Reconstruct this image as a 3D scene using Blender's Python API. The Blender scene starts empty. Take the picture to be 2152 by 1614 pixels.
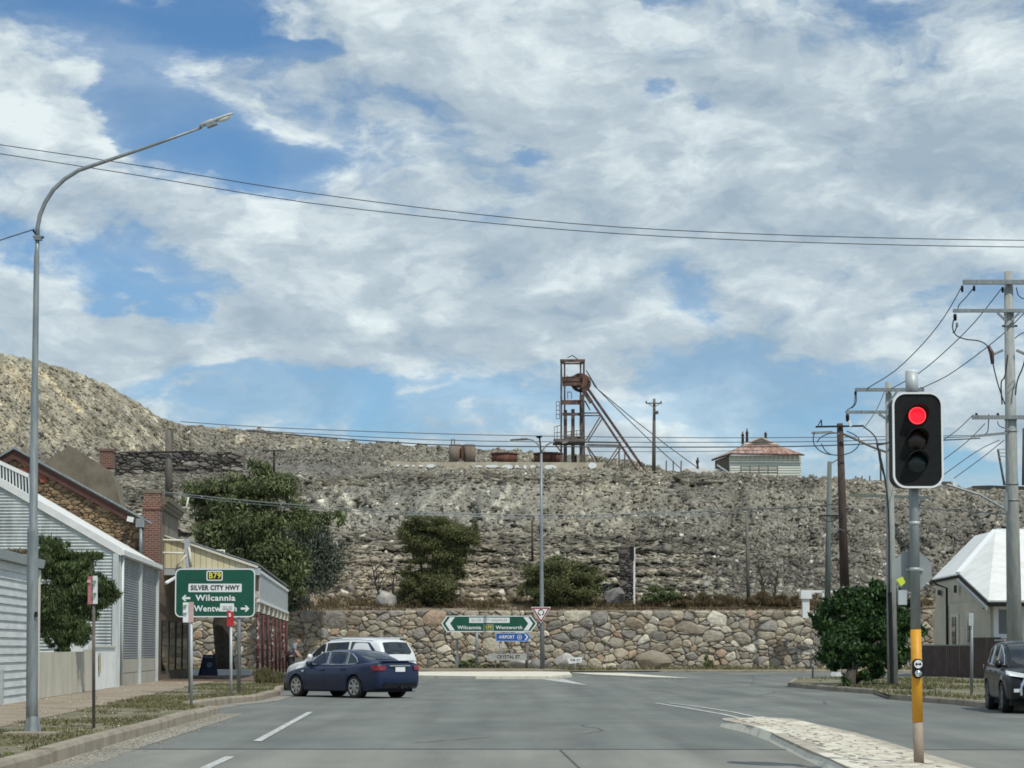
import bpy, bmesh, math, random
import numpy as np
from mathutils import Vector, Matrix
random.seed(7); rng = np.random.default_rng(11)
R = math.radians
sc = bpy.context.scene

# ------------------------------------------------------------------ camera
CAMH, FPX, PITCH, SHIFT = 1.4, 4400.0, R(3.9), 255.0
cam = bpy.data.objects.new('camera', bpy.data.cameras.new('camera'))
sc.collection.objects.link(cam); sc.camera = cam
cam.location = (0, 0, CAMH); cam.rotation_euler = (R(90) + PITCH, 0, 0)
cam.data.sensor_width = 36; cam.data.lens = FPX / 2152 * 36
cam.data.shift_y = SHIFT / 2152; cam.data.clip_start = 0.2; cam.data.clip_end = 9000
sc.render.resolution_x, sc.render.resolution_y = 1024, 768

def ray(px, py):
    x = (px - 1076) / FPX; c = (807 - py + SHIFT) / FPX
    return Vector((x, math.cos(PITCH) - c * math.sin(PITCH), math.sin(PITCH) + c * math.cos(PITCH)))
def P(px, py, d):
    r = ray(px, py); return Vector((0, 0, CAMH)) + r * (d / r.y)
def G(px, py, z=0.0):
    r = ray(px, py); return Vector((0, 0, CAMH)) + r * ((z - CAMH) / r.z)
def S(d): return d / FPX                      # metres per photo pixel at distance d

# ------------------------------------------------------------------ view, sun, sky
sc.view_settings.view_transform = 'Standard'; sc.view_settings.look = 'None'
sc.view_settings.exposure = 0.05; sc.view_settings.gamma = 1.0
sc.view_settings.use_curve_mapping = False
try:
    sc.cycles.use_denoising = True; sc.cycles.max_bounces = 5; sc.cycles.diffuse_bounces = 2
    sc.cycles.transparent_max_bounces = 8; sc.cycles.use_adaptive_sampling = True
    sc.cycles.filter_width = 1.7
except Exception: pass
SUN_EL, SUN_AZ = R(55), R(146)               # azimuth clockwise from +Y: right and a little behind the camera
sd = Vector((math.sin(SUN_AZ) * math.cos(SUN_EL), math.cos(SUN_AZ) * math.cos(SUN_EL), math.sin(SUN_EL)))
sl = bpy.data.lights.new('sun', 'SUN'); sl.energy = 2.7; sl.angle = R(0.6); sl.color = (1, .96, .86)
so = bpy.data.objects.new('sun', sl); so.rotation_euler = sd.to_track_quat('Z', 'Y').to_euler()
sc.collection.objects.link(so)

world = bpy.data.worlds.new('World'); sc.world = world; world.use_nodes = True
NT = world.node_tree; N = NT.nodes; LK = NT.links; N.clear()
def wn(t, **k):
    n = N.new(t)
    for a, b in k.items(): setattr(n, a, b)
    return n
def wm(op, a, b=None, c=None, clamp=False):
    n = wn('ShaderNodeMath', operation=op, use_clamp=clamp)
    for i, v in enumerate((a, b, c)):
        if v is None: continue
        if isinstance(v, (int, float)): n.inputs[i].default_value = v
        else: LK.new(v, n.inputs[i])
    return n.outputs[0]
def wv(op, a, b):
    n = wn('ShaderNodeVectorMath', operation=op)
    for i, v in enumerate((a, b)):
        if isinstance(v, (tuple, list, Vector)): n.inputs[i].default_value = v
        elif v is not None: LK.new(v, n.inputs[i])
    return n
def wsm(x, lo, hi):
    n = wn('ShaderNodeMapRange', interpolation_type='SMOOTHERSTEP'); LK.new(x, n.inputs[0])
    n.inputs[1].default_value = lo; n.inputs[2].default_value = hi; return n.outputs[0]
tc = wn('ShaderNodeTexCoord').outputs['Generated']
sky = wn('ShaderNodeTexSky', sky_type='NISHITA'); sky.sun_disc = False
sky.sun_elevation = SUN_EL; sky.sun_rotation = SUN_AZ; sky.air_density = 1.0; sky.dust_density = 0.3; sky.ozone_density = 3.5
def wnoise(vec, scale, detail, rough, dist=0.0):
    n = wn('ShaderNodeTexNoise'); LK.new(vec, n.inputs['Vector']); n.inputs['Scale'].default_value = scale
    n.inputs['Detail'].default_value = detail; n.inputs['Roughness'].default_value = rough
    n.inputs['Distortion'].default_value = dist; return n
flat = wv('MULTIPLY', tc, (1.0, 1.0, 2.1)).outputs[0]
warpn = wnoise(flat, 8, 6, .6)
warp = wv('SUBTRACT', warpn.outputs['Color'], (.5, .5, .5)).outputs[0]
wsc = wn('ShaderNodeVectorMath', operation='SCALE'); LK.new(warp, wsc.inputs[0]); wsc.inputs['Scale'].default_value = .10
pos = wv('ADD', tc, wsc.outputs[0]).outputs[0]
pf = wv('ADD', flat, wsc.outputs[0]).outputs[0]
def blob_sum(blobs):
    tot = None
    for px, py, rx, ry, s in blobs:
        c = ray(px, py).normalized()
        df = wv('SUBTRACT', pos, c).outputs[0]
        sm = wv('MULTIPLY', df, (FPX / rx, FPX / rx, FPX / ry)).outputs[0]
        ln = wn('ShaderNodeVectorMath', operation='LENGTH'); LK.new(sm, ln.inputs[0])
        g = wn('ShaderNodeMapRange', interpolation_type='SMOOTHSTEP'); LK.new(ln.outputs['Value'], g.inputs[0])
        g.inputs[1].default_value = 1.3; g.inputs[2].default_value = 0.0
        g.inputs[3].default_value = 0.0; g.inputs[4].default_value = s
        tot = g.outputs[0] if tot is None else wm('ADD', tot, g.outputs[0])
    return tot
cover = blob_sum([
    (270, 60, 420, 110, -.13), (310, 240, 170, 130, -.30), (470, 350, 190, 90, -.24), (640, 82, 170, 42, -.22), (330, 590, 260, 55, -.22),
    (530, 480, 110, 110, -.12), (600, 330, 70, 90, -.10), (1395, 30, 60, 42, -.22), (1345, 195, 50, 32, -.22), (1450, 215, 60, 36, -.18), (1260, 340, 260, 90, .14), (1150, 230, 160, 60, .10),
    (1080, 285, 70, 30, -.16), (1495, 655, 75, 45, -.28), (1690, 800, 380, 70, -.20), (700, 850, 700, 55, -.21), (1300, 870, 420, 40, -.15),
    (1780, 900, 260, 60, -.08),
    (90, 250, 150, 110, .30), (200, 285, 75, 90, .24), (560, 520, 110, 85, .26), (440, 848, 110, 28, .24), (890, 835, 90, 26, .20),
    (2020, 880, 240, 80, .26), (100, 680, 520, 130, .14), (250, 450, 420, 75, .10), (1050, 120, 560, 200, .12), (1250, 560, 700, 200, .16),
    (1850, 300, 520, 300, .20), (1000, 700, 900, 110, .13), (820, 430, 300, 160, .08)])
n1 = wnoise(pf, 9.5, 8, .52).outputs['Fac']
n2 = wnoise(pf, 36, 7, .56).outputs['Fac']
nn = wm('ADD', wm('MULTIPLY', n1, .62), wm('MULTIPLY', n2, .38))
field = wm('ADD', wm('ADD', nn, cover), .035)
dens0 = wsm(field, .405, .63)
# thin high veil, thicker low down
sepz = wn('ShaderNodeSeparateXYZ'); LK.new(tc, sepz.inputs[0])
vlow = wn('ShaderNodeMapRange'); LK.new(sepz.outputs[2], vlow.inputs[0]); vlow.inputs[1].default_value = .02; vlow.inputs[2].default_value = .22; vlow.inputs[3].default_value = .62; vlow.inputs[4].default_value = .32
vst = wv('MULTIPLY', pf, (1.0, 1.0, 1.6)).outputs[0]
veil = wm('MULTIPLY', wsm(wnoise(vst, 5.0, 6, .5).outputs['Fac'], .28, .60), vlow.outputs[0])
dens = wm('ADD', dens0, wm('MULTIPLY', veil, wm('SUBTRACT', 1.0, dens0)))
# puffy shading of the clouds: thickness towards the light against thickness here
lit = wv('ADD', pf, (.012, -.004, .034)).outputs[0]
m1 = wnoise(lit, 9.5, 8, .52).outputs['Fac']; m2 = wnoise(lit, 36, 7, .56).outputs['Fac']
mm = wm('ADD', wm('MULTIPLY', m1, .62), wm('MULTIPLY', m2, .38))
rim = wm('MULTIPLY', wm('SUBTRACT', nn, mm), 3.0)
bright = blob_sum([(80, 240, 150, 100, .55), (205, 280, 70, 85, .5), (570, 500, 95, 95, .45), (1040, 400, 90, 45, .22), (1430, 340, 80, 45, .28),
    (1310, 545, 260, 55, .26), (1550, 290, 260, 60, .18), (1230, 50, 240, 70, .22), (980, 130, 420, 60, .14), (2030, 880, 220, 70, .30), (60, 600, 220, 60, .25),
    (860, 660, 340, 40, .16), (440, 850, 90, 24, .25), (700, 330, 200, 70, .14), (2090, 60, 200, 120, .12),
    (1930, 320, 300, 130, -.30), (1640, 110, 240, 90, -.22), (820, 530, 330, 60, -.16), (1780, 470, 420, 70, -.15), (1150, 720, 700, 60, -.12), (300, 650, 300, 40, -.1),
    (1250, 440, 200, 60, -.12)])
shade = wm('ADD', wm('ADD', rim, bright), .43, clamp=True)
cr = wn('ShaderNodeValToRGB'); LK.new(shade, cr.inputs[0])
cr.color_ramp.elements[0].position = 0.0; cr.color_ramp.elements[0].color = (.36, .455, .53, 1)
cr.color_ramp.elements[1].position = 1.0; cr.color_ramp.elements[1].color = (.80, .885, .89, 1)
e = cr.color_ramp.elements.new(.45); e.color = (.50, .59, .645, 1)
csc = wn('ShaderNodeVectorMath', operation='SCALE'); LK.new(cr.outputs[0], csc.inputs[0]); csc.inputs['Scale'].default_value = 1 / .10
ssc = wv('MULTIPLY', sky.outputs[0], (.62, .87, 1.02))
mixn = wn('ShaderNodeMix', data_type='RGBA'); LK.new(wm('MULTIPLY', dens, .94), mixn.inputs[0])
LK.new(ssc.outputs[0], mixn.inputs[6]); LK.new(csc.outputs[0], mixn.inputs[7])
bg = wn('ShaderNodeBackground'); LK.new(mixn.outputs[2], bg.inputs[0]); bg.inputs[1].default_value = 0.10
LK.new(bg.outputs[0], wn('ShaderNodeOutputWorld').inputs[0])

# ------------------------------------------------------------------ materials
def mat(name, c1, c2=None, scale=1.0, rough=.8, metal=0.0, bump=0.0, bscale=None, coat=0.0, coords='obj', stretch=(1, 1, 1), c3=None, emit=None, detail=6, lo=.35, hi=.65, spec=.5):
    m = bpy.data.materials.new(name); m.use_nodes = True; nt = m.node_tree; b = nt.nodes['Principled BSDF']; l = nt.links
    b.inputs['Roughness'].default_value = rough; b.inputs['Metallic'].default_value = metal
    b.inputs['Base Color'].default_value = (*c1, 1); b.inputs['Specular IOR Level'].default_value = spec
    if coat: b.inputs['Coat Weight'].default_value = coat; b.inputs['Coat Roughness'].default_value = .06
    if emit: b.inputs['Emission Color'].default_value = (*emit[0], 1); b.inputs['Emission Strength'].default_value = emit[1]
    if c2 is not None or bump:
        g = nt.nodes.new('ShaderNodeNewGeometry'); mp = nt.nodes.new('ShaderNodeVectorMath'); mp.operation = 'MULTIPLY'
        l.new(g.outputs['Position'], mp.inputs[0]); mp.inputs[1].default_value = stretch
    if c2 is not None:
        n = nt.nodes.new('ShaderNodeTexNoise'); l.new(mp.outputs[0], n.inputs['Vector']); n.inputs['Scale'].default_value = scale
        n.inputs['Detail'].default_value = detail; n.inputs['Roughness'].default_value = .62
        r = nt.nodes.new('ShaderNodeValToRGB'); l.new(n.outputs['Fac'], r.inputs[0])
        r.color_ramp.elements[0].position = lo; r.color_ramp.elements[0].color = (*c1, 1)
        r.color_ramp.elements[1].position = hi; r.color_ramp.elements[1].color = (*c2, 1)
        if c3: e = r.color_ramp.elements.new((lo + hi) / 2); e.color = (*c3, 1)
        l.new(r.outputs[0], b.inputs['Base Color'])
    if bump:
        n2 = nt.nodes.new('ShaderNodeTexNoise'); l.new(mp.outputs[0], n2.inputs['Vector']); n2.inputs['Scale'].default_value = bscale or scale * 5
        n2.inputs['Detail'].default_value = 5
        bp = nt.nodes.new('ShaderNodeBump'); bp.inputs['Strength'].default_value = bump; bp.inputs['Distance'].default_value = .02
        l.new(n2.outputs['Fac'], bp.inputs['Height']); l.new(bp.outputs[0], b.inputs['Normal'])
    return m
def random_mat(name, cols, rough=.85, nscale=9, namp=.35, bump=.4, translucent=0.0, attr=None):
    """colour picked per object and per loose piece, mottled by noise"""
    m = bpy.data.materials.new(name); m.use_nodes = True; nt = m.node_tree; b = nt.nodes['Principled BSDF']; l = nt.links
    b.inputs['Roughness'].default_value = rough; b.inputs['Specular IOR Level'].default_value = .3
    g = nt.nodes.new('ShaderNodeNewGeometry'); oi = nt.nodes.new('ShaderNodeObjectInfo')
    ad = nt.nodes.new('ShaderNodeMath'); l.new(g.outputs['Random Per Island'], ad.inputs[0]); l.new(oi.outputs['Random'], ad.inputs[1])
    fr = nt.nodes.new('ShaderNodeMath'); fr.operation = 'FRACT'; l.new(ad.outputs[0], fr.inputs[0])
    r = nt.nodes.new('ShaderNodeValToRGB'); l.new(fr.outputs[0], r.inputs[0]); r.color_ramp.interpolation = 'CONSTANT' if len(cols) > 3 else 'LINEAR'
    els = r.color_ramp.elements
    while len(els) < len(cols): els.new(.5)
    for i, c in enumerate(cols): els[i].position = i / len(cols) if len(cols) > 3 else i / (len(cols) - 1); els[i].color = (*c, 1)
    col = r.outputs[0]
    if attr:
        at = nt.nodes.new('ShaderNodeAttribute'); at.attribute_name = attr
        mx = nt.nodes.new('ShaderNodeMix'); mx.data_type = 'RGBA'; mx.blend_type = 'MULTIPLY'; mx.inputs[0].default_value = 1
        l.new(at.outputs['Color'], mx.inputs[6]); l.new(col, mx.inputs[7]); col = mx.outputs[2]
    if namp:
        n = nt.nodes.new('ShaderNodeTexNoise'); l.new(g.outputs['Position'], n.inputs['Vector']); n.inputs['Scale'].default_value = nscale
        n.inputs['Detail'].default_value = 6
        mr = nt.nodes.new('ShaderNodeMapRange'); l.new(n.outputs['Fac'], mr.inputs[0]); mr.inputs[1].default_value = .3; mr.inputs[2].default_value = .7
        mr.inputs[3].default_value = 1 - namp; mr.inputs[4].default_value = 1 + namp
        vm = nt.nodes.new('ShaderNodeVectorMath'); vm.operation = 'SCALE'; l.new(col, vm.inputs[0]); l.new(mr.outputs[0], vm.inputs['Scale'])
        col = vm.outputs[0]
        if bump:
            bp = nt.nodes.new('ShaderNodeBump'); bp.inputs['Strength'].default_value = bump; bp.inputs['Distance'].default_value = .04
            l.new(n.outputs['Fac'], bp.inputs['Height']); l.new(bp.outputs[0], b.inputs['Normal'])
    l.new(col, b.inputs['Base Color'])
    if translucent:
        t = nt.nodes.new('ShaderNodeBsdfTranslucent'); l.new(col, t.inputs[0]); mx = nt.nodes.new('ShaderNodeMixShader')
        mx.inputs[0].default_value = translucent; l.new(b.outputs[0], mx.inputs[1]); l.new(t.outputs[0], mx.inputs[2])
        l.new(mx.outputs[0], nt.nodes['Material Output'].inputs[0])
    return m
M = {}
M['asphalt'] = None
M['galv'] = mat('galvanised_steel', (.20, .23, .24), (.31, .34, .34), 3, .5, .35, stretch=(4, 4, .8))
M['galv_light'] = mat('light_galvanised_steel', (.40, .44, .45), (.52, .55, .55), 3, .5, .2, stretch=(4, 4, .8))
M['pole_concrete'] = mat('pole_concrete', (.29, .31, .295), (.40, .415, .395), 2.5, .9, stretch=(5, 5, 1.0), bump=.3, bscale=30)
M['wood_brown'] = mat('brown_pole_timber', (.045, .030, .024), (.095, .064, .050), 2.5, .85, stretch=(9, 9, .6))
M['wood_grey'] = mat('weathered_pole_timber', (.10, .095, .08), (.20, .185, .155), 2.5, .9, stretch=(9, 9, .6))
M['wood_green'] = mat('treated_green_timber', (.11, .135, .12), (.18, .21, .19), 2.5, .9, stretch=(9, 9, .6))
M['black'] = mat('black_plastic', (.006, .007, .007), (.011, .012, .012), 20, .6, spec=.25)
M['blackmatt'] = mat('matt_black', (.012, .012, .013), rough=.9)
M['wire'] = mat('black_cable', (.03, .033, .04), rough=.6)
M['wire_grey'] = mat('grey_cable', (.10, .115, .13), rough=.6)
M['white'] = mat('white_paint', (.66, .68, .67), (.78, .79, .77), 2, .55)
M['white_clean'] = mat('white_retroreflective', (.80, .82, .82), rough=.5)
M['roofwhite'] = mat('white_roof_metal', (.66, .66, .61), (.84, .84, .80), 1.2, .5, stretch=(1, 1, .5), lo=.25, hi=.55)
M['green'] = mat('sign_green', (.004, .075, .045), (.006, .095, .055), 2, .4)
M['blue'] = mat('sign_blue', (.015, .085, .36), (.02, .11, .42), 3, .4)
M['red'] = mat('sign_red', (.45, .02, .025), (.55, .03, .035), 4, .4)
M['faded_red'] = mat('faded_sign_red', (.36, .11, .12), (.46, .19, .19), 6, .5)
M['pink'] = mat('faded_sign_pink', (.55, .36, .35), (.66, .48, .46), 8, .5)
M['yellow'] = mat('sign_yellow', (.75, .70, .10), rough=.4)
M['orange'] = mat('orange_pole_sleeve', (.62, .27, .012), (.72, .35, .02), 4, .5)
M['beige'] = mat('beige_pole_sleeve', (.30, .235, .18), (.40, .33, .26), 5, .7)
M['steelrust'] = mat('rusty_painted_steel', (.050, .033, .029), (.18, .11, .088), 1.6, .8, c3=(.10, .060, .050), bump=.2)
M['steelgrey'] = mat('grey_weathered_steel', (.07, .07, .068), (.20, .16, .13), 1.8, .8)
M['rust'] = mat('rusted_sheet', (.07, .03, .022), (.20, .09, .06), 2, .9, stretch=(1, 1, .3))
M['wallstone'] = random_mat('fieldstone', [(.40, .35, .265), (.30, .265, .205), (.48, .44, .345), (.25, .235, .205), (.40, .30, .215), (.35, .315, .25), (.60, .56, .46), (.33, .27, .20), (.30, .28, .245), (.44, .385, .29), (.36, .33, .265), (.28, .24, .185)], nscale=4, namp=.25)
M['stonedark'] = mat('mortar_earth', (.11, .098, .078), (.18, .16, .125), 3, .95)
M['ironstone'] = random_mat('tan_sandstone', [(.30, .21, .125), (.22, .15, .092), (.36, .26, .155), (.17, .12, .08), (.33, .225, .12), (.26, .19, .125)], nscale=6, namp=.25)
M['mortar_tan'] = mat('tan_mortar', (.26, .19, .12), (.34, .255, .165), 5, .95)
M['render_tan'] = mat('old_lime_render', (.15, .125, .09), (.25, .215, .16), 1.0, .95, c3=(.20, .17, .125), bump=.3)
M['corr'] = mat('corrugated_white_iron', (.34, .36, .345), (.64, .68, .67), 1.3, .5, .1, stretch=(2.2, 2.2, .4), detail=10, lo=.22, hi=.55)
M['corr_grey'] = mat('corrugated_grey_iron', (.24, .265, .28), (.33, .355, .365), 1.0, .5, .15)
M['boardwhite'] = mat('flaking_white_boards', (.52, .55, .54), (.68, .71, .69), 2.2, .7, stretch=(1, .5, 3), bump=.25)
M['cream'] = mat('cream_boards', (.64, .56, .35), (.72, .65, .44), 1.5, .7, stretch=(1, 1, .4))
M['creamtrim'] = mat('cream_trim', (.66, .63, .52), (.72, .70, .60), 3, .6)
M['fence_cream'] = mat('cream_fence_sheet', (.42, .40, .32), (.53, .51, .43), 1.2, .6, stretch=(1, 1, .3))
M['concrete'] = mat('kerb_concrete', (.25, .21, .155), (.38, .335, .26), 2.2, .9, c3=(.32, .275, .21), bump=.4, bscale=18)
M['concrete_pale'] = mat('plinth_concrete', (.36, .34, .28), (.45, .43, .37), 1.5, .9)
M['paintkerb'] = mat('worn_white_kerb_paint', (.50, .46, .37), (.74, .70, .58), 2.6, .85, bump=.3, bscale=25, lo=.30, hi=.5)
M['linepaint'] = mat('road_line_paint', (.22, .23, .22), (.62, .63, .60), 9, .8, lo=.36, hi=.56)
M['maroon'] = mat('maroon_post_paint', (.075, .014, .015), (.12, .03, .028), 4, .6, lo=.4, hi=.7)
M['peel'] = mat('peeling_post_paint', (.09, .02, .02), (.45, .42, .38), 7, .8, lo=.52, hi=.60)
M['glassdark'] = mat('dark_glass', (.02, .026, .028), rough=.04, spec=1.0)
M['tyre'] = mat('tyre_rubber', (.02, .02, .021), rough=.85)
M['alloy'] = mat('alloy_wheel', (.52, .53, .54), rough=.3, metal=.7)
M['carblue'] = mat('navy_car_paint', (.004, .013, .050), rough=.38, coat=.3)
M['carwhite'] = mat('white_car_paint', (.78, .80, .81), rough=.3, coat=.6)
M['carblack'] = mat('black_car_paint', (.004, .006, .0065), rough=.35, coat=.25)
M['chrome'] = mat('chrome', (.75, .76, .78), rough=.15, metal=1.0)
M['taillight'] = mat('red_tail_lens', (.20, .012, .018), rough=.15, coat=.6)
M['bark'] = mat('dark_bark', (.035, .028, .022), (.09, .075, .06), 6, .95, stretch=(3, 3, .8))
M['bark_pale'] = mat('pale_gum_bark', (.26, .24, .20), (.42, .39, .34), 5, .9, stretch=(3, 3, .8))
M['leaf_olive'] = random_mat('olive_foliage', [(.075, .085, .034), (.13, .145, .058), (.22, .23, .105)], rough=.65, nscale=.9, namp=.35, bump=0, translucent=.25)
M['leaf_gum'] = random_mat('gum_foliage', [(.075, .098, .042), (.135, .165, .070), (.225, .255, .120)], rough=.6, nscale=.8, namp=.4, bump=0, translucent=.25)
M['leaf_grey'] = random_mat('grey_green_foliage', [(.055, .070, .052), (.10, .12, .09), (.17, .19, .145)], rough=.7, nscale=.8, namp=.3, bump=0, translucent=.2)
M['leaf_dark'] = random_mat('deep_green_foliage', [(.016, .042, .013), (.038, .082, .024), (.085, .155, .045)], rough=.4, nscale=1.2, namp=.3, bump=0, translucent=.25)
M['leaf_shrub'] = random_mat('pepper_shrub_foliage', [(.045, .065, .028), (.085, .12, .045), (.15, .20, .075)], rough=.5, nscale=1.2, namp=.35, bump=0, translucent=.25)
M['grass'] = random_mat('dry_green_grass', [(.10, .11, .045), (.17, .165, .075), (.27, .24, .13)], rough=.8, nscale=.7, namp=.35, bump=0, translucent=.2)
M['drygrass'] = random_mat('brown_dry_grass', [(.085, .062, .035), (.14, .10, .055), (.20, .16, .09)], rough=.85, nscale=.7, namp=.3, bump=0, translucent=.15)
M['rock'] = random_mat('mine_rubble_rock', [(.62, .62, .62), (.92, .90, .88), (.42, .42, .42), (1.15, 1.13, 1.1), (.75, .74, .73), (1.0, .96, .9), (.55, .54, .53), (1.5, 1.5, 1.45), (.85, .82, .78)], nscale=3, namp=.3, attr='tint')

# ------------------------------------------------------------------ mesh helpers
col = sc.collection
wloc = {}
def np_mesh(name, V, Fc, smooth=False):
    me = bpy.data.meshes.new(name); V = np.asarray(V, np.float32); Fc = np.asarray(Fc, np.int32); k = Fc.shape[1]
    me.vertices.add(len(V)); me.vertices.foreach_set('co', V.ravel())
    me.loops.add(Fc.size); me.loops.foreach_set('vertex_index', Fc.ravel())
    me.polygons.add(len(Fc)); me.polygons.foreach_set('loop_start', np.arange(0, Fc.size, k, dtype=np.int32))
    me.polygons.foreach_set('loop_total', np.full(len(Fc), k, np.int32))
    me.update(calc_edges=True); me.validate()
    if smooth: me.polygons.foreach_set('use_smooth', np.ones(len(me.polygons), bool))
    return me
def tag(o, label=None, cat=None, group=None, kind=None):
    if label: o['label'] = label
    if cat: o['category'] = cat
    if group: o['group'] = group
    if kind: o['kind'] = kind
    return o
def thing(name, loc, label=None, cat=None, group=None, kind=None, rz=0.0, local=False):
    o = bpy.data.objects.new(name, None); o.empty_display_size = .2; col.objects.link(o)
    o.location = loc; o.rotation_euler = (0, 0, rz)
    wloc[o.name] = Vector((0, 0, 0)) if local else Vector(loc)
    return tag(o, label, cat, group, kind)
def link_mesh(name, me, m, parent=None, origin=(0, 0, 0)):
    o = bpy.data.objects.new(name, me); col.objects.link(o)
    if m is not None and len(me.materials) == 0: me.materials.append(m)
    o.location = origin
    wloc[o.name] = Vector(origin)
    if parent is not None:
        o.parent = parent; o.location = Vector(origin) - wloc[parent.name]
    return o
class MB:
    def __init__(s): s.v = []; s.f = []; s.smooth = False
    def add(s, vs, fs):
        b = len(s.v); s.v += [tuple(v) for v in vs]; s.f += [tuple(i + b for i in f) for f in fs]; return s
    def poly(s, pts): return s.add(pts, [tuple(range(len(pts)))])
    def box(s, c, d, M4=None):
        x, y, z = [a / 2 for a in d]; c = Vector(c)
        vs = [Vector((sx * x, sy * y, sz * z)) for sx in (-1, 1) for sy in (-1, 1) for sz in (-1, 1)]
        if M4 is not None: vs = [M4 @ v for v in vs]
        return s.add([c + v for v in vs], [(0, 1, 3, 2), (4, 6, 7, 5), (0, 4, 5, 1), (2, 3, 7, 6), (0, 2, 6, 4), (1, 5, 7, 3)])
    def beam(s, p, q, w, h=None):
        p, q = Vector(p), Vector(q); h = h or w; d = q - p
        if d.length < 1e-6: return s
        return s.box((p + q) / 2, (w, h, d.length), d.to_track_quat('Z', 'Y').to_matrix())
    def tube(s, pts, r, n=10, cap=True):
        pts = [Vector(p) for p in pts]; rs = r if isinstance(r, (list, tuple)) else [r] * len(pts)
        vs = []; fs = []; prev = None
        for i, p in enumerate(pts):
            t = (pts[min(i + 1, len(pts) - 1)] - pts[max(i - 1, 0)])
            if t.length < 1e-9: t = Vector((0, 0, 1))
            t.normalize()
            if prev is None: a = t.orthogonal().normalized()
            else:
                a = prev - t * prev.dot(t); a = a.normalized() if a.length > 1e-6 else t.orthogonal().normalized()
            prev = a; b = t.cross(a)
            for k in range(n):
                an = 2 * math.pi * k / n; vs.append(p + (a * math.cos(an) + b * math.sin(an)) * rs[i])
        for i in range(len(pts) - 1):
            for k in range(n):
                k2 = (k + 1) % n; fs.append((i * n + k, i * n + k2, (i + 1) * n + k2, (i + 1) * n + k))
        if cap: fs += [tuple(range(n))[::-1], tuple((len(pts) - 1) * n + k for k in range(n))]
        return s.add(vs, fs)
    def prism(s, pts, off):
        """closed 3D outline pushed along off"""
        pts = [Vector(p) for p in pts]; off = Vector(off); n = len(pts)
        return s.add(pts + [p + off for p in pts], [tuple(range(n))[::-1], tuple(range(n, 2 * n))] + [(i, (i + 1) % n, n + (i + 1) % n, n + i) for i in range(n)])
    def ring(s, outer, inner, off):
        outer = [Vector(p) for p in outer]; inner = [Vector(p) for p in inner]; off = Vector(off); n = len(outer)
        vs = outer + inner + [p + off for p in outer] + [p + off for p in inner]; fs = []
        for i in range(n):
            j = (i + 1) % n
            fs += [(i, j, n + j, n + i), (2 * n + i, 3 * n + i, 3 * n + j, 2 * n + j), (i, 2 * n + i, 2 * n + j, j), (n + i, n + j, 3 * n + j, 3 * n + i)]
        return s.add(vs, fs)
    def build(s, name, m, parent=None, label=None, cat=None, group=None, kind=None, origin=None):
        me = bpy.data.meshes.new(name)
        V = np.array(s.v, float)
        if origin is None:
            mn, mx = V.min(0), V.max(0); origin = ((mn[0] + mx[0]) / 2, (mn[1] + mx[1]) / 2, mn[2])
        o3 = np.array(origin, float)
        me.from_pydata((V - o3).tolist(), [], s.f); me.validate()
        bm = bmesh.new(); bm.from_mesh(me); bmesh.ops.recalc_face_normals(bm, faces=bm.faces); bm.to_mesh(me); bm.free()
        if s.smooth: me.polygons.foreach_set('use_smooth', np.ones(len(me.polygons), bool))
        return tag(link_mesh(name, me, m, parent, origin), label, cat, group, kind)
def mb(smooth=False): q = MB(); q.smooth = smooth; return q
def rrect(w, h, r, n=6):
    pts = []
    for cx, cz, a0 in ((w / 2 - r, h / 2 - r, 0), (-w / 2 + r, h / 2 - r, 90), (-w / 2 + r, -h / 2 + r, 180), (w / 2 - r, -h / 2 + r, 270)):
        for k in range(n + 1):
            a = R(a0 + 90 * k / n); pts.append((cx + r * math.cos(a), cz + r * math.sin(a)))
    return pts
def circ(r, n=24): return [(r * math.cos(2 * math.pi * k / n), r * math.sin(2 * math.pi * k / n)) for k in range(n)]
def at(c, pts, dy=0.0): return [Vector((c[0] + x, c[1] + dy, c[2] + z)) for x, z in pts]
def lettering(body, c, size, m, parent, name='lettering', width=None, off=.0, rotz=0.0, tilt=0.0, depth=.003, spacing=1.0):
    cu = bpy.data.curves.new(name, 'FONT'); cu.body = body; cu.size = size; cu.align_x = 'CENTER'; cu.align_y = 'CENTER'
    cu.extrude = depth; cu.offset = off; cu.resolution_u = 3; cu.space_character = spacing
    tmp = bpy.data.objects.new('tmp', cu); col.objects.link(tmp); bpy.context.view_layer.update()
    me = bpy.data.meshes.new_from_object(tmp.evaluated_get(bpy.context.evaluated_depsgraph_get())); me.name = name
    bpy.data.objects.remove(tmp)
    if width:
        V = np.zeros(len(me.vertices) * 3); me.vertices.foreach_get('co', V); V = V.reshape(-1, 3); w = np.ptp(V[:, 0])
        V[:, 0] *= width / w; me.vertices.foreach_set('co', V.ravel())
    me.materials.clear()
    o = link_mesh(name, me, m, parent, c); o.rotation_euler = (R(90), tilt, rotz); return o

def vnoise(x, y, seed=0):
    x = np.asarray(x, float); y = np.asarray(y, float)
    xi = np.floor(x).astype(int); yi = np.floor(y).astype(int); fx = x - xi; fy = y - yi
    fx = fx * fx * (3 - 2 * fx); fy = fy * fy * (3 - 2 * fy)
    def h(a, b):
        n = (a * 374761393 + b * 668265263 + seed * 974634777) & 0xffffffff
        n = ((n ^ (n >> 13)) * 1274126177) & 0xffffffff
        return ((n ^ (n >> 16)) & 0xffff) / 65535.0
    return (h(xi, yi) * (1 - fx) + h(xi + 1, yi) * fx) * (1 - fy) + (h(xi, yi + 1) * (1 - fx) + h(xi + 1, yi + 1) * fx) * fy
def fbm(x, y, seed=0, o=4):
    t = 0; a = .5; s = 0
    for k in range(o): t = t + a * vnoise(x * 2 ** k, y * 2 ** k, seed + k); s += a; a *= .55
    return t / s - .5

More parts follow.
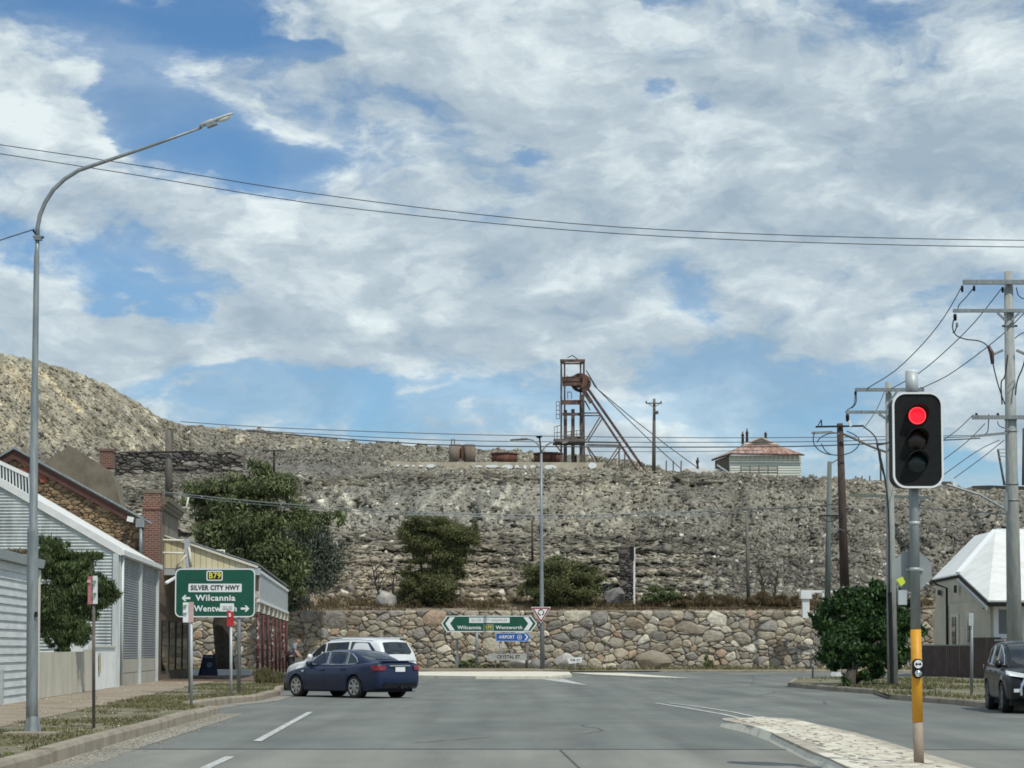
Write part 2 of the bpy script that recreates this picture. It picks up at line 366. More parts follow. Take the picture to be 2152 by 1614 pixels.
# convex cells for laid stone
def clip(poly, nx, ny, c):
    out = []; n = len(poly)
    for i in range(n):
        a, b = poly[i], poly[(i + 1) % n]; da = a[0] * nx + a[1] * ny - c; db = b[0] * nx + b[1] * ny - c
        if da <= 0: out.append(a)
        if (da < 0 < db) or (db < 0 < da):
            t = da / (da - db); out.append((a[0] + (b[0] - a[0]) * t, a[1] + (b[1] - a[1]) * t))
    return out
def cells(region, sites, weights, asp):
    """power-diagram cells, wider than high by asp"""
    Sx = sites.copy(); Sx[:, 1] *= asp; reg = [(x, y * asp) for x, y in region]; res = []
    for i in range(len(Sx)):
        d2 = ((Sx - Sx[i]) ** 2).sum(1); nb = np.argsort(d2)[1:22]; poly = reg
        for j in nb:
            nx, ny = Sx[j] - Sx[i]; c = ((Sx[j] ** 2).sum() - (Sx[i] ** 2).sum() + weights[i] - weights[j]) / 2
            poly = clip(poly, nx, ny, c)
            if len(poly) < 3: break
        if len(poly) >= 3: res.append([(x, y / asp) for x, y in poly])
    return res
def parea(p): return abs(sum(p[i][0] * p[(i + 1) % len(p)][1] - p[(i + 1) % len(p)][0] * p[i][1] for i in range(len(p)))) / 2
def stone_verts(poly, h, gap, rnd):
    cx = sum(p[0] for p in poly) / len(poly); cy = sum(p[1] for p in poly) / len(poly)
    # cut the corners
    q = []
    n = len(poly)
    for i in range(n):
        a, b = poly[i], poly[(i + 1) % n]; L = math.dist(a, b)
        if L < gap * 2.2: q.append(((a[0] + b[0]) / 2, (a[1] + b[1]) / 2)); continue
        for t in (.24, .76): q.append((a[0] + (b[0] - a[0]) * t, a[1] + (b[1] - a[1]) * t))
    if len(q) < 3: return None
    n = len(q); vs = []; fs = []
    size = math.sqrt(parea(poly)); tx, ty = rnd.uniform(-.25, .25), rnd.uniform(-.25, .25)
    for sc_, hh in ((1 - gap / size, -.25 * h), (1 - gap * 1.25 / size, .45 * h), (.66, .92 * h), (.28, h)):
        for x, y in q:
            k = sc_ * (1 + rnd.uniform(-.05, .05)); dx, dy = (x - cx) * k, (y - cy) * k
            vs.append((cx + dx, cy + dy, hh * (1 + rnd.uniform(-.12, .12)) + (dx * tx + dy * ty) * (hh > 0)))
    for r_ in range(3):
        for i in range(n): fs.append((r_ * n + i, r_ * n + (i + 1) % n, (r_ + 1) * n + (i + 1) % n, (r_ + 1) * n + i))
    fs.append(tuple(3 * n + i for i in range(n)))
    return vs, fs
def lay_stones(region, nst, asp, jitter_w, h, gap, to3, m, parent, name='stone', maxn=290, sites=None, seed=1):
    rnd = random.Random(seed); g = np.random.default_rng(seed)
    xs = [p[0] for p in region]; ys = [p[1] for p in region]
    if sites is None: sites = np.c_[g.uniform(min(xs), max(xs), nst), g.uniform(min(ys), max(ys), nst)]
    A = (max(xs) - min(xs)) * (max(ys) - min(ys)); cell = A / len(sites)
    for _ in range(2):      # relax a little for even packing
        Sx = sites.copy(); Sx[:, 1] *= asp
        for i in range(len(Sx)):
            d = Sx - Sx[i]; d2 = (d ** 2).sum(1); d2[i] = 1e9; j = d2.argmin(); dd = math.sqrt(d2[j]); tgt = .62 * math.sqrt(cell * asp)
            if dd < tgt: Sx[i] -= d[j] / (dd + 1e-6) * (tgt - dd) * .5
        sites = np.c_[Sx[:, 0], Sx[:, 1] / asp]
    sites[:, 0] = np.clip(sites[:, 0], min(xs) + .01, max(xs) - .01); sites[:, 1] = np.clip(sites[:, 1], min(ys) + .01, max(ys) - .01)
    w = g.exponential(1, len(sites)) ** 1.4 * cell * asp * jitter_w
    cs = sorted(cells(region, sites, w, asp), key=parea, reverse=True); rest = mb()
    for i, p in enumerate(cs):
        if parea(p) < gap * gap * 2: continue
        r_ = stone_verts(p, h * (.55 + .6 * rnd.random()) * (1 if parea(p) > cell * .5 else .7), gap, rnd)
        if r_ is None: continue
        v3 = [to3(*v) for v in r_[0]]
        if i < maxn:
            q = mb(); q.add(v3, r_[1]); q.build(name, m, parent)
        else: rest.add(v3, r_[1])
    if rest.v: rest.build('small_' + name + 's', m, parent, kind='stuff')
    return cs

# ------------------------------------------------------------------ ground, road, verges
def asphalt_mat(name, a, b, c, scale=.5):
    m = mat(name, a, b, scale, .85, c3=c, bump=.35, bscale=60, detail=9, stretch=(1, .45, 1), lo=.3, hi=.7)
    nt = m.node_tree; l = nt.links; g = nt.nodes.new('ShaderNodeNewGeometry')
    n = nt.nodes.new('ShaderNodeTexNoise'); n.inputs['Scale'].default_value = 26; n.inputs['Detail'].default_value = 6; n.inputs['Roughness'].default_value = .75; l.new(g.outputs['Position'], n.inputs['Vector'])
    st = nt.nodes.new('ShaderNodeVectorMath'); st.operation = 'MULTIPLY'; l.new(g.outputs['Position'], st.inputs[0]); st.inputs[1].default_value = (1.1, .05, 1)
    n2 = nt.nodes.new('ShaderNodeTexNoise'); n2.inputs['Scale'].default_value = 1; n2.inputs['Detail'].default_value = 5; l.new(st.outputs[0], n2.inputs['Vector'])
    ad = nt.nodes.new('ShaderNodeMath'); l.new(n.outputs['Fac'], ad.inputs[0]); l.new(n2.outputs['Fac'], ad.inputs[1])
    mr = nt.nodes.new('ShaderNodeMapRange'); l.new(ad.outputs[0], mr.inputs[0]); mr.inputs[1].default_value = .7; mr.inputs[2].default_value = 1.3
    mr.inputs[3].default_value = .68; mr.inputs[4].default_value = 1.30
    b_ = nt.nodes['Principled BSDF']; src = b_.inputs['Base Color'].links[0].from_socket
    v = nt.nodes.new('ShaderNodeVectorMath'); v.operation = 'SCALE'; l.new(src, v.inputs[0]); l.new(mr.outputs[0], v.inputs['Scale']); l.new(v.outputs[0], b_.inputs['Base Color'])
    return m
M['asphalt'] = asphalt_mat('worn_bitumen', (.130, .145, .134), (.210, .216, .192), (.166, .177, .160))
M['apron'] = asphalt_mat('pale_concrete_apron', (.20, .20, .175), (.28, .275, .24), (.24, .235, .205))
M['gutter'] = asphalt_mat('gutter_concrete', (.24, .225, .185), (.36, .34, .28), (.30, .28, .235), 1.2)
M['dirt'] = mat('bare_dirt', (.19, .155, .11), (.30, .255, .19), .8, .95, c3=(.24, .20, .145), bump=.5, bscale=9, detail=9)
M['path'] = mat('dusty_footpath', (.25, .20, .145), (.36, .30, .225), .9, .95, c3=(.31, .255, .19), bump=.2, bscale=12, detail=9)
M['verge'] = mat('patchy_verge_soil', (.12, .115, .06), (.27, .235, .17), 1.1, .95, c3=(.18, .165, .10), bump=.6, bscale=14, detail=9)

q = mb(); q.poly([(-3000, -400, -.03), (3000, -400, -.03), (3000, 4000, -.03), (-3000, 4000, -.03)])
q.build('ground', M['dirt'], kind='structure')
q = mb(); q.poly([(-30, -10, 0), (30, -10, 0), (30, 90, 0), (200, 92, 0), (200, 126, 0), (-200, 126, 0), (-200, 90, 0), (-30, 88, 0)])
q.build('road', M['asphalt'], kind='structure')
q = mb(); gA = G(0, 1576).y
q.poly([(-30, -9, .004), (30, -9, .004), (30, gA - .6, .004), (0, gA, .004), (-30, gA + .2, .004)])
q.build('road_apron', M['apron'], kind='structure')
q = mb()                                  # dark joints between the apron and the bitumen
q.poly([(-30, gA + .2, .008), (0, gA, .008), (30, gA - .6, .008), (30, gA - .47, .008), (0, gA + .16, .008), (-30, gA + .36, .008)])
a, b = G(1175, 1576, .008), G(1215, 1614, .008); q.poly([a, b, b + Vector((.03, 0, 0)), a + Vector((.03, 0, 0))])
q.build('road_joint', mat('tar_joint', (.05, .055, .055), (.11, .115, .11), 3, .8), kind='structure')
# thin cracks, sealed with tar, wandering across the bitumen
tar = mat('tar_patch', (.075, .082, .082), (.11, .118, .115), 3, .8)
rr = random.Random(4); q = mb()
for x0, y0, L, rot in ((1.0, 34, 4.5, 1.35), (-2.2, 39, 6, .12), (4.0, 48, 9, 1.2), (0.5, 60, 8, .3), (7.5, 58, 10, 1.45), (-1.5, 31, 2.4, .9)):
    n_ = 26; x, y = x0, y0; a = rot; left = []; right = []
    for k in range(n_):
        a += rr.uniform(-.28, .28) - (a - rot) * .2; x += math.cos(a) * L / n_; y += math.sin(a) * L / n_; w = .012 + .012 * rr.random()
        left.append((x - math.sin(a) * w, y + math.cos(a) * w, .0035)); right.append((x + math.sin(a) * w, y - math.cos(a) * w, .0035))
    for k in range(n_ - 1): q.poly([left[k], left[k + 1], right[k + 1], right[k]])
q.build('road_crack', tar, kind='structure')

def strip(q, pts, w, z):
    pts = [Vector(p) for p in pts]
    for a, b in zip(pts, pts[1:]):
        d = (b - a).normalized(); n = Vector((-d.y, d.x, 0)) * w / 2
        q.poly([Vector((*(a + n).xy, z)), Vector((*(b + n).xy, z)), Vector((*(b - n).xy, z)), Vector((*(a - n).xy, z))])
mk = thing('road_marking', (0, 50, 0), kind='structure')
def marking(pix, w):
    s_ = mb(); strip(s_, [G(*p) for p in pix], w, .010); s_.build('painted_line', M['linepaint'], mk)
marking([(540, 1559), (652, 1497)], .13); marking([(430, 1616), (484, 1591)], .13)
marking([(1378, 1478), (1440, 1488), (1520, 1502), (1612, 1523)], .12); marking([(1405, 1478), (1470, 1486), (1540, 1497), (1640, 1519)], .10)
marking([(890, 1431), (1010, 1430)], .12)

# left kerb
def kerb(name, line, w, h, m, n_pieces, gap=.02, side=1):
    root = thing(name, line[0], kind='structure')
    pts = [Vector(p) for p in line]; segs = []
    L = sum((b - a).length for a, b in zip(pts, pts[1:])); step = L / n_pieces
    def pos(s):
        for a, b in zip(pts, pts[1:]):
            l_ = (b - a).length
            if s <= l_ + 1e-6: return a + (b - a) * (s / l_), (b - a).normalized()
            s -= l_
        return pts[-1], (pts[-1] - pts[-2]).normalized()
    r_ = random.Random(len(line) + n_pieces)
    for k in range(n_pieces):
        s0, s1 = k * step + gap / 2, (k + 1) * step - gap / 2; q = mb(); prof = [(0, 0), (0, h * .75), (.03, h), (w, h), (w, -.02), (0, -.02)]
        ns = 3; rings = []; dz = r_.uniform(-.012, .012); dx = r_.uniform(-.012, .012)
        for j in range(ns + 1):
            p, d = pos(s0 + (s1 - s0) * j / ns); nrm = Vector((-d.y, d.x, 0)) * side
            rings.append([p + nrm * (a_ + dx) + Vector((0, 0, b_ + (dz if b_ > 0 else 0))) for a_, b_ in prof])
        vs = [v for r2 in rings for v in r2]; m_ = len(prof); fs = [tuple(range(m_)), tuple(ns * m_ + i for i in range(m_))]
        for j in range(ns):
            for i in range(m_): fs.append((j * m_ + i, j * m_ + (i + 1) % m_, (j + 1) * m_ + (i + 1) % m_, (j + 1) * m_ + i))
        q.add(vs, fs); q.build('kerb_stone', m, root)
    return root
def g2(px, py): v = G(px, py); return (v.x, v.y, 0)
KL = [(-5.05, 10, 0), g2(90, 1611), g2(220, 1570), g2(460, 1500)]
kerb('kerb_left', KL, .20, .185, M['concrete'], 9)
KL2 = [g2(400, 1492), g2(470, 1481), g2(545, 1473), g2(588, 1462), g2(592, 1452), (-7.4, 74, 0), (-9, 80, 0), (-14, 84, 0)]
kerb('kerb_corner', KL2, .18, .175, M['concrete'], 12)
q = mb()
for a, b in zip(KL, KL[1:]): q.poly([(a[0], a[1], .006), (b[0], b[1], .006), (b[0] + .55, b[1], .006), (a[0] + .55, a[1], .006)])
for a, b in zip(KL2[:4], KL2[1:4]): q.poly([(a[0], a[1], .007), (b[0], b[1], .007), (b[0] + .5, b[1] - .3, .007), (a[0] + .5, a[1] - .5, .007)])
q.build('gutter', M['gutter'], kind='structure')
def XF(d): return -11.6 - .067 * (d - 50)          # line of the shop fronts on the left
Q = [(-5.2, 10), (KL[1][0] - .15, KL[1][1]), (KL[2][0] - .15, KL[2][1]), (KL[3][0] - .15, KL[3][1] + .1)]
Q2 = [(KL2[0][0] - .1, KL2[0][1] + .1)] + [(p[0] - .1, p[1]) for p in KL2[1:]]
q = mb(); edge = Q + Q2
q.poly([(x, y, .13) for x, y in edge] + [(-40, 84, .13), (-40, 10, .13)])
q.build('verge', M['verge'], kind='structure')
q = mb()
pl = []; pr = []
for d in (10, 30, 50, 60, 70, 80, 83): pl.append((XF(d) - .3, d, .138)); pr.append((XF(d) + 2.3, d, .138))
q.poly(pl + pr[::-1]); q.build('footpath', M['path'], kind='structure')
q = mb(); q.poly([(XF(80) + .1, 80, .144), (XF(80) + 6.2, 80, .144), (XF(83) + 6.2, 83.8, .144), (XF(83) + .1, 83.8, .144)])
q.build('paving', mat('red_brown_paving', (.16, .085, .06), (.22, .125, .09), 5, .9), kind='structure')
# covered footpath beyond the corner, as far as the veranda runs
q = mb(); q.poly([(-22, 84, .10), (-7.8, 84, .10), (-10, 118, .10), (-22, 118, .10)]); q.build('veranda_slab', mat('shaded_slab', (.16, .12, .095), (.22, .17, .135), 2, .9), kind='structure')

# right corner block
KR = [g2(2400, 1512), g2(2050, 1486), g2(2010, 1481), g2(1870, 1470)]
KR2 = [g2(1838, 1459), g2(1760, 1453), g2(1655, 1443), g2(1668, 1434), g2(1760, 1430), g2(2300, 1428)]
kerb('kerb_right', KR[::1], .16, .15, M['concrete'], 6, side=-1)
kerb('kerb_right_corner', KR2, .16, .15, M['concrete'], 9, side=-1)
ramp = mb(); a, b, c_, d_ = G(1872, 1470), G(1838, 1459), G(1834, 1449, .13), G(1884, 1457, .13)
ramp.poly([a + Vector((0, 0, .012)), b + Vector((0, 0, .012)), c_ + Vector((0, 0, .01)), d_ + Vector((0, 0, .01))]); ramp.build('kerb_ramp', M['concrete'], kind='structure')
vr = [(p[0], p[1] + .12) for p in KR[1:]] + [(p[0], p[1] + .12) for p in KR2[:3]] + [(KR2[3][0] + .1, KR2[3][1]), (KR2[4][0], KR2[4][1] - .1), (KR2[5][0], KR2[5][1])]
q = mb(); q.poly([(45, KR[0][1], .13)] + [(x, y, .13) for x, y in vr] + [(45, 100, .13)])
q.build('verge_right', M['verge'], kind='structure')
# strips in front of the stone wall: footpath, kerb, white painted roundabout edges
q = mb(); q.poly([(-40, 124.5, .06), (60, 124.5, .06), (60, 131, .10), (-40, 131, .10)]); q.build('wall_verge', M['path'], kind='structure')
kerb('kerb_wall', [(8.5, 121.5, 0), (14, 120.8, 0), (40, 120.8, 0)], .2, .15, M['concrete'], 12, side=1)
isl = thing('traffic_island', (0, 112, 0), kind='structure')
def island(pix, h, name, m, parent):
    ps = [g2(*p) for p in pix]; q = mb(); q.prism([(x, y, .0) for x, y, _ in ps], (0, 0, h)); return q.build(name, m, parent)
island([(868, 1425), (1000, 1427), (1160, 1427.5), (1202, 1423), (1196, 1416.5), (1150, 1415.5), (870, 1416)], .13, 'island_kerb', M['paintkerb'], isl)
island([(862, 1416.5), (1140, 1416), (1202, 1417), (1160, 1412), (880, 1411)], .20, 'island_soil', M['dirt'], isl)
island([(1202, 1417), (1310, 1418), (1450, 1429), (1380, 1427), (1250, 1421)], .09, 'island_nose', M['paintkerb'], isl)
q = mb(); q.poly([G(1135, 1427, .012), G(1185, 1427, .012), G(1236, 1440, .012), G(1200, 1436, .012)]); q.build('painted_nose', M['linepaint'], isl)

# near median island on the right with cream painted pavers
med = thing('median_island', G(1780, 1570), kind='structure')
up = [(1519, 1523), (1600, 1521), (1665, 1524), (1735, 1541), (1800, 1557), (1870, 1579), (1935, 1601), (2010, 1625), (2100, 1655)]
lo = [(1519, 1527), (1560, 1536), (1605, 1548), (1650, 1571), (1700, 1596), (1745, 1617), (1800, 1645), (1850, 1675)]
upg = [G(*p) for p in up]; log = [G(*p) for p in lo]
q = mb(); q.prism([(v.x, v.y, 0) for v in upg + log[::-1]], (0, 0, .121)); q.build('paver_bed', mat('paver_bed_sand', (.34, .30, .24), (.52, .47, .38), 4, .95), med)
def edge_stones(line, n, inward):
    pts = line; L = [0]
    for a, b in zip(pts, pts[1:]): L.append(L[-1] + (b - a).length)
    def pos(s):
        for i in range(len(pts) - 1):
            if s <= L[i + 1]: return pts[i] + (pts[i + 1] - pts[i]) * ((s - L[i]) / (L[i + 1] - L[i]))
        return pts[-1]
    for k in range(n):
        a, b = pos(L[-1] * k / n), pos(L[-1] * (k + 1) / n - .02); d = (b - a).normalized(); nn_ = Vector((-d.y, d.x, 0)) * inward
        q = mb(); h = .118 + random.uniform(-.008, .01)
        lo_ = [a - nn_ * .06, b - nn_ * .06, b + nn_ * .24, a + nn_ * .24]
        hi_ = [a + nn_ * .02, b + nn_ * .02, b + nn_ * .23, a + nn_ * .23]
        q.add([Vector((v.x, v.y, 0)) for v in lo_] + [Vector((v.x, v.y, h)) for v in hi_], [(0, 1, 2, 3), (4, 5, 6, 7), (0, 1, 5, 4), (1, 2, 6, 5), (2, 3, 7, 6), (3, 0, 4, 7)])
        q.build('kerb_stone', M['paintkerb'], med)
edge_stones(upg, 12, -1); edge_stones(log, 6, 1)
def inside(x, y, poly):
    c = False; n = len(poly)
    for i in range(n):
        x1, y1 = poly[i].x, poly[i].y; x2, y2 = poly[(i + 1) % n].x, poly[(i + 1) % n].y
        if (y1 > y) != (y2 > y) and x < (x2 - x1) * (y - y1) / (y2 - y1) + x1: c = not c
    return c
outline = upg + log[::-1]; pv = mb(); s0 = G(1519, 1525)
pav = random_mat('cream_painted_paver', [(.64, .60, .49), (.58, .535, .43), (.68, .64, .53), (.62, .575, .47), (.56, .51, .41), (.66, .61, .50)], nscale=5, namp=.20)
me_p = None; cnt = 0
for i in range(70):
    for j in range(52):
        x = s0.x + .1 + i * .215 + (j % 2) * .1; y = s0.y + .5 - j * .34 - i * .03
        if all(inside(x + a, y + b, outline) for a in (-.24, .24) for b in (-.22, .22)) and cnt < 4000:
            cnt += 1
            if cnt > 295:
                xx, yy2 = x + random.uniform(-.012, .012), y; pv.box((xx, yy2, .110 + random.uniform(-.006, .006)), (.205, .325, .05), Matrix.Rotation(.14 + random.uniform(-.06, .06), 3, 'Z')); continue
            if me_p is None:
                q = mb(); q.box((0, 0, .02), (.212, .335, .05)); q.v = [(a * (.9 if c > 0 else 1), b * (.9 if c > 0 else 1), c) for a, b, c in q.v]
                o = q.build('paver', pav, None, origin=(0, 0, 0)); me_p = o.data
            else: o = bpy.data.objects.new('paver', me_p); col.objects.link(o)
            o.parent = med; o.location = Vector((x + random.uniform(-.012, .012), y, .090 + random.uniform(-.006, .006))) - wloc[med.name]
            o.rotation_euler = (random.uniform(-.04, .04), random.uniform(-.04, .04), .14 + random.uniform(-.06, .06))
if pv.v: pv.build('small_pavers', pav, med, kind='stuff')

# ------------------------------------------------------------------ hill terrain
pxs = np.linspace(-500, 2700, 640)
def itp(*kv): return np.interp(pxs, [k for k, _ in kv], [v for _, v in kv])
C = [  # (depth, image height of the contour)
    (132.0, itp((-500, 1286), (600, 1282), (1700, 1276), (2700, 1280))),
    (135.0, itp((-500, 1272), (600, 1268), (1700, 1268), (2700, 1272))),
    (136.5, itp((-500, 1262), (600, 1256), (1500, 1258), (1700, 1262), (2700, 1265))),
    (146.0, itp((-500, 1120), (350, 1110), (640, 1132), (1000, 1136), (1500, 1142), (1600, 1176), (1900, 1200), (2700, 1215))),
    (166.0, itp((-500, 1010), (200, 1010), (350, 1012), (640, 1010), (900, 1002), (1300, 1001), (1530, 1003), (1700, 1012), (1900, 1018), (2050, 1034), (2152, 1040), (2700, 1060))),
    (200.0, itp((-500, 975), (0, 985), (350, 962), (640, 980), (820, 983), (1050, 985), (1300, 987), (1500, 991), (1600, 998), (1700, 1003), (1900, 1012), (2050, 1028), (2700, 1050))),
    (245.0, itp((-500, 640), (-200, 700), (0, 742), (80, 757), (140, 775), (200, 797), (250, 822), (300, 852), (340, 882), (380, 891), (560, 905), (760, 930), (1000, 943), (1150, 952), (1250, 958), (1320, 968), (1400, 988), (1600, 1010), (2700, 1070))),
    (420.0, itp((-500, 760), (0, 860), (300, 960), (700, 1010), (1300, 1050), (2700, 1120)))]
rows = []
segn = [5, 5, 40, 66, 22, 44, 8]
for i in range(len(C) - 1):
    for k in range(segn[i]): rows.append((i, k / segn[i]))
rows.append((len(C) - 2, 1.0))
deps = np.array([C[i][0] * (1 - t) + C[i + 1][0] * t for i, t in rows]); ys = np.array([C[i][1] * (1 - t) + C[i + 1][1] * t for i, t in rows])
PX = np.repeat(pxs[None], len(rows), 0); D = np.repeat(deps[:, None], len(pxs), 1); PY = ys.copy()
# erosion fans: the slope bulges and gullies down its length
si = np.array([i for i, _ in rows]); ti = np.array([t for _, t in rows])
slope = np.where((si == 3), np.sin(np.pi * ti), 0)[:, None]
fans = fbm(PX / 75 + 3, np.repeat((ti * 1.2)[:, None], len(pxs), 1), 5, 4); D = D - slope * (6.5 * np.abs(fans) * 2 + 3.0 * fbm(PX / 26, PY / 60, 8, 3))
slope5 = np.where(si == 5, np.sin(np.pi * np.clip(ti * 1.0, 0, 1)), 0)[:, None]
D = D - slope5 * (9 * fbm((PX - PY * .9) / 45, (PX + PY) / 300, 9, 4))
# terraces: treads and risers
ter = np.where(si == 2, 1, 0)[:, None] * np.clip((1560 - PX) / 90, 0, 1)
tq = np.repeat(ti[:, None], len(pxs), 1); nst = 5; fr = (tq * nst + .5 * fbm(PX / 160, PX * 0, 3, 2)) % 1.0
st_ = (np.floor(tq * nst) + np.clip((fr - .25) / .35, 0, 1)) / nst
D = D + ter * (st_ - tq) * 9.5 * .5
lumps = fbm(PX / 14, PY / 9, 21, 5) * .75
zz = []
x_ = (PX - 1076) / FPX; c_ = (807 - PY + SHIFT) / FPX
yy = math.cos(PITCH) - c_ * math.sin(PITCH); zz_ = math.sin(PITCH) + c_ * math.cos(PITCH)
TX = x_ / yy * D; TY = D.copy(); TZ = CAMH + zz_ / yy * D
amp = np.where(si <= 1, .10, np.where(si == 2, .42, np.where(si == 3, .55, np.where(si == 4, .30, np.where(si == 5, 1.0, .6)))))[:, None]
TZ = TZ + lumps * amp * 1.3; TY = TY - lumps * amp * 1.0
TZ += (fbm(PX / 3.0, PY / 2.4, 33, 3)) * amp * .55
# rock colour by zone, with terrace ledge shade and lit rock painted in
def sm(a, lo, hi): t = np.clip((a - lo) / (hi - lo), 0, 1); return t * t * (3 - 2 * t)
def tint(px, py, dd):
    n1_ = fbm(px / 120, py / 60, 50, 4); n2_ = fbm(px / 22, py / 16, 60, 4)
    base = np.stack([np.full(px.shape, .215), np.full(px.shape, .205), np.full(px.shape, .175)], -1)
    def mixc(c, w):
        nonlocal base; w = np.clip(w, 0, 1)[..., None]; base = base * (1 - w) + np.array(c) * w
    mixc((.265, .25, .205), sm(-px, -430, -250) * sm(-py, -1010, -960) * .9)                       # tan left mound
    mixc((.140, .138, .128), sm(px, 1150, 1500) * sm(py, 1020, 1080) * .55)                              # grey right slope
    mixc((.28, .240, .19), sm(-px, -1150, -1000) * sm(px, 600, 680) * sm(py, 1150, 1190) * .7)      # pinkish lower terraces
    mixc((.125, .12, .115), sm(-px, -900, -700) * sm(py, 930, 960) * sm(-py, -1010, -985) * .7)
    mixc((.20, .20, .185), sm(px, 680, 780) * sm(-px, -1180, -1080) * sm(py, 1010, 1025) * sm(-py, -1130, -1100) * .6)
    gull = fbm((px + (py - 1010) * np.where(px < 800, -.9, .75)) / 20, py / 150, 70, 3)
    mixc((.42, .41, .36), sm(gull + n1_ * .4, .05, .2) * sm(px, 620, 720) * sm(-px, -1160, -1040) * sm(py, 1012, 1022) * sm(-py, -1125, -1075) * .9)
    mixc((.36, .34, .28), sm(gull, .04, .18) * sm(px, 1150, 1250) * sm(-px, -1460, -1300) * sm(py, 1005, 1020) * sm(-py, -1130, -1080) * .6)
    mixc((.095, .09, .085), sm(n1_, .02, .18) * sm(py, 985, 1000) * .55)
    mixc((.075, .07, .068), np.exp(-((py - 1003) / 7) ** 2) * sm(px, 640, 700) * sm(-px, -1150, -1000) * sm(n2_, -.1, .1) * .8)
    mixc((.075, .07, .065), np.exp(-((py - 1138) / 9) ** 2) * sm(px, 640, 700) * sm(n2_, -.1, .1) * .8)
    mixc((.66, .58, .40), np.exp(-((px - (85 + (py - 780) * .98)) / 7) ** 2) * sm(py, 775, 790) * sm(-py, -880, -862) * 1.0)
    mixc((.44, .37, .25), np.exp(-((px - (15 + (py - 770) * .75)) / 18) ** 2) * sm(py, 755, 775) * sm(-py, -900, -820) * .6)
    mixc((.40, .36, .27), sm(n2_ + n1_ * .6, .17, .30) * sm(-py, -990, -960) * .5)
    stk = fbm((px - py) / 10, (px + py) / 120, 90, 3); lefth = sm(-px, -480, -330) * sm(-py, -1000, -960)
    mixc((.16, .14, .11), lefth * sm(stk, .06, .2) * .75); mixc((.42, .385, .30), lefth * sm(-stk, .10, .24) * .7)
    for yc_, hw_ in ((1163, 4), (1190, 4), (1210, 3), (1240, 5)):  # shade lines of the ledges and lit rock below, painted into the tint
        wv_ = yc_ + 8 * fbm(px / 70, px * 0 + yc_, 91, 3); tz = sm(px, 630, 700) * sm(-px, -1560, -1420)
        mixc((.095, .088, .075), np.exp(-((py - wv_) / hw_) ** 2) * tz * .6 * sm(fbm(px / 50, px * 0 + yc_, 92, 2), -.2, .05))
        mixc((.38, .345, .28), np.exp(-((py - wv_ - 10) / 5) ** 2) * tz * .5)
    mixc((.15, .12, .07), sm(py, 1250, 1264) * .8)
    base = base * np.array([1.20, 1.17, 1.08])
    return base * (1 + n2_[..., None] * .7)
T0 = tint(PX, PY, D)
def grid_mesh(name, X_, Y_, Z_):
    r_, c2 = X_.shape; V = np.stack([X_, Y_, Z_], -1).reshape(-1, 3); i = np.arange(r_ * c2).reshape(r_, c2)
    return np_mesh(name, V, np.stack([i[:-1, :-1], i[:-1, 1:], i[1:, 1:], i[1:, :-1]], -1).reshape(-1, 4), False)
def set_tint(me, colr):
    a = me.color_attributes.new('tint', 'FLOAT_COLOR', 'POINT'); cc = np.ones((len(colr), 4), np.float32); cc[:, :3] = np.clip(colr, .01, .9); a.data.foreach_set('color', cc.ravel())
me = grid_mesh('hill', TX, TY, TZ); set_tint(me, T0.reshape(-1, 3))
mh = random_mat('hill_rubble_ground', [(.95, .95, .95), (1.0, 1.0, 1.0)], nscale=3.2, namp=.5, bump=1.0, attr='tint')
hill = tag(link_mesh('hill', me, mh), kind='structure')

def bil(A, u, v):
    r0 = np.clip(np.floor(v).astype(int), 0, A.shape[0] - 2); c0 = np.clip(np.floor(u).astype(int), 0, A.shape[1] - 2); fv = v - r0; fu = u - c0
    return (A[r0, c0] * (1 - fu) + A[r0, c0 + 1] * fu) * (1 - fv) + (A[r0 + 1, c0] * (1 - fu) + A[r0 + 1, c0 + 1] * fu) * fv
def hill_at(px, d):
    """terrain point at this bearing and distance"""
    u = (px + 500) / 3200 * (len(pxs) - 1); c0 = int(min(max(u, 0), len(pxs) - 2)); dcol = TY[:, c0]
    k = int(np.argmin(np.abs(dcol - d))); return Vector((TX[k, c0], TY[k, c0], TZ[k, c0]))
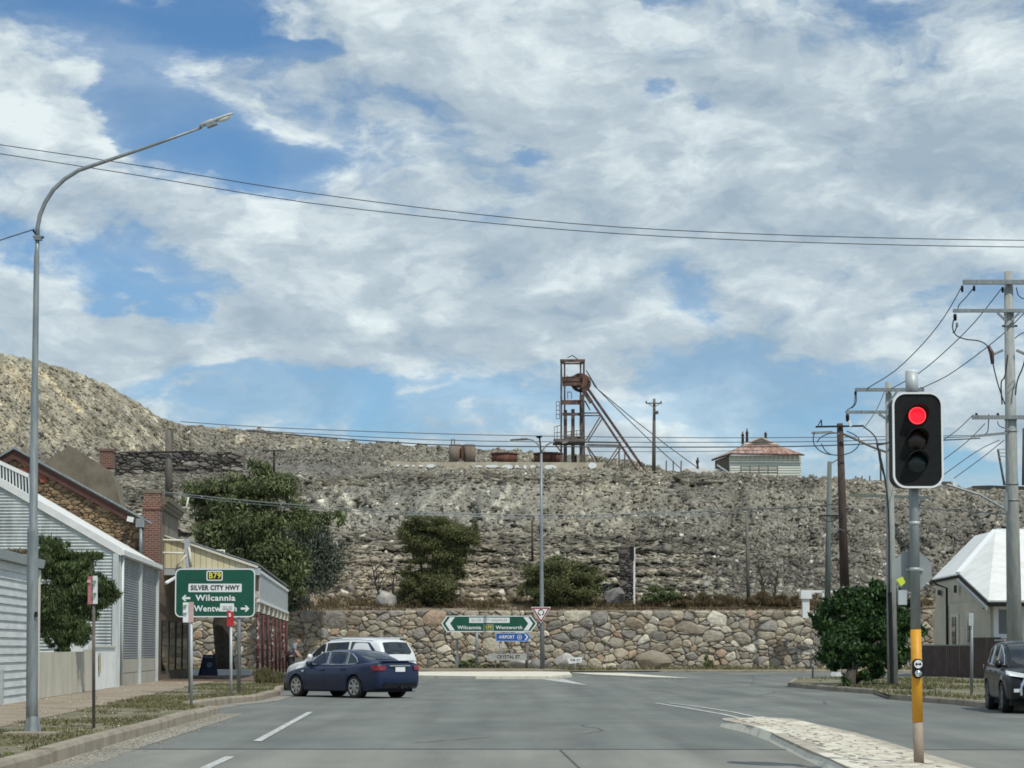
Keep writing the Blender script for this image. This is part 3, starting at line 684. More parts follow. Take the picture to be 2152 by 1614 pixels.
# loose rock, joined: nobody could count it
ico = bmesh.new(); bmesh.ops.create_icosphere(ico, subdivisions=1, radius=1); IV = np.array([v.co[:] for v in ico.verts]); IF = np.array([[v.index for v in f.verts] for f in ico.faces]); ico.free()
CV = np.array([(x, y, z) for x in (-.62, .62) for y in (-.62, .62) for z in (-.62, .62)]); CF = np.array([(0, 1, 3, 2), (4, 6, 7, 5), (0, 4, 5, 1), (2, 3, 7, 6), (0, 2, 6, 4), (1, 5, 7, 3)])
def rocks(name, n, row_lo, row_hi, pxl, pxh, smin, smax, flatz, wide, seed, keep=None, lift=.05, brighten=None, tilt=0.0, darken=None):
    g = np.random.default_rng(seed); u = g.uniform((pxl + 500) / 3200, (pxh + 500) / 3200, n) * (len(pxs) - 1); v = g.uniform(row_lo, row_hi, n)
    if keep is not None:
        kp = keep(bil(PX, u, v), bil(PY, u, v), g); u, v = u[kp], v[kp]; n = len(u)
    c = np.stack([bil(TX, u, v), bil(TY, u, v), bil(TZ, u, v)], -1)
    s = .8 * smin * (smax / smin) ** (g.random(n) ** 2.8)
    sx = s * g.uniform(.8, 1.3, n) * wide; sy = s * g.uniform(.7, 1.2, n); sz = s * g.uniform(.6, 1.1, n) * flatz
    T = (CV[None] + g.uniform(-.34, .34, (n, 8, 3))) * np.stack([sx, sy, sz], -1)[:, None]
    ax = g.normal(0, .6, (n, 3)) * (1 if flatz > .6 else .35); ax[:, 2] = g.uniform(0, 6.28, n) if flatz > .6 else g.normal(0, .25, n)
    if tilt: ax[:, 1] = tilt + g.normal(0, .2, n); ax[:, 2] = g.normal(0, .3, n)
    ca, sa = np.cos(ax), np.sin(ax)
    x, y, z = T[..., 0], T[..., 1], T[..., 2]
    y, z = y * ca[:, :1] - z * sa[:, :1], y * sa[:, :1] + z * ca[:, :1]
    x, z = x * ca[:, 1:2] + z * sa[:, 1:2], -x * sa[:, 1:2] + z * ca[:, 1:2]
    x, y = x * ca[:, 2:] - y * sa[:, 2:], x * sa[:, 2:] + y * ca[:, 2:]
    V = np.stack([x, y, z], -1) + c[:, None] + np.array([0, -.1, 1])[None, None] * (sz * lift)[:, None, None]
    F_ = (CF[None] + (np.arange(n) * 8)[:, None, None]).reshape(-1, 4)
    me = np_mesh(name, V.reshape(-1, 3), F_)
    tt = tint(bil(PX, u, v), bil(PY, u, v), c[:, 1]); 
    if brighten is not None: w = (g.random(n) < brighten)[:, None]; tt = np.where(w, tt * 1.2 + .16, tt)
    if darken is not None: w = (g.random(n) < darken)[:, None]; tt = np.where(w, tt * .42, tt)
    set_tint(me, np.repeat(tt, 8, 0))
    return tag(link_mesh(name, me, M['rock']), kind='stuff')
r2, r3, r4, r5, r6 = 10, 50, 116, 138, 182
def slope_keep(a, b, g):
    p = .06 + .8 * np.clip(np.exp(-((b - 1008) / 16) ** 2) + np.exp(-((b - 1130) / 22) ** 2), 0, 1) + np.where(a > 1330, .35, 0) + 1.8 * np.clip(fbm(a / 60, b / 22, 77, 3), 0, 1)
    return g.random(len(a)) < p
rocks('rubble', 36000, r3, r4, 560, 2350, .04, .27, .8, 1.15, 1, keep=slope_keep, brighten=.04)
rocks('rubble', 13000, r4 - 6, r5 - 3, -200, 2350, .05, .26, .7, 1.25, 2, brighten=.03)
rocks('rubble', 15000, r5, r6 - 1, 340, 1400, .06, .38, .8, 1.3, 3, brighten=.03)
rocks('rubble', 11000, r5, r6 - 1, -250, 420, .05, .36, .6, 2.1, 13, brighten=.04, tilt=.72)
rocks('terrace_rubble', 15000, r2, r3 + 5, 560, 1640, .06, .36, .5, 1.7, 4, brighten=.05)
rocks('rubble', 20000, r2, r3 + 4, 1480, 2350, .06, .33, .8, 1.25, 5, brighten=.08)
rocks('terrace_rubble', 4500, r3 - 6, r3 + 5, 620, 1560, .10, .5, .45, 1.7, 6, brighten=.03)
rocks('rubble', 8000, r3, r4 + 10, 150, 640, .07, .4, .55, 1.5, 7, brighten=.10)
rocks('footing_rubble', 2200, 6, 13, 560, 1500, .08, .42, .7, 1.2, 8, brighten=.25)
rocks('dark_slabs', 1300, r4 - 9, r4 + 3, 640, 1500, .15, .7, .4, 1.8, 21, keep=lambda a, b, g: g.random(len(a)) < .35 + 1.8 * fbm(a / 60, b / 30, 78, 2))
rocks('bright_chips', 5200, r2, r5, 300, 2350, .07, .22, .8, 1.3, 41, brighten=.75)
rocks('bright_chips', 1600, r5, r6 - 2, -200, 1300, .09, .26, .7, 1.5, 42, brighten=.7)
rocks('dark_chips', 3500, r2, r4, 560, 2350, .10, .34, .6, 1.6, 43, darken=.9)
rocks('boulder_scatter', 700, r2, r4, 560, 2350, .25, .62, .8, 1.2, 12, brighten=.35)

def one_rock(px, py, d, w, h, m_, label, seed, dep=None):
    g = np.random.default_rng(seed); bm = bmesh.new(); bmesh.ops.create_icosphere(bm, subdivisions=3, radius=1)
    n_ = [(Vector(g.normal(0, 1, 3)).normalized(), g.uniform(.55, .95)) for _ in range(10)]
    for v in bm.verts:
        for nn_, dd in n_:
            k = v.co.dot(nn_)
            if k > dd: v.co -= nn_ * (k - dd)
        v.co *= 1 + float(fbm(v.co.x * 2 + 9, v.co.y * 2 + v.co.z * 2 + seed, seed)) * .2
        v.co.x *= w / 2; v.co.y *= (dep or w) / 2; v.co.z *= h / 2
    me = bpy.data.meshes.new('boulder'); bm.to_mesh(me); bm.free(); c = P(px, py, d)
    o = link_mesh('boulder', me, m_, None, c); return tag(o, label, 'boulder')
brk = mat('pale_boulder_stone', (.24, .23, .21), (.50, .48, .44), 1.2, .9, c3=(.33, .31, .29), bump=.6)
brg = mat('grey_boulder_stone', (.15, .14, .135), (.26, .25, .235), 1.5, .9, bump=.6)
one_rock(812, 1262, 133.6, 1.5, 1.5, brk, 'large pale streaked boulder above the stone wall, beside the bare leaning sapling', 3)
one_rock(1287, 1255, 133.6, 1.6, 1.5, brg, 'rounded grey boulder above the stone wall, left of the thin white post', 4)
one_rock(1093, 1398, 128.6, 1.7, .8, brk, 'long pale rock lying under the CRYSTAL ST sign', 5, .9)
one_rock(1130, 1400, 128.3, 1.7, 1.1, brg, 'broad rounded rock at the foot of the tall twin-arm street lamp', 6, .9)
one_rock(1183, 1393, 129.0, 1.7, 1.3, brk, 'pale angular rock at the foot of the stone wall behind the small tilted sign', 7, .8)
one_rock(1371, 1393, 129.6, 2.4, 1.5, mat('brown_boulder_stone', (.22, .19, .14), (.31, .27, .21), 1, .9, bump=.5), 'wide brown triangular boulder at the foot of the stone wall', 8, .9)

# stone retaining wall
WY = 130.6; sw = S(WY)
wall = thing('stone_wall', (0, WY, 0), 'long rough fieldstone retaining wall below the rubble hill', 'stone wall')
wz = P(0, 1283, WY).z
xl, xr = (300 - 1076) * sw, (1960 - 1076) * sw
q = mb(); q.box(((xl + xr) / 2, WY + .75, wz / 2 - .08), (xr - xl, 1.3, wz)); q.build('core', M['stonedark'], wall)
gg = np.random.default_rng(5); n_w = 1200
sx_ = gg.uniform(xl, xr, n_w); sy_ = gg.uniform(.0, wz, n_w)
lay_stones([(xl, -.05), (xr, -.05), (xr, wz), (xl, wz)], n_w, 1.5, .26, .15, .013, lambda a, b, h: (a, WY + .08 - h, b + .0), M['wallstone'], wall, 'stone', 295, np.c_[sx_, sy_], 5)
q = mb(); q.prism([(xl - 30, WY + .1, wz - .04), (xr + 60, WY + .1, wz - .04), (xr + 60, 134.8, wz + .50), (xl - 30, 134.8, wz + .50)], (0, 0, -2.5))
q.build('wall_top_soil', M['dirt'], kind='structure')

# ------------------------------------------------------------------ foliage
def leaf_mesh(name, clumps, n, size, m, parent, droop=0.0, asp=.35, seed=0, shell=.6):
    g = np.random.default_rng(seed); C_ = np.array([c for c, r in clumps], float); R_ = np.array([r if hasattr(r, '__len__') else (r, r, r) for c, r in clumps], float)
    w = (R_.prod(1)) ** .8; idx = g.choice(len(C_), n, p=w / w.sum())
    d = g.normal(0, 1, (n, 3)); d /= np.linalg.norm(d, axis=1)[:, None]; rad = g.random(n) ** shell
    c = C_[idx] + d * R_[idx] * rad[:, None] * (1 + np.abs(g.normal(0, .22, (n, 1))) * (g.random((n, 1)) < .4))
    a = g.normal(0, 1, (n, 3)); a[:, 2] -= droop * 2; a /= np.linalg.norm(a, axis=1)[:, None]
    b = np.cross(a, d + g.normal(0, .6, (n, 3))); b /= np.linalg.norm(b, axis=1)[:, None] + 1e-9
    s = size * g.uniform(.6, 1.4, n)[:, None]; a = a * s; b = b * s * asp
    V = np.stack([c - a, c + b * .9, c + a, c - b * .9], 1).reshape(-1, 3); F_ = np.arange(n * 4).reshape(-1, 4)
    me = np_mesh(name, V, F_); return link_mesh(name, me, m, parent, (0, 0, 0) if parent is None else (0, 0, 0))
def set_origin(o, loc):
    loc = Vector(loc); o.data.transform(Matrix.Translation(-loc)); o.location = o.location + loc
def px_clumps(lst, d, dd=.8, jit=0, sub=0, seed=0, spread=.90, rs=.43):
    """lst of (px,py,rx,ry[,offset]) -> crown clumps; each is broken up into smaller ones"""
    g = random.Random(seed); out = []
    for t in lst:
        px, py, rx, ry = t[:4]; off = t[4] if len(t) > 4 else 0; k = S(d); c = P(px, py, d + off)
        if not sub: out.append((c, (rx * k, rx * k * dd, ry * k))); continue
        for _ in range(int(sub * max(1, min(5, rx * ry / 1800.0)) + 2)):
            v = Vector((g.gauss(0, 1), g.gauss(0, 1), g.gauss(0, 1))).normalized() * g.random() ** .4 * spread; r = rs * g.uniform(.6, 1.25)
            out.append((c + Vector((v.x * rx * k, v.y * rx * k * dd, v.z * ry * k)), (rx * k * r, rx * k * r * dd, ry * k * r * .85)))
    return out
def tree(name, label, base, trunk, limbs, clumps, n, size, lm, bm_, seed, droop=.3, group=None, asp=.35, cat='tree'):
    t = thing(name, base, label, cat, group)
    if trunk:
        q = mb(True); q.tube(*trunk, n=9); q.build('trunk', bm_, t)
    if limbs:
        q = mb(True)
        for pts, r in limbs: q.tube(pts, r, n=6)
        q.build('limbs', bm_, t)
    o = leaf_mesh('crown', clumps, n, size, lm, t, droop, asp, seed); return t
def wig(a, b, n, amp, seed):
    g = random.Random(seed); a, b = Vector(a), Vector(b); L = (b - a).length
    return [a + (b - a) * (i / n) + Vector((g.uniform(-1, 1), g.uniform(-1, 1), g.uniform(-.4, .4))) * amp * L * math.sin(math.pi * i / n) for i in range(n + 1)]
def tap(r0, r1, n): return [r0 + (r1 - r0) * i / n for i in range(n + 1)]

# ------------------------------------------------------------------ trees and shrubs
b0 = G(478, 1412); d1 = 116.0
def gp(px, d, z=0): v = P(px, 1361, d); return Vector((v.x, v.y, z))
T1c = px_clumps([(440, 1010, 62, 30), (545, 1000, 45, 34), (600, 1030, 42, 34), (500, 1045, 60, 30), (420, 1045, 46, 22), (470, 1100, 60, 40), (560, 1100, 62, 40), (610, 1075, 48, 35),
                 (520, 1150, 62, 40), (440, 1130, 45, 35), (590, 1160, 52, 36), (580, 1215, 50, 30), (640, 1100, 40, 26), (500, 1100, 90, 70), (560, 1180, 80, 60), (450, 1170, 50, 50), (540, 1030, 80, 40), (680, 1095, 42, 20, -1), (715, 1090, 24, 18, -1), (500, 1205, 50, 30), (610, 1250, 40, 30)], d1, .9, sub=9, seed=2)
tb = gp(472, d1, .1)
tree('gum_tree', 'big olive green gum tree rising behind the cream veranda gable', tb,
     ([tb, P(470, 1370, d1), P(464, 1310, d1), P(478, 1260, d1), P(500, 1200, d1), P(512, 1150, d1)], [.62, .5, .48, .40, .3, .22]),
     [(wig(P(470, 1300, d1), P(445, 1080, d1), 5, .05, 1), tap(.26, .08, 5)), (wig(P(495, 1210, d1), P(590, 1090, d1), 5, .05, 2), tap(.2, .06, 5)),
      (wig(P(500, 1190, d1), P(540, 1010, d1), 5, .05, 3), tap(.2, .05, 5)), (wig(P(492, 1215, d1 - 1), P(430, 1140, d1 - 2), 4, .06, 4), tap(.14, .04, 4))],
     T1c, 62000, .135, M['leaf_gum'], M['bark'], 4, .5)
d2 = 121.0; tb = gp(640, d2 + 12, 3.5)
tb = P(632, 1290, 132.5)
tree('gum_tree', 'darker grey green gum with bare pale forked limbs, right of the big olive gum', tb,
     ([tb, P(634, 1240, 131), P(622, 1180, 129), P(600, 1130, 127)], [.34, .28, .22, .16]),
     [([P(568, 1128, 127), P(585, 1105, 126), P(602, 1088, 125), P(630, 1078, 124), P(660, 1072, 123), P(700, 1078, 122)], [.15, .13, .11, .09, .06, .03]),
      ([P(598, 1092, 125), P(599, 1075, 125), P(600, 1060, 125), P(588, 1042, 124)], [.08, .07, .05, .03]),
      (wig(P(634, 1240, 130), P(690, 1140, 128), 4, .06, 8), tap(.14, .04, 4))],
     px_clumps([(640, 1130, 55, 40), (640, 1190, 70, 80), (690, 1140, 40, 40), (660, 1180, 50, 40), (620, 1200, 52, 42), (625, 1250, 45, 32), (690, 1175, 30, 30), (600, 1270, 40, 18)], 128, .6, sub=8, seed=5),
     24000, .12, M['leaf_grey'], M['bark_pale'], 6, .4)
d3 = 133.3; tb = P(905, 1282, d3)
tree('mulga_tree', 'two tiered flat topped olive tree standing alone on the stone wall', tb,
     ([tb, P(907, 1250, d3), P(912, 1200, d3), P(915, 1150, d3)], [.22, .2, .16, .1]),
     [(wig(P(908, 1240, d3), P(860, 1120, d3), 5, .05, 11), tap(.12, .04, 5)), (wig(P(909, 1230, d3), P(975, 1130, d3), 5, .05, 12), tap(.12, .04, 5)),
      (wig(P(907, 1255, d3), P(865, 1220, d3), 4, .06, 13), tap(.1, .03, 4)), (wig(P(907, 1255, d3), P(960, 1210, d3), 4, .06, 14), tap(.1, .03, 4))],
     px_clumps([(915, 1108, 52, 18), (880, 1120, 32, 26), (965, 1128, 42, 24), (905, 1150, 42, 24), (985, 1140, 22, 22), (885, 1165, 24, 20), (940, 1160, 34, 18),
                (925, 1190, 30, 16), (870, 1215, 30, 26), (920, 1225, 44, 28), (960, 1200, 24, 28), (880, 1245, 34, 22), (845, 1235, 12, 14), (915, 1135, 68, 42), (905, 1235, 58, 40), (930, 1180, 34, 30), (950, 1120, 50, 34), (870, 1135, 36, 34), (870, 1240, 36, 32), (985, 1145, 26, 28), (910, 1100, 60, 22), (853, 1118, 20, 26), (995, 1118, 18, 24), (955, 1172, 34, 22), (880, 1175, 26, 20), (860, 1255, 26, 22), (950, 1245, 26, 22)], d3, .8, sub=9, seed=9),
     80000, .085, M['leaf_olive'], M['bark'], 10, .2)
tb = P(1178, 1278, 133)
tree('acacia_bush', 'wide rounded olive green bush on the stone wall behind the twin-arm lamp', tb,
     ([tb, P(1176, 1250, 133), P(1172, 1220, 133)], [.16, .14, .08]),
     [(wig(P(1176, 1262, 133), P(1125, 1215, 133), 4, .06, 16), tap(.09, .03, 4)), (wig(P(1177, 1262, 133), P(1240, 1215, 133), 4, .06, 17), tap(.09, .03, 4))],
     px_clumps([(1180, 1188, 46, 20), (1135, 1205, 38, 26), (1225, 1205, 42, 24), (1178, 1225, 60, 26), (1110, 1235, 26, 26), (1250, 1225, 26, 20), (1140, 1255, 42, 22), (1200, 1255, 40, 22), (1180, 1225, 82, 40)], 133, .8, sub=8, seed=12),
     40000, .09, M['leaf_olive'], M['bark'], 14, .2, cat='bush')
d5 = 69.0; tb = G(1783, 1450); 
tree('broadleaf_bush', 'large deep green broadleaf bush growing at the kerb right of the wall', tb,
     ([tb, P(1786, 1425, d5 + 1.5), P(1800, 1380, d5 + 4)], [.26, .2, .14]),
     [(wig(P(1790, 1400, d5 + 3), P(1740, 1320, d5 + 5), 4, .06, 21), tap(.14, .04, 4)), (wig(P(1795, 1395, d5 + 3), P(1880, 1320, d5 + 5), 4, .06, 22), tap(.14, .04, 4))],
     px_clumps([(1828, 1248, 62, 30), (1775, 1272, 48, 34), (1880, 1272, 48, 34), (1735, 1312, 36, 34), (1800, 1315, 62, 44), (1870, 1325, 56, 44), (1918, 1318, 26, 38), (1762, 1358, 44, 34),
                (1830, 1372, 58, 36), (1888, 1380, 34, 30), (1720, 1300, 24, 22), (1815, 1318, 92, 72), (1765, 1395, 28, 22, -2), (1800, 1422, 26, 18, -3), (1840, 1408, 28, 18, -2), (1780, 1372, 48, 30, -3), (1850, 1370, 46, 30, -3), (1782, 1436, 16, 12, -4)], d5 + 5, .8, sub=8, seed=14),
     75000, .085, M['leaf_dark'], M['bark'], 18, .6, asp=.55, cat='bush')
d6 = 58.5; tb = gp(140, d6, .13)
tree('peppercorn_shrub', 'feathery drooping green shrub hanging over the cream fence at left', tb,
     ([tb, P(140, 1380, d6 + .5), P(135, 1300, d6 + .5), P(130, 1220, d6 + .5)], [.12, .1, .09, .05]),
     [(wig(P(138, 1300, d6 + .4), P(215, 1210, d6), 5, .07, 31), tap(.06, .02, 5)), (wig(P(135, 1280, d6 + .4), P(110, 1140, d6), 5, .06, 32), tap(.06, .02, 5))],
     px_clumps([(105, 1145, 26, 30), (100, 1190, 34, 34), (150, 1200, 50, 34), (190, 1185, 32, 26), (215, 1235, 36, 32), (160, 1255, 55, 32), (115, 1260, 42, 40), (140, 1305, 44, 32), (125, 1350, 32, 26), (232, 1250, 20, 20), (185, 1290, 25, 18), (125, 1230, 42, 90), (160, 1240, 60, 50), (110, 1320, 26, 50), (100, 1300, 22, 60), (150, 1330, 38, 34), (185, 1270, 40, 26), (100, 1170, 26, 40), (145, 1185, 44, 26), (215, 1240, 36, 40), (100, 1300, 22, 60), (150, 1325, 36, 36), (120, 1160, 30, 30)], d6, .6, sub=7, seed=17),
     100000, .065, M['leaf_shrub'], M['bark'], 22, .9, asp=.22, cat='shrub')
def small_shrub(px, py, d, rx, ry, n, sz, m_, label, seed, name='low_shrub', cat='shrub', sub=5, asp=.35, droop=-.3):
    base = P(px, py + ry * .9, d); q = mb(True)
    g = random.Random(seed); root = thing(name, base, label, cat)
    for k in range(4): q.tube(wig(base, P(px + g.uniform(-.6, .6) * rx, py - ry * .2, d), 3, .05, seed + k), tap(.03, .01, 3), n=5)
    q.build('stem', M['bark'], root)
    leaf_mesh('foliage', px_clumps([(px, py, rx, ry), (px - rx * .4, py + ry * .3, rx * .6, ry * .6), (px + rx * .45, py + ry * .3, rx * .6, ry * .6)], d, .7, sub=sub, seed=seed), n, sz, m_, root, droop, asp, seed)
small_shrub(1388, 1250, 132.6, 40, 20, 3500, .12, M['leaf_gum'], 'light green rounded shrub on the stone wall, right of the thin white post', 41)
small_shrub(1430, 1262, 132.4, 24, 14, 1600, .12, M['drygrass'], 'brown dry shrub touching the light green rounded shrub', 42)
for i, (px, rx, lb) in enumerate(((1478, 18, 'small brown dry tussock, first right of the light green shrub'), (1530, 30, 'brown dry tussock left of the leaning timber post on the wall'), (1600, 30, 'brown dry tussock at the foot of the two bare saplings'), (1655, 28, 'brown dry tussock against the white railing post'))):
    small_shrub(px, 1259, 132.4, rx, 14, 2200, .14, M['drygrass'], lb, 50 + i, 'dry_tussock', 'tussock', asp=.12, droop=-1.5)
small_shrub(985, 1398, 128.4, 24, 16, 2000, .12, M['leaf_gum'], 'green weedy bush at the foot of the double arrow sign', 61)
small_shrub(1035, 1404, 127.5, 30, 8, 1200, .12, M['grass'], 'low green weeds beside the CRYSTAL ST sign', 62, 'weed_clump', 'weeds')
small_shrub(940, 1272, 132.5, 16, 8, 700, .13, M['drygrass'], 'tawny tuft on the wall right of the two tiered tree', 63, 'dry_tussock', 'tussock', asp=.12, droop=-1.5)
small_shrub(870, 1268, 132.5, 20, 10, 900, .13, M['drygrass'], 'tawny tuft on the wall left of the two tiered tree', 64, 'dry_tussock', 'tussock', asp=.12, droop=-1.5)
small_shrub(1490, 1392, 129.7, 12, 20, 900, .10, M['leaf_gum'], 'green creeper growing up the face of the stone wall', 65, 'wall_creeper', 'creeper')
small_shrub(565, 1424, 76, 36, 16, 2600, .16, M['grass'], 'tall green grass clump at the kerb in front of the navy sedan', 66, 'grass_clump', 'grass clump', asp=.08, droop=-2.2)
small_shrub(1838, 1586, G(1838, 1598).y, 11, 14, 240, .035, M['leaf_gum'], 'small weed sprouting between the painted pavers of the median', 67, 'median_weed', 'weed', sub=3)
small_shrub(1642, 1523, G(1642, 1526).y + .1, 8, 4, 90, .035, M['leaf_gum'], 'tiny weed at the pointed tip of the median island', 68, 'median_weed', 'weed', sub=3)
def sapling(px, py0, py1, dx, d, label, seed, nb=7):
    g = random.Random(seed); q = mb(True); base = P(px, py0, d); top = P(px + dx, py1, d)
    main = wig(base, top, 6, .03, seed); q.tube(main, tap(.10, .02, 6), n=6)
    for k in range(nb):
        i = g.randint(1, 4); p = main[i]; e_ = P(px + dx * i / 6 + g.uniform(-28, 28), py0 + (py1 - py0) * min(1, i / 6 + g.uniform(.25, .45)), d + g.uniform(-.5, .5)); q.tube(wig(p, e_, 3, .07, seed + k), tap(.05, .012, 3), n=5)
    q.build('bare_sapling', M['bark'], None, label, 'sapling')
sapling(806, 1280, 1165, -30, 133.2, 'bare dark sapling leaning left beside the pale boulder', 71)
sapling(1605, 1268, 1165, -12, 133.2, 'bare dark sapling right of the leaning timber post on the wall', 72)
sapling(1625, 1268, 1195, 12, 133.4, 'shorter bare sapling leaning right, beside the white railing', 73, 5)
sapling(822, 1275, 1195, 8, 134.0, 'thin twiggy sapling behind the leaning sapling', 74, 4)

# grass: blades on the verges and the wall top
def blades(name, pts, h, m_, seed, w=.012, kind='stuff'):
    g = np.random.default_rng(seed); n = len(pts); pts = np.asarray(pts, float); hh = h * g.uniform(.4, 1.3, n)
    a = g.uniform(0, 6.28, n); ln = g.normal(0, .45, (n, 2)) * hh[:, None]; dx = np.cos(a) * w * g.uniform(.7, 1.5, n); dy = np.sin(a) * w
    V = np.stack([pts + np.c_[-dx, -dy, np.zeros(n)], pts + np.c_[dx, dy, np.zeros(n)], pts + np.c_[ln[:, 0], ln[:, 1], hh]], 1).reshape(-1, 3)
    return tag(link_mesh(name, np_mesh(name, V, np.arange(n * 3).reshape(-1, 3)), m_), kind=kind)
def in_poly_np(x, y, poly):
    c = np.zeros(len(x), bool); n = len(poly)
    for i in range(n):
        x1, y1 = poly[i]; x2, y2 = poly[(i + 1) % n]
        if y1 == y2: continue
        c ^= ((y1 > y) != (y2 > y)) & (x < (x2 - x1) * (y - y1) / (y2 - y1) + x1)
    return c
g = np.random.default_rng(3); n = 90000
x = g.uniform(-14, -5, n); y = 24 + (75 - 24) * g.random(n) ** 1.1
polyL = [(a, b) for a, b in edge] + [(XF(74) + 2.3, 78), (XF(20) + 2.3, 10)]
xf = np.array([XF(v) + 2.2 for v in y]); k = in_poly_np(x, y, [(a - .12, b) for a, b in edge] + [(-40, 84), (-40, 10)]) & (x > xf) & (fbm(x * .55, y * .35, 4, 4) + .25 * fbm(x * 3, y * 2, 5, 2) > -.07)
blades('verge_grass', np.c_[x[k], y[k], np.full(k.sum(), .13)], .05, M['grass'], 5, .012)
x = g.uniform(9.5, 40, 60000); y = g.uniform(50, 96, 60000); k = in_poly_np(x, y, [(45, 50)] + [(a, b) for a, b in vr] + [(45, 97)]) & (fbm(x * .3, y * .3, 14, 4) > .03)
blades('verge_grass', np.c_[x[k], y[k], np.full(k.sum(), .13)], .10, M['grass'], 6, .022)
px_ = g.uniform(300, 1960, 26000); d_ = g.uniform(131, 135.5, 26000); k = fbm(px_ / 30, d_, 24, 3) > -.1
u = (px_[k] + 500) / 3200 * (len(pxs) - 1); v = np.interp(d_[k], [132, 135, 136.5], [0, 5, 10]); zz2 = bil(TZ, u, v); zz2 = np.where(d_[k] < 132.2, wz - .05, zz2)
blades('wall_top_grass', np.c_[(px_[k] - 1076) / FPX * d_[k], d_[k], zz2], .3, M['drygrass'], 7, .035)
x = g.uniform(-20, 40, 9000); y = g.uniform(125.5, 130.4, 9000); k = fbm(x * .4, y * .5, 34, 3) > .02
blades('wall_foot_grass', np.c_[x[k], y[k], np.full(k.sum(), .07)], .28, M['grass'], 8, .035)
# grit along the kerbs and scraps of litter
def grit(name, n, fn, smn, smx, m_, seed):
    g = np.random.default_rng(seed); c = fn(g, n); n = len(c); s = g.uniform(smn, smx, n)
    V = (IV[None] * (1 + g.uniform(-.3, .3, (n, 12, 1))) * s[:, None, None] * np.array([1, 1, .6]) + c[:, None]).reshape(-1, 3)
    tag(link_mesh(name, np_mesh(name, V, (IF[None] + (np.arange(n) * 12)[:, None, None]).reshape(-1, 3)), m_), kind='stuff')
def verge_pts(g, n):
    y = g.uniform(24, 80, n); x = np.array([XF(v) for v in y]) + g.uniform(.1, 5.0, n); k = in_poly_np(x, y, [(a - .15, b) for a, b in edge] + [(-40, 84), (-40, 10)]); return np.c_[x[k], y[k], np.full(k.sum(), .142)]
grit('gravel', 900, verge_pts, .008, .03, M['wallstone'], 9)
grit('gravel', 1500, lambda g, n: np.c_[np.interp((y_ := g.uniform(25, 44, n)), [24.7, 44.3], [-5.5, -6.2]) + np.abs(g.normal(0, .3, n)), y_, np.full(n, .012)], .004, .014, M['wallstone'], 10)

# ------------------------------------------------------------------ left: white boarded building
fa = math.atan(.067); FD = Vector((-math.sin(fa), math.cos(fa), 0)); FN = Vector((math.cos(fa), math.sin(fa), 0))
def F_(d, out, z): return Vector((XF(d), d, z)) + FN * out        # point at shop front line, set out towards the street
b = thing('white_building', F_(51, 0, 0), 'low white building of flaking horizontal boards at the left edge', 'building')
q = mb(); q.prism([F_(51.5, -.12, 0), F_(51.5, -.12, 3.35), F_(51.5, -4, 3.35), F_(51.5, -4, 0)], FD * -24); q.build('wall', M['boardwhite'], b)
nb_ = 17; hh = 3.34 / nb_
for i in range(nb_):
    q = mb(); z0 = .14 + i * (3.2 / nb_); z1 = z0 + 3.2 / nb_ + .004
    s_ = [F_(51.42, -.115, z0), F_(51.42, .035, z0), F_(51.42, .0, z1), F_(51.42, -.115, z1)]
    q.prism(s_, FD * -23.8); q.build('board', M['boardwhite'], b)
q = mb(); q.prism([F_(51.62, -.1, 3.36), F_(51.62, .16, 3.36), F_(51.62, .2, 3.56), F_(51.62, -.1, 3.56)], FD * -24.1); q.build('parapet_cap', M['galv_light'], b)
q = mb(); q.box(F_(51.5, .03, 1.72), (.13, .13, 3.2)); q.build('corner_post', M['creamtrim'], b)
q = mb(); q.beam(F_(50.6, .1, 3.2), F_(50.6, .1, 2.4), .09); q.build('downpipe', M['white'], b)
q = mb(); q.box(F_(46.4, .07, .55), (.1, .12, .75)); q.build('meter_cover', M['galv_light'], b)
# debris on its roof edge
leaf_o = leaf_mesh('leaf_litter', [(P(30, 1160, 49), (.45, .3, .07))], 500, .05, M['drygrass'], None, 0, .3, 3); tag(leaf_o, kind='stuff')

# cream fence and gate
fc = thing('sheet_fence', F_(52, 0, .13), 'cream ribbed metal fence below the drooping shrub at left', 'fence')
def ribbed(p0, p1, z0, z1, pitch, dep, out=None, vertical=True):
    """ribbed sheet from p0 to p1 (ground points)"""
    q = mb(); p0, p1 = Vector(p0), Vector(p1); L = (p1 - p0).length; n_ = max(2, int(L / pitch * 4)); d_ = (p1 - p0).normalized(); nn_ = Vector((d_.y, -d_.x, 0)) if out is None else out
    prof = [0, dep, dep, 0]; vs = []; fs = []
    for i in range(n_ + 1):
        p = p0 + d_ * (L * i / n_) + nn_ * prof[i % 4]; vs += [p + Vector((0, 0, z0)), p + Vector((0, 0, z1))]
    for i in range(n_): fs.append((2 * i, 2 * i + 2, 2 * i + 3, 2 * i + 1))
    q.add(vs, fs); return q
def corr_h(corners, pitch, dep, out):
    """sheet with horizontal corrugations between left edge (a0->a1) and right edge (b0->b1)"""
    a0, a1, b0, b1 = [Vector(c) for c in corners]; n_ = max(2, int((a1 - a0).length / pitch * 6)); q = mb(); vs = []; fs = []
    for i in range(n_ + 1):
        t = i / n_; o = Vector(out) * dep * math.sin(2 * math.pi * i / 6); vs += [a0 + (a1 - a0) * t + o, b0 + (b1 - b0) * t + o]
    for i in range(n_): fs.append((2 * i, 2 * i + 1, 2 * i + 3, 2 * i + 2))
    q.add(vs, fs); q.smooth = True; return q
for i in range(5):
    a, b_ = 51.7 + i * 2.1, 51.7 + (i + 1) * 2.1 - .05
    ribbed(F_(a, 0, 0), F_(b_, 0, 0), .15, 1.30 if i < 4 else 1.36, .20, .025, FN).build('panel', M['fence_cream'], fc)
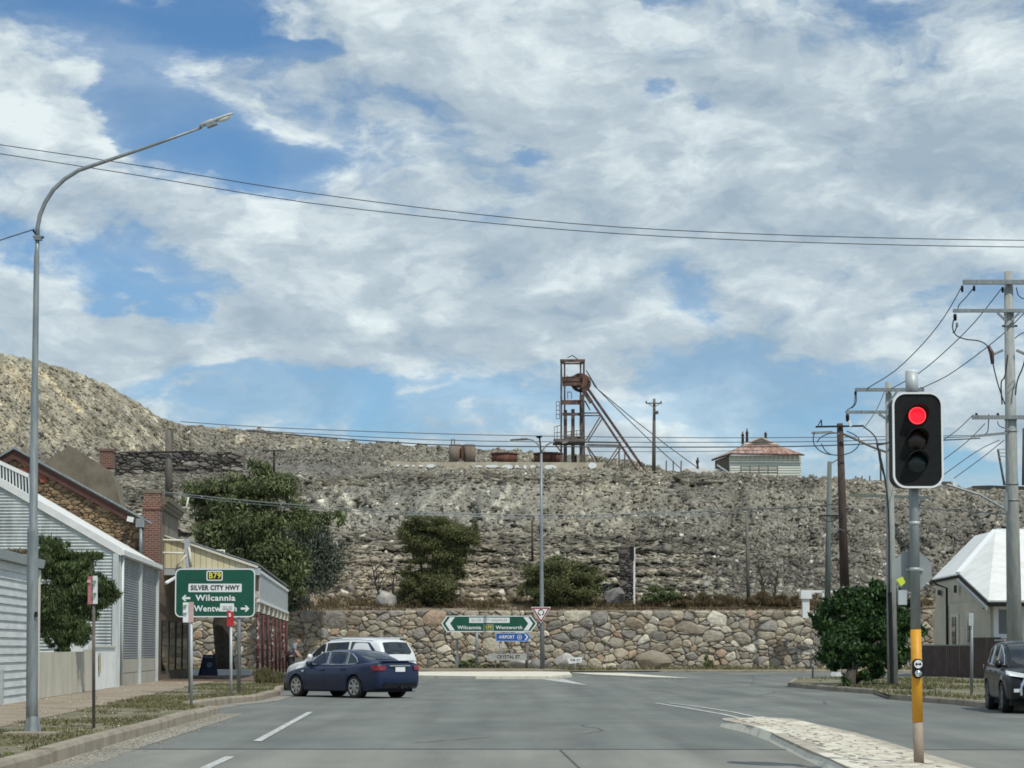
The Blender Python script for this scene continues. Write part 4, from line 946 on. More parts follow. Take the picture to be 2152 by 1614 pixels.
ribbed(F_(62.3, .02, 0), F_(67.2, .02, 0), .15, 1.42, .22, .025, FN).build('gate_panel', M['white'], fc, label='whiter, slightly taller end panel')
q = mb(); q.prism([F_(62.2, .08, 1.42), F_(62.2, -.06, 1.42), F_(62.2, -.06, 1.47), F_(62.2, .08, 1.47)], FD * 5.1); q.build('top_rail', M['creamtrim'], fc)
q = mb(); q.box(F_(63.3, .07, .95), (.02, .35, .6), Matrix.Rotation(fa, 3, 'Z')); q.build('notice', mat('stained_notice', (.38, .30, .12), (.62, .58, .42), 9, .7), fc)
q = mb(); q.box(F_(65.3, -.75, .95), (.62, 1.2, 1.66)); q.build('water_tank', M['white'], None, 'white box shaped tank behind the whiter gate panel', 'tank')

# corrugated shed
sh = thing('iron_shed', F_(68, 0, 0), 'white corrugated iron shed with a raked roofline at left', 'shed')
dS, dE = 68.0, 80.4
zE = P(0, 1160, dS).z + .0
zR = P(0, 1020, dS).z; rake = (zR - zE) / (P(240, 1100, dS).x - P(0, 1100, dS).x)
xc = XF(dS); xlft = xc - 7.0
def rk(x): return zE + (xc - x) * rake
nsh = 9
for i in range(nsh):          # sheets on the end wall facing the road junction
    z0, z1 = .3, None; xa, xb = xc - .12 - (i + 1) * .76, xc - .12 - i * .76
    zt = rk(xb) - .12; q = mb(); vs = []; fs = []; n_ = int((rk(xa) - .1) / .105 * 6)
    for j in range(n_ + 1):
        z = .25 + j * .0175; xe = xa if z < rk(xa) - .1 else xa + (z - (rk(xa) - .1)) / -rake * -1
        # right edge is cut off by the rake
        xr_ = xb if z <= rk(xb) - .1 else xb - (z - (rk(xb) - .1)) / rake
        xr_ = max(xr_, xa); vs += [(xa, dS + .03 * math.sin(2 * math.pi * j / 6), z), (xr_, dS + .03 * math.sin(2 * math.pi * j / 6), z)]
    for j in range(n_): fs.append((2 * j, 2 * j + 1, 2 * j + 3, 2 * j + 2))
    q.add(vs, fs); q.smooth = True; q.build('sheet', M['corr'], sh)
q = mb(); q.prism([(xc + .12, dS - .1, zE - .13), (xc + .12, dS - .1, zE + .12), (xlft, dS - .1, rk(xlft) + .12), (xlft, dS - .1, rk(xlft) - .16)], (0, .16, 0)); q.build('barge_board', M['white'], sh)
q = mb(); q.box((xc - .05, dS - .03, zE / 2), (.18, .12, zE - .1)); q.build('corner_trim', M['corr'], sh)
q = mb(); ve_ = -.067 * (dE - dS); q.prism([(xc + .05, dS, zE + .05), (xc + .05 + ve_, dE, zE + .05), (xlft + ve_, dE, rk(xlft) + .05), (xlft, dS, rk(xlft) + .05)], (0, 0, .06)); q.build('roof', M['roofwhite'], sh)
for a, b_ in ((dS + .35, 74.3), (74.6, dE - .1)):
    q = corr_h([F_(a, -.02, 1.05), F_(a, -.02, zE - .08), F_(b_, -.02, 1.05), F_(b_, -.02, zE - .08)], .085, .022, FN); q.build('side_sheet', M['corr_grey'], sh)
    for z0, z1 in ((.12, .55), (.57, 1.03)):
        q = mb(); q.prism([F_(a, .0, z0), F_(b_, .0, z0), F_(b_, .0, z1), F_(a, .0, z1)], FN * -.2); q.build('plinth_block', M['concrete_pale'], sh)
for d_, w in ((68.12, .16), (74.42, .2), (80.35, .14)):
    q = mb(); q.box(F_(d_, .03, zE / 2), (.12, w, zE), Matrix.Rotation(fa, 3, 'Z')); q.build('post', M['corr'], sh)
q = mb(); q.prism([F_(67.9, .02, zE - .1), F_(67.9, .22, zE - .1), F_(67.9, .22, zE + .06), F_(67.9, .02, zE + .06)], FD * 12.6); q.build('gutter', M['white'], sh)
q = mb(True); q.tube([F_(68.3, .12, zE - .1), F_(68.35, .12, .2)], .05); q.build('downpipe', M['corr'], sh)
# balustrade above the shed roof
bl = thing('balustrade', P(30, 1010, 69), 'sloping white balustrade with close balusters above the shed roof', 'balustrade')
q = mb(); q.beam(P(-60, 944, 68.6), P(60, 1000, 68.6), .1, .12); q.build('top_rail', M['white'], bl)
q = mb(); q.beam(P(-60, 984, 68.6), P(62, 1043, 68.6), .1, .12); q.build('bottom_rail', M['corr'], bl)
for i in range(19):
    t = i / 18; a, c = P(-60 + 120 * t, 944 + 56 * t, 68.6), P(-60 + 122 * t, 984 + 59 * t, 68.6); q = mb(); q.beam(a, c, .042); q.build('baluster', M['corr'], bl)
q = mb(); q.prism([P(-80, 940, 70.2), P(62, 1008, 70.2), P(62, 1050, 70.2), P(-80, 990, 70.2)], (0, .1, 0)); q.build('dark_backing', M['blackmatt'], bl)
q = mb(); q.prism([P(-80, 988, 68.7), P(63, 1043, 68.7), P(63, 1075, 68.7), P(-80, 1010, 68.7)], (0, .1, 0)); q.build('apron_board', M['galv'], bl)

# stone shop building
dB = 82.0
st = thing('stone_building', P(200, 1361, dB), 'tan sandstone gabled building with a red brick corner pier', 'building')
apx, rgt, lft = P(33, 948, dB), P(304, 1098, dB), P(-60, 1000, dB)
zb = 4.5
def to3s(a, b_, h): return (a, dB - h, b_)
reg = [(lft.x, zb), (rgt.x, zb), (rgt.x, rgt.z - .15), (apx.x, apx.z - .15), (lft.x, lft.z - .15)]
q = mb(); q.prism([(x, dB + .06, z) for x, z in reg], (0, .4, 0)); q.build('wall_core', M['mortar_tan'], st)
lay_stones(reg, 1250, 1.9, .25, .05, .012, to3s, M['ironstone'], st, 'stone', 285, None, 9)
q = mb(); q.prism([apx + Vector((0, -.2, 0)), rgt + Vector((.25, -.2, -.14)), rgt + Vector((.25, -.2, -.42)), apx + Vector((0, -.2, -.33)), lft + Vector((0, -.2, -.3)), lft + Vector((0, -.2, 0))], (0, .16, 0)); q.build('barge_board', mat('maroon_barge', (.07, .03, .025), (.11, .05, .04), 3, .8), st)
q = mb(); o3 = Vector((-1.15, 14, 0))
q.add([apx + Vector((0, -.32, .06)), rgt + Vector((.35, -.32, -.1)), rgt + Vector((.35, -.32, -.02)), apx + Vector((0, -.32, .15)), lft + Vector((0, -.32, .1)), lft + Vector((0, -.32, .02))] + [v + o3 for v in (apx + Vector((0, 0, .06)), rgt + Vector((.35, 0, -.1)), rgt + Vector((.35, 0, -.02)), apx + Vector((0, 0, .15)), lft + Vector((0, 0, .1)), lft + Vector((0, 0, .02)))],
      [(0, 1, 2, 3), (0, 3, 4, 5), (3, 2, 8, 9), (4, 3, 9, 10), (0, 1, 7, 6), (5, 0, 6, 11), (1, 2, 8, 7)]); q.build('roof', M['galv'], st)
q = mb(); arc = [(apx.x + .75 * math.cos(R(a)) + .55, dB - .09, P(0, 985, dB).z - .55 + .62 * math.sin(R(a))) for a in range(180, -1, -18)]
arc2 = [(apx.x + .45 * math.cos(R(a)) + .55, dB - .09, P(0, 985, dB).z - .55 + .34 * math.sin(R(a))) for a in range(180, -1, -18)]
q.prism(arc + arc2[::-1], (0, .1, 0)); q.build('brick_arch', mat('arch_brick', (.22, .07, .045), (.32, .12, .08), 8, .9), st)
# brick with real courses
mbk = bpy.data.materials.new('red_brickwork'); mbk.use_nodes = True; nt = mbk.node_tree; bk = nt.nodes.new('ShaderNodeTexBrick'); g_ = nt.nodes.new('ShaderNodeNewGeometry')
sp = nt.nodes.new('ShaderNodeSeparateXYZ'); nt.links.new(g_.outputs['Position'], sp.inputs[0]); ad = nt.nodes.new('ShaderNodeMath'); nt.links.new(sp.outputs[0], ad.inputs[0]); nt.links.new(sp.outputs[1], ad.inputs[1])
cb = nt.nodes.new('ShaderNodeCombineXYZ'); nt.links.new(ad.outputs[0], cb.inputs[0]); nt.links.new(sp.outputs[2], cb.inputs[1]); nt.links.new(cb.outputs[0], bk.inputs['Vector'])
bk.inputs['Color1'].default_value = (.19, .07, .05, 1); bk.inputs['Color2'].default_value = (.11, .048, .038, 1); bk.inputs['Mortar'].default_value = (.30, .25, .20, 1)
bk.inputs['Scale'].default_value = 1; bk.inputs['Brick Width'].default_value = .24; bk.inputs['Row Height'].default_value = .086; bk.inputs['Mortar Size'].default_value = .009
nt.links.new(bk.outputs[0], nt.nodes['Principled BSDF'].inputs['Base Color']); nt.nodes['Principled BSDF'].inputs['Roughness'].default_value = .9; M['brick'] = mbk
k = S(dB)
q = mb(); pc = P(320, 1192, dB); zt = P(0, 1037, dB).z
q.box((pc.x, dB - .02, (zt + 2) / 2 + .3), (34 * k, .55, zt - 2.6)); q.build('brick_pier', M['brick'], st)
for yb, w_ in ((1062, 41), (1068, 38)):
    q = mb(); q.box((pc.x, dB - .02, P(0, yb, dB).z), (w_ * k, .66, .12)); q.build('brick_band', M['brick'], st)
q = mb(); q.box((pc.x, dB - .02, zt + .05), (37 * k, .62, .12)); q.build('pier_cap', M['render_tan'], st)
# parapet running back along the street
zc0 = P(0, 1050, dB).z; xs0 = P(336, 1100, dB).x
def PF(d, out, z): return Vector((xs0 - .067 * (d - dB), d, z)) + FN * out
q = mb(); q.prism([PF(dB + .25, 0, 3.2), PF(dB + .25, 0, zc0 - .2), PF(dB + .25, -.3, zc0 - .2), PF(dB + .25, -.3, 3.2)], FD * 7.5); q.build('parapet', M['render_tan'], st)
for zz_0, zz_1, o_ in ((zc0 - .05, zc0 + .12, .30), (zc0 - .18, zc0 - .052, .20), (zc0 - .32, zc0 - .182, .10)):
    q = mb(); q.prism([PF(dB + .2, -.35, zz_0), PF(dB + .2, o_, zz_0), PF(dB + .2, o_ + .03, zz_1), PF(dB + .2, -.35, zz_1)], FD * 7.6); q.build('cornice', M['render_tan'], st)
q = mb(); q.box((P(298, 1095, dB).x, dB - .3, P(0, 1100, dB).z), (.34, .2, .34)); q.build('rain_head', M['galv'], st)
q = mb(True); q.tube([P(296, 1110, dB - .3), P(296, 1185, dB - .3)], .075); q.build('downpipe', M['galv'], st)
q = mb(); q.beam(P(268, 1090, dB - .4), P(281, 1093, dB - .4), .2); q.build('floodlight', M['white'], st)
q = mb(); q.prism([F_(80.8, -.02, 0), F_(80.8, -.02, 3.6), F_(80.8, -.4, 3.6), F_(80.8, -.4, 0)], FD * 16); q.build('shop_front', mat('dark_shop_front', (.10, .075, .055), (.16, .12, .09), 1.5, .8), st)
for a in (82.5, 85.5, 88.5, 91.5):
    q = mb(); q.prism([F_(a, 0, .5), F_(a, 0, 2.5), F_(a + 2.1, 0, 2.5), F_(a + 2.1, 0, .5)], FN * .03); q.build('window', M['glassdark'], st)
# older rendered gable behind
dG = 104.0
og = thing('rendered_gable_building', P(170, 1200, dG), 'old plain rendered gable with brick chimney behind the stone building', 'building')
pts = [P(88, 975, dG), P(147, 936, dG), P(236, 992, dG), P(262, 1090, dG), P(262, 1300, dG), P(40, 1300, dG), P(40, 1010, dG)]
q = mb(); q.prism(pts, (-1.1, 8, 0)); q.build('gable_wall', M['render_tan'], og)
q = mb(); p = P(226, 965, dG + 1); q.box(p, (25 * S(dG), .9, 40 * S(dG))); q.build('chimney', M['brick'], og)
q = mb(); p = P(226, 947, dG + 1); q.box(p, (29 * S(dG), 1.0, 5 * S(dG))); q.build('chimney_cap', M['brick'], og)

# veranda with cream gable end
ve = thing('veranda', P(430, 1361, 88), 'corner veranda with cream boarded end, white fascia and maroon posts', 'veranda')
dV = 84.0
A0, A1, A2 = P(336, 1122, dV), P(532, 1192, dV), P(336, 1194, dV)
nbd = 16
for i in range(nbd):
    t0, t1 = i / nbd, (i + 1) / nbd - .004; x0, x1 = A0.x + (A1.x - A0.x) * t0, A0.x + (A1.x - A0.x) * t1
    z0, z1 = A0.z + (A1.z - A0.z) * t0, A0.z + (A1.z - A0.z) * t1; q = mb(); q.prism([(x0, dV, A2.z), (x1, dV, A2.z), (x1, dV, z1), (x0, dV, z0)], (0, .05, 0)); q.build('board', M['cream'], ve)
q = mb(); q.beam(A0 + Vector((0, -.08, .02)), A1 + Vector((.2, -.08, 0)), .1, .1); q.build('barge_board', M['creamtrim'], ve)
q = mb(); q.prism([A2 + Vector((-.3, -.1, -.28)), Vector((A1.x + .3, dV - .1, A2.z - .28)), Vector((A1.x + .3, dV - .1, A2.z - .003)), A2 + Vector((-.3, -.1, -.003))], (0, .14, 0)); q.build('beam', M['galv_light'], ve)
BK = FD * 30
q = mb(); e0, e1 = A0 + Vector((-.1, -.15, .1)), A1 + Vector((.25, -.15, .08)); q.add([e0, e1, e1 + Vector((0, 0, .05)), e0 + Vector((0, 0, .05)), e0 + BK, e1 + BK, e1 + BK + Vector((0, 0, .05)), e0 + BK + Vector((0, 0, .05))],
      [(0, 1, 2, 3), (4, 5, 6, 7), (3, 2, 6, 7), (0, 1, 5, 4), (1, 2, 6, 5), (0, 3, 7, 4)]); q.build('roof', M['galv'], ve)
fx = A1 + Vector((.18, 0, 0))
fz0, fz1 = P(0, 1262, dV).z, P(0, 1200, dV).z
for i in range(7):
    a, b_ = fx + FD * (1 + i * 4.1), fx + FD * (1 + i * 4.1 + 3.85); q = mb()
    q.prism([(a.x, a.y, fz0 + .08), (b_.x, b_.y, fz0 + .08), (b_.x, b_.y, fz1 - .02), (a.x, a.y, fz1 - .02)], FN * .05); q.build('fascia_panel', M['galv_light'], ve)
q = mb()
for zz in (fz0, fz1): q.beam(Vector((fx.x, fx.y, zz)) + FN * .04, Vector((fx.x, fx.y, zz)) + FN * .04 + FD * 29.5, .12)
q.build('fascia_frame', M['white'], ve)
for i in range(8):
    d_ = i * 4.1; p = fx + FD * (d_ + .5); q = mb(True); q.tube([(p.x, p.y, .1), (p.x, p.y, fz0 - .45)], .062, n=8); q.build('post', M['maroon' if i % 3 else 'peel'], ve)
    q = mb(); q.box((p.x, p.y, fz0 - .22), (.16, .16, .44)); q.build('post_cap', M['creamtrim'], ve)
q = mb(True); q.tube([F_(81, .3, P(0, 1225, 81).z), P(372, 1212, 83.6)], .07, n=8); q.build('awning_strut', M['white'], ve)
# inner dark wall and ceiling give depth
q = mb(); q.add([A2 + Vector((0, .3, -.1)), Vector((A1.x, dV + .3, A2.z - .1)), Vector((A1.x, dV + .3, A2.z - .1)) + BK, A2 + Vector((0, .3, -.1)) + BK], [(0, 1, 2, 3)]); q.build('ceiling', M['creamtrim'], ve)
# pipe rails on the veranda roof
rl = thing('roof_rail', P(330, 1190, 83.4), 'white pipe guard rail standing on the veranda roof by the brick pier', 'rail')
q = mb(True)
for a, b_ in (((307, 1134), (392, 1136)), ((307, 1161), (392, 1163)), ((328, 1134), (328, 1190))): q.tube([P(*a, 83.3), P(*b_, 83.3)], .045, n=8)
q.build('rails', M['creamtrim'], rl)
q = mb(); q.beam(P(393, 1133, 83.3), P(395, 1193, 83.3), .16, .2); q.build('end_post', M['galv_light'], rl)
q = mb(True); q.tube([P(392, 1166, 83.2), P(370, 1192, 83.2)], .04, n=6); q.tube([P(397, 1150, 83.2), P(402, 1192, 83.2)], .05, n=6); q.build('brace', M['creamtrim'], rl)
q = mb(True); q.tube([P(450, 1157, 90), P(471, 1157, 90), P(471, 1176, 90)], .05, n=6); q.build('roof_pipe', M['creamtrim'], None, 'short bent cream pipe standing on the veranda roof slope', 'pipe')
q = mb(True); q.tube([P(374, 1068, 88), P(392, 1066, 88), P(396, 1045, 88)], .04, n=6); q.build('parapet_bracket', M['creamtrim'], None, 'thin white bracket above the parapet of the stone building', 'bracket')
q = mb(); a, b_ = G(395, 1419, .1), G(528, 1419, .1); q.prism([(a.x, a.y, .1), (b_.x, b_.y, .1), (b_.x, b_.y, .38), (a.x, a.y, .38)], (0, .25, 0)); q.build('low_white_kerb', M['white'], None, 'low bright white wall beneath the veranda behind the sandwich board', 'low wall')
# sandwich board
sb = thing('sandwich_board', G(438, 1424, .13), 'dark blue A-frame board standing under the veranda', 'sandwich board'); ds = G(438, 1424, .13).y
q = mb(); q.prism([P(421, 1420, ds), P(458, 1420, ds), P(452, 1376, ds + .35), P(427, 1376, ds + .35)], (0, .04, .0)); q.build('front_panel', mat('navy_board', (.012, .02, .05), (.02, .03, .07), 4, .6), sb)
q = mb(); q.prism([P(416, 1420, ds + 1.1), P(452, 1420, ds + 1.1), P(450, 1376, ds + .4), P(427, 1376, ds + .4)], (0, .04, .0)); q.build('back_panel', M['black'], sb)
q = mb(); q.prism([P(429, 1383, ds + .2), P(447, 1383, ds + .2), P(447, 1379, ds + .2), P(429, 1379, ds + .2)], (0, .04, 0)); q.prism([P(x + 440, y + 1397, ds + .08) for x, y in circ(6, 12)], (0, .03, 0)); q.build('emblem', mat('board_print', (.10, .13, .18), (.22, .27, .33), 9), sb)

# ------------------------------------------------------------------ house at right
hs = thing('white_roofed_house', P(2083, 1361, 92), 'house with bright white hipped roof and plain tan side wall at right', 'house')
wallm = mat('tan_rendered_boards', (.56, .50, .385), (.66, .60, .465), .7, .9, c3=(.61, .55, .425))
far_, mid, near = (1966, 1216, 104.0), (2015, 1210, 99.5), (2083, 1268, 92.6)
def base(p): v = P(p[0], 1361, p[2]); return Vector((v.x, v.y, .1))
fb, mb2, nb2 = base(far_), base(mid), base(near)
q = mb(); q.prism([fb, mb2, nb2, P(*near), P(*mid), P(*far_)], (1.2, .6, 0)); q.build('side_wall', wallm, hs)
dirw = (nb2 - fb).normalized(); outw = Vector((-dirw.y, dirw.x, 0)); outw = outw if outw.x < 0 else -outw
for i in range(21):         # lapped boards low on the side wall
    z0 = .25 + i * .155; q = mb(); q.prism([Vector((*fb.xy, z0)), Vector((*nb2.xy, z0)), Vector((*nb2.xy, z0 + .15)), Vector((*fb.xy, z0 + .15))], outw * .02); q.build('board', wallm, hs)
def on_wall(px, py, o=.03):
    # intersection of the pixel ray with the side wall plane
    r = ray(px, py); n = outw; o_ = Vector((0, 0, CAMH)); t = (fb - o_).dot(n) / r.dot(n); return o_ + r * t + n * o
def wrect(x0, y0, x1, y1, th, name, m, o=.03):
    q = mb(); q.prism([on_wall(x0, y0, o), on_wall(x1, y0, o), on_wall(x1, y1, o), on_wall(x0, y1, o)], outw * th); return q.build(name, m, hs)
wrect(2001, 1290, 2017, 1358, .05, 'window_frame', M['creamtrim']); wrect(2005, 1297, 2013, 1356, .03, 'window_pane', M['glassdark'], .09)
wrect(2035, 1285, 2045, 1350, .05, 'window_frame', M['creamtrim']); wrect(2038, 1292, 2042, 1348, .03, 'window_pane', M['glassdark'], .09)
wrect(1973, 1240, 1978, 1251, .03, 'wall_vent', M['blackmatt']); wrect(2007, 1230, 2012, 1246, .03, 'wall_vent', M['blackmatt']); wrect(2068, 1272, 2072, 1280, .03, 'wall_vent', M['blackmatt'])
q = mb(True); q.tube([on_wall(1984, 1219, .5), on_wall(1985, 1228, .4), on_wall(1994, 1236, .1), on_wall(1995, 1358, .1)], .055, n=8); q.build('downpipe', M['black'], hs)
q = mb(); p = P(2083, 1266, 92.6); q.prism([(p.x + .02, 92.7, .1), (p.x + 7, 92.7, .1), (p.x + 7, 92.7, p.z), (p.x + .02, 92.7, p.z)], (0, .5, 0)); q.build('front_wall', M['white'], hs)
for (x0, x1) in ((2092, 2130),):
    k = S(92.6); a, b_ = P(x0, 1276, 92.6), P(x1, 1337, 92.6)
    q = mb(); q.ring([(a.x - .1, 92.66, a.z + .1), (b_.x + .1, 92.66, a.z + .1), (b_.x + .1, 92.66, b_.z - .1), (a.x - .1, 92.66, b_.z - .1)], [(a.x + .12, 92.66, a.z - .1), (b_.x - .1, 92.66, a.z - .1), (b_.x - .1, 92.66, b_.z + .1), (a.x + .12, 92.66, b_.z + .1)], (0, -.1, 0)); w_ = q.build('window_frame', M['white_clean'], hs)
    q = mb(); q.prism([(a.x + .12, 92.64, a.z - .1), (b_.x - .1, 92.64, a.z - .1), (b_.x - .1, 92.64, b_.z + .1), (a.x + .12, 92.64, b_.z + .1)], (0, .03, 0)); q.build('window_pane', M['glassdark'], w_)
q = mb(); q.prism([P(2089, 1350, 91.8), P(2150, 1350, 91.8), P(2150, 1342, 91.8), P(2089, 1342, 91.8)], (0, .6, 0)); q.build('porch_rail', M['maroon'], hs)
r0, r1_, r2_ = P(1958, 1219, 104.8), P(2015, 1207, 99.4), P(2092, 1117, 104.5); r3_ = P(2048, 1128, 112)
q = mb(); q.prism([r0, r1_, r2_, r3_], (.03, .05, .06)); q.build('roof_plane', M['roofwhite'], hs)
e0, e1 = P(2077, 1265, 91.6), P(2330, 1265, 91.6)
q = mb(); q.prism([r1_, e0, e1, P(2330, 1117, 104.5), r2_], (0, -.02, .07)); q.build('roof_plane', M['roofwhite'], hs)
q = mb(); q.beam(r1_ + Vector((0, 0, .08)), r2_ + Vector((0, 0, .08)), .30, .08); q.build('hip_capping', M['white_clean'], hs)
q = mb(); q.beam(r2_ + Vector((0, 0, .08)), P(2330, 1117, 104.5) + Vector((0, 0, .08)), .3, .1); q.build('ridge_capping', M['white_clean'], hs)
q = mb(); q.beam(r0 + Vector((0, -.1, -.10)), r1_ + Vector((0, -.1, -.10)), .1, .12); q.beam(r1_ + Vector((0, -.1, -.1)), e0 + Vector((0, -.1, -.1)), .1, .12); q.beam(e0 + Vector((0, -.1, -.12)), e1 + Vector((0, -.1, -.12)), .12, .16); q.build('gutter', M['black'], hs)
q = mb(); q.beam(r1_ + Vector((-.1, -.12, -.28)), e0 + Vector((-.1, -.12, -.28)), .08, .16); q.build('barge_board', M['galv_light'], hs)
# dark fence
df = thing('dark_fence', P(2010, 1361, 91), 'dark brown ribbed metal fence in front of the white roofed house', 'fence')
fA, fB = P(1938, 1361, 97), P(2105, 1361, 86.5)
mdf = mat('dark_brown_sheet', (.065, .042, .036), (.095, .064, .055), 2, .7)
for i in range(6):
    a = fA + (fB - fA) * (i / 6); b_ = fA + (fB - fA) * ((i + 1) / 6 - .004); zt = P(0, 1357 if i < 4 else 1352, (a.y + b_.y) / 2).z
    ribbed((a.x, a.y, 0), (b_.x, b_.y, 0), .1, zt if i < 4 else zt + .25, .24, .03).build('panel', mdf, df)
q = mb(); q.beam(Vector((fA.x, fA.y - .03, P(0, 1356, 97).z)), Vector((fA + (fB - fA) * .66).xy.to_3d()) + Vector((0, -.03, P(0, 1356, 90).z)), .06); q.build('top_rail', M['galv'], df)
# white railing by the bush
wr_ = thing('white_railing', P(1693, 1300, 128), 'white painted post and rail half hidden behind the deep green bush', 'railing')
dW = 128.5
for y0_, y1_ in ((1290, 1266), (1262, 1254),):
    pass
q = mb(); q.box((P(1693, 1275, dW).x, dW, P(0, 1275, dW).z), (.42, .42, 1.4)); q.build('post', M['white'], wr_)
q = mb(); q.box((P(1693, 1248, dW).x, dW, P(0, 1250, dW).z), (.66, .66, .5)); q.build('post_head', M['white'], wr_)
q = mb(); q.beam(P(1684, 1243, dW), P(1765, 1243, dW), .12, .14); q.build('rail', M['white'], wr_)
q = mb(); q.beam(P(1693, 1292, dW), P(1765, 1292, dW), .12, .14); q.build('rail', M['white'], wr_)
for px in (1730, 1762): q = mb(); q.beam(P(px, 1243, dW), P(px, 1320, dW), .12); q.build('baluster', M['white'], wr_)

# ------------------------------------------------------------------ on the hill: headframe
dH = 203.0; kH = S(dH)
hf = thing('mine_headframe', P(1205, 988, dH), 'rusty steel mine headframe with sheave wheel and raking back legs on the skyline', 'mine headframe')
def hb(pairs, w, name, m, dep=0.0, h=None):
    for p in pairs:
        q = mb(); q.beam(P(p[0], p[1], dH + dep), P(p[2], p[3], dH + dep), w * kH * 1.12, (h or w) * kH * 1.12); q.build(name, m, hf)
SR, SG = M['steelrust'], M['steelgrey']
hb([(1179.5, 990, 1179.5, 757), (1227, 808, 1227, 757), (1228, 990, 1226, 808)], 3.4, 'leg', SR, -1.3)
hb([(1187, 990, 1186.5, 760), (1220.5, 850, 1220, 760)], 3.0, 'leg', SR, 1.6)
hb([(1188, 992, 1188, 862), (1204, 990, 1204, 860), (1221.5, 992, 1221.5, 830)], 6.5, 'column', SG, 0)
hb([(1177, 758, 1229.5, 758)], 5, 'top_beam', SR, -1.4); hb([(1184, 764, 1222, 764)], 3, 'top_beam', SR, 1.6)
for x_, in ((1179.5,), (1227,)): q = mb(); q.beam(P(x_, 758, dH - 1.4), P(x_ + (6 if x_ < 1200 else -6), 764, dH + 1.6), 4 * kH); q.build('top_beam', SR, hf)
hb([(1192, 752, 1203, 747), (1203, 747, 1214, 755)], 1.6, 'roof_rod', SG)
hb([(1178, 843, 1226, 843), (1180, 848, 1224, 848)], 4, 'floor_beam', SR, -.6); hb([(1182, 870.5, 1228, 870.5)], 5, 'cross_beam', SR, -.6)
hb([(1228, 868, 1258, 868), (1228, 873.5, 1260, 873.5)], 2.2, 'brace', SR)
hb([(1182, 808, 1222, 807)], 6, 'sheave_beam', SR, -1.0)
q = mb(); q.box(P(1196, 929, dH), (67 * kH, 4.2, 5 * kH)); q.build('platform', SG, hf)
q = mb(); q.box(P(1208, 922, dH + .6), (40 * kH, 2.2, 4 * kH)); q.build('platform_kerb', SG, hf)
q = mb(); q.box(P(1203, 799, dH - .2), (42 * kH, 1.6, 9 * kH)); q.build('sheave_housing', SR, hf)
hb([(1181, 793, 1212, 791), (1181, 799, 1181, 790), (1192, 799, 1192, 789), (1203, 797, 1203, 789)], 1.5, 'handrail', SR, -1.0)
# sheave wheel
def wheel(cx, cy, r, dep):
    q = mb(True); c = P(cx, cy, dH + dep); q.tube([c + Vector((math.cos(a) * r * kH, 0, math.sin(a) * r * kH)) for a in [2 * math.pi * k / 28 for k in range(29)]], .16, n=6); w_ = q.build('sheave_wheel', SR, hf)
    for k in range(8):
        a = math.pi * 2 * k / 8; q = mb(); q.beam(c, c + Vector((math.cos(a) * r * kH, 0, math.sin(a) * r * kH)), .09); q.build('spoke', SR, w_)
    q = mb(True); q.tube([c + Vector((0, -.3, 0)), c + Vector((0, .3, 0))], .28, n=12); q.build('hub', SR, w_)
wheel(1222, 805, 17, .4); wheel(1219, 804, 17, 1.3)
q = mb(); q.prism([P(x + 1221, y + 800, dH - .5) for x, y in circ(15, 20)], (0, .5, 0)); q.build('wheel_guard', M['rust'], hf)
# raking legs
for a, b_, w_, dd in (((1224, 815), (1340, 989), 5.2, -.9), ((1232, 812), (1357, 991), 5.2, 1.1)):
    q = mb(); q.beam(P(*a, dH + dd), P(*b_, dH + dd * 3.0), w_ * kH, 4 * kH); q.build('raking_leg', SR, hf)
q = mb(); q.beam(P(1221, 812, dH), P(1243, 846, dH), 15 * kH, 8 * kH); q.build('leg_head', M['steelgrey'], hf)
hb([(1232, 925, 1261, 876), (1236, 927, 1266, 879), (1300, 938, 1266, 989), (1306, 940, 1272, 989), (1236, 940, 1270, 989), (1234, 940, 1256, 989), (1229, 842, 1240, 862)], 2.4, 'diagonal_brace', SG)
hb([(1230, 929, 1302, 930), (1232, 935, 1304, 936)], 3.0, 'brace', SG); hb([(1301, 936, 1301, 989), (1313, 945, 1313, 990)], 2.8, 'strut', SG)
hb([(1169, 880, 1169, 844), (1176, 880, 1176, 844)] + [(1169, y_, 1176, y_) for y_ in (844, 853, 862, 871, 880)], 1.1, 'ladder_cage', SG, -1)
hb([(1165, 928, 1165, 897), (1165, 897, 1180, 893), (1171, 928, 1171, 895), (1165, 910, 1180, 908), (1190, 908, 1228, 903), (1190, 915, 1228, 911), (1200, 922, 1200, 905), (1212, 922, 1212, 904)], 1.1, 'platform_rail', SG, -1)
hb([(1166, 933, 1178, 948)], 2.2, 'bracket', SG); hb([(1193, 823, 1193, 838), (1201, 825, 1201, 838), (1193, 824, 1201, 824)], 1.2, 'winch_frame', SG)
q = mb(); q.box(P(1210, 972, dH + .3), (4 * kH, .6, 30 * kH)); q.build('shaft_guide', M['rust'], hf)
for k, (pts) in enumerate((((1232, 778), (1250, 812), (1310, 872), (1368, 928), (1436, 990)), ((1233, 780), (1256, 818), (1330, 880), (1400, 935), (1478, 992)))):
    q = mb(); q.tube([P(*p, dH + 1 + i * 4) for i, p in enumerate(pts)], .05, n=5); q.build('guy_rope', M['steelgrey'], hf)

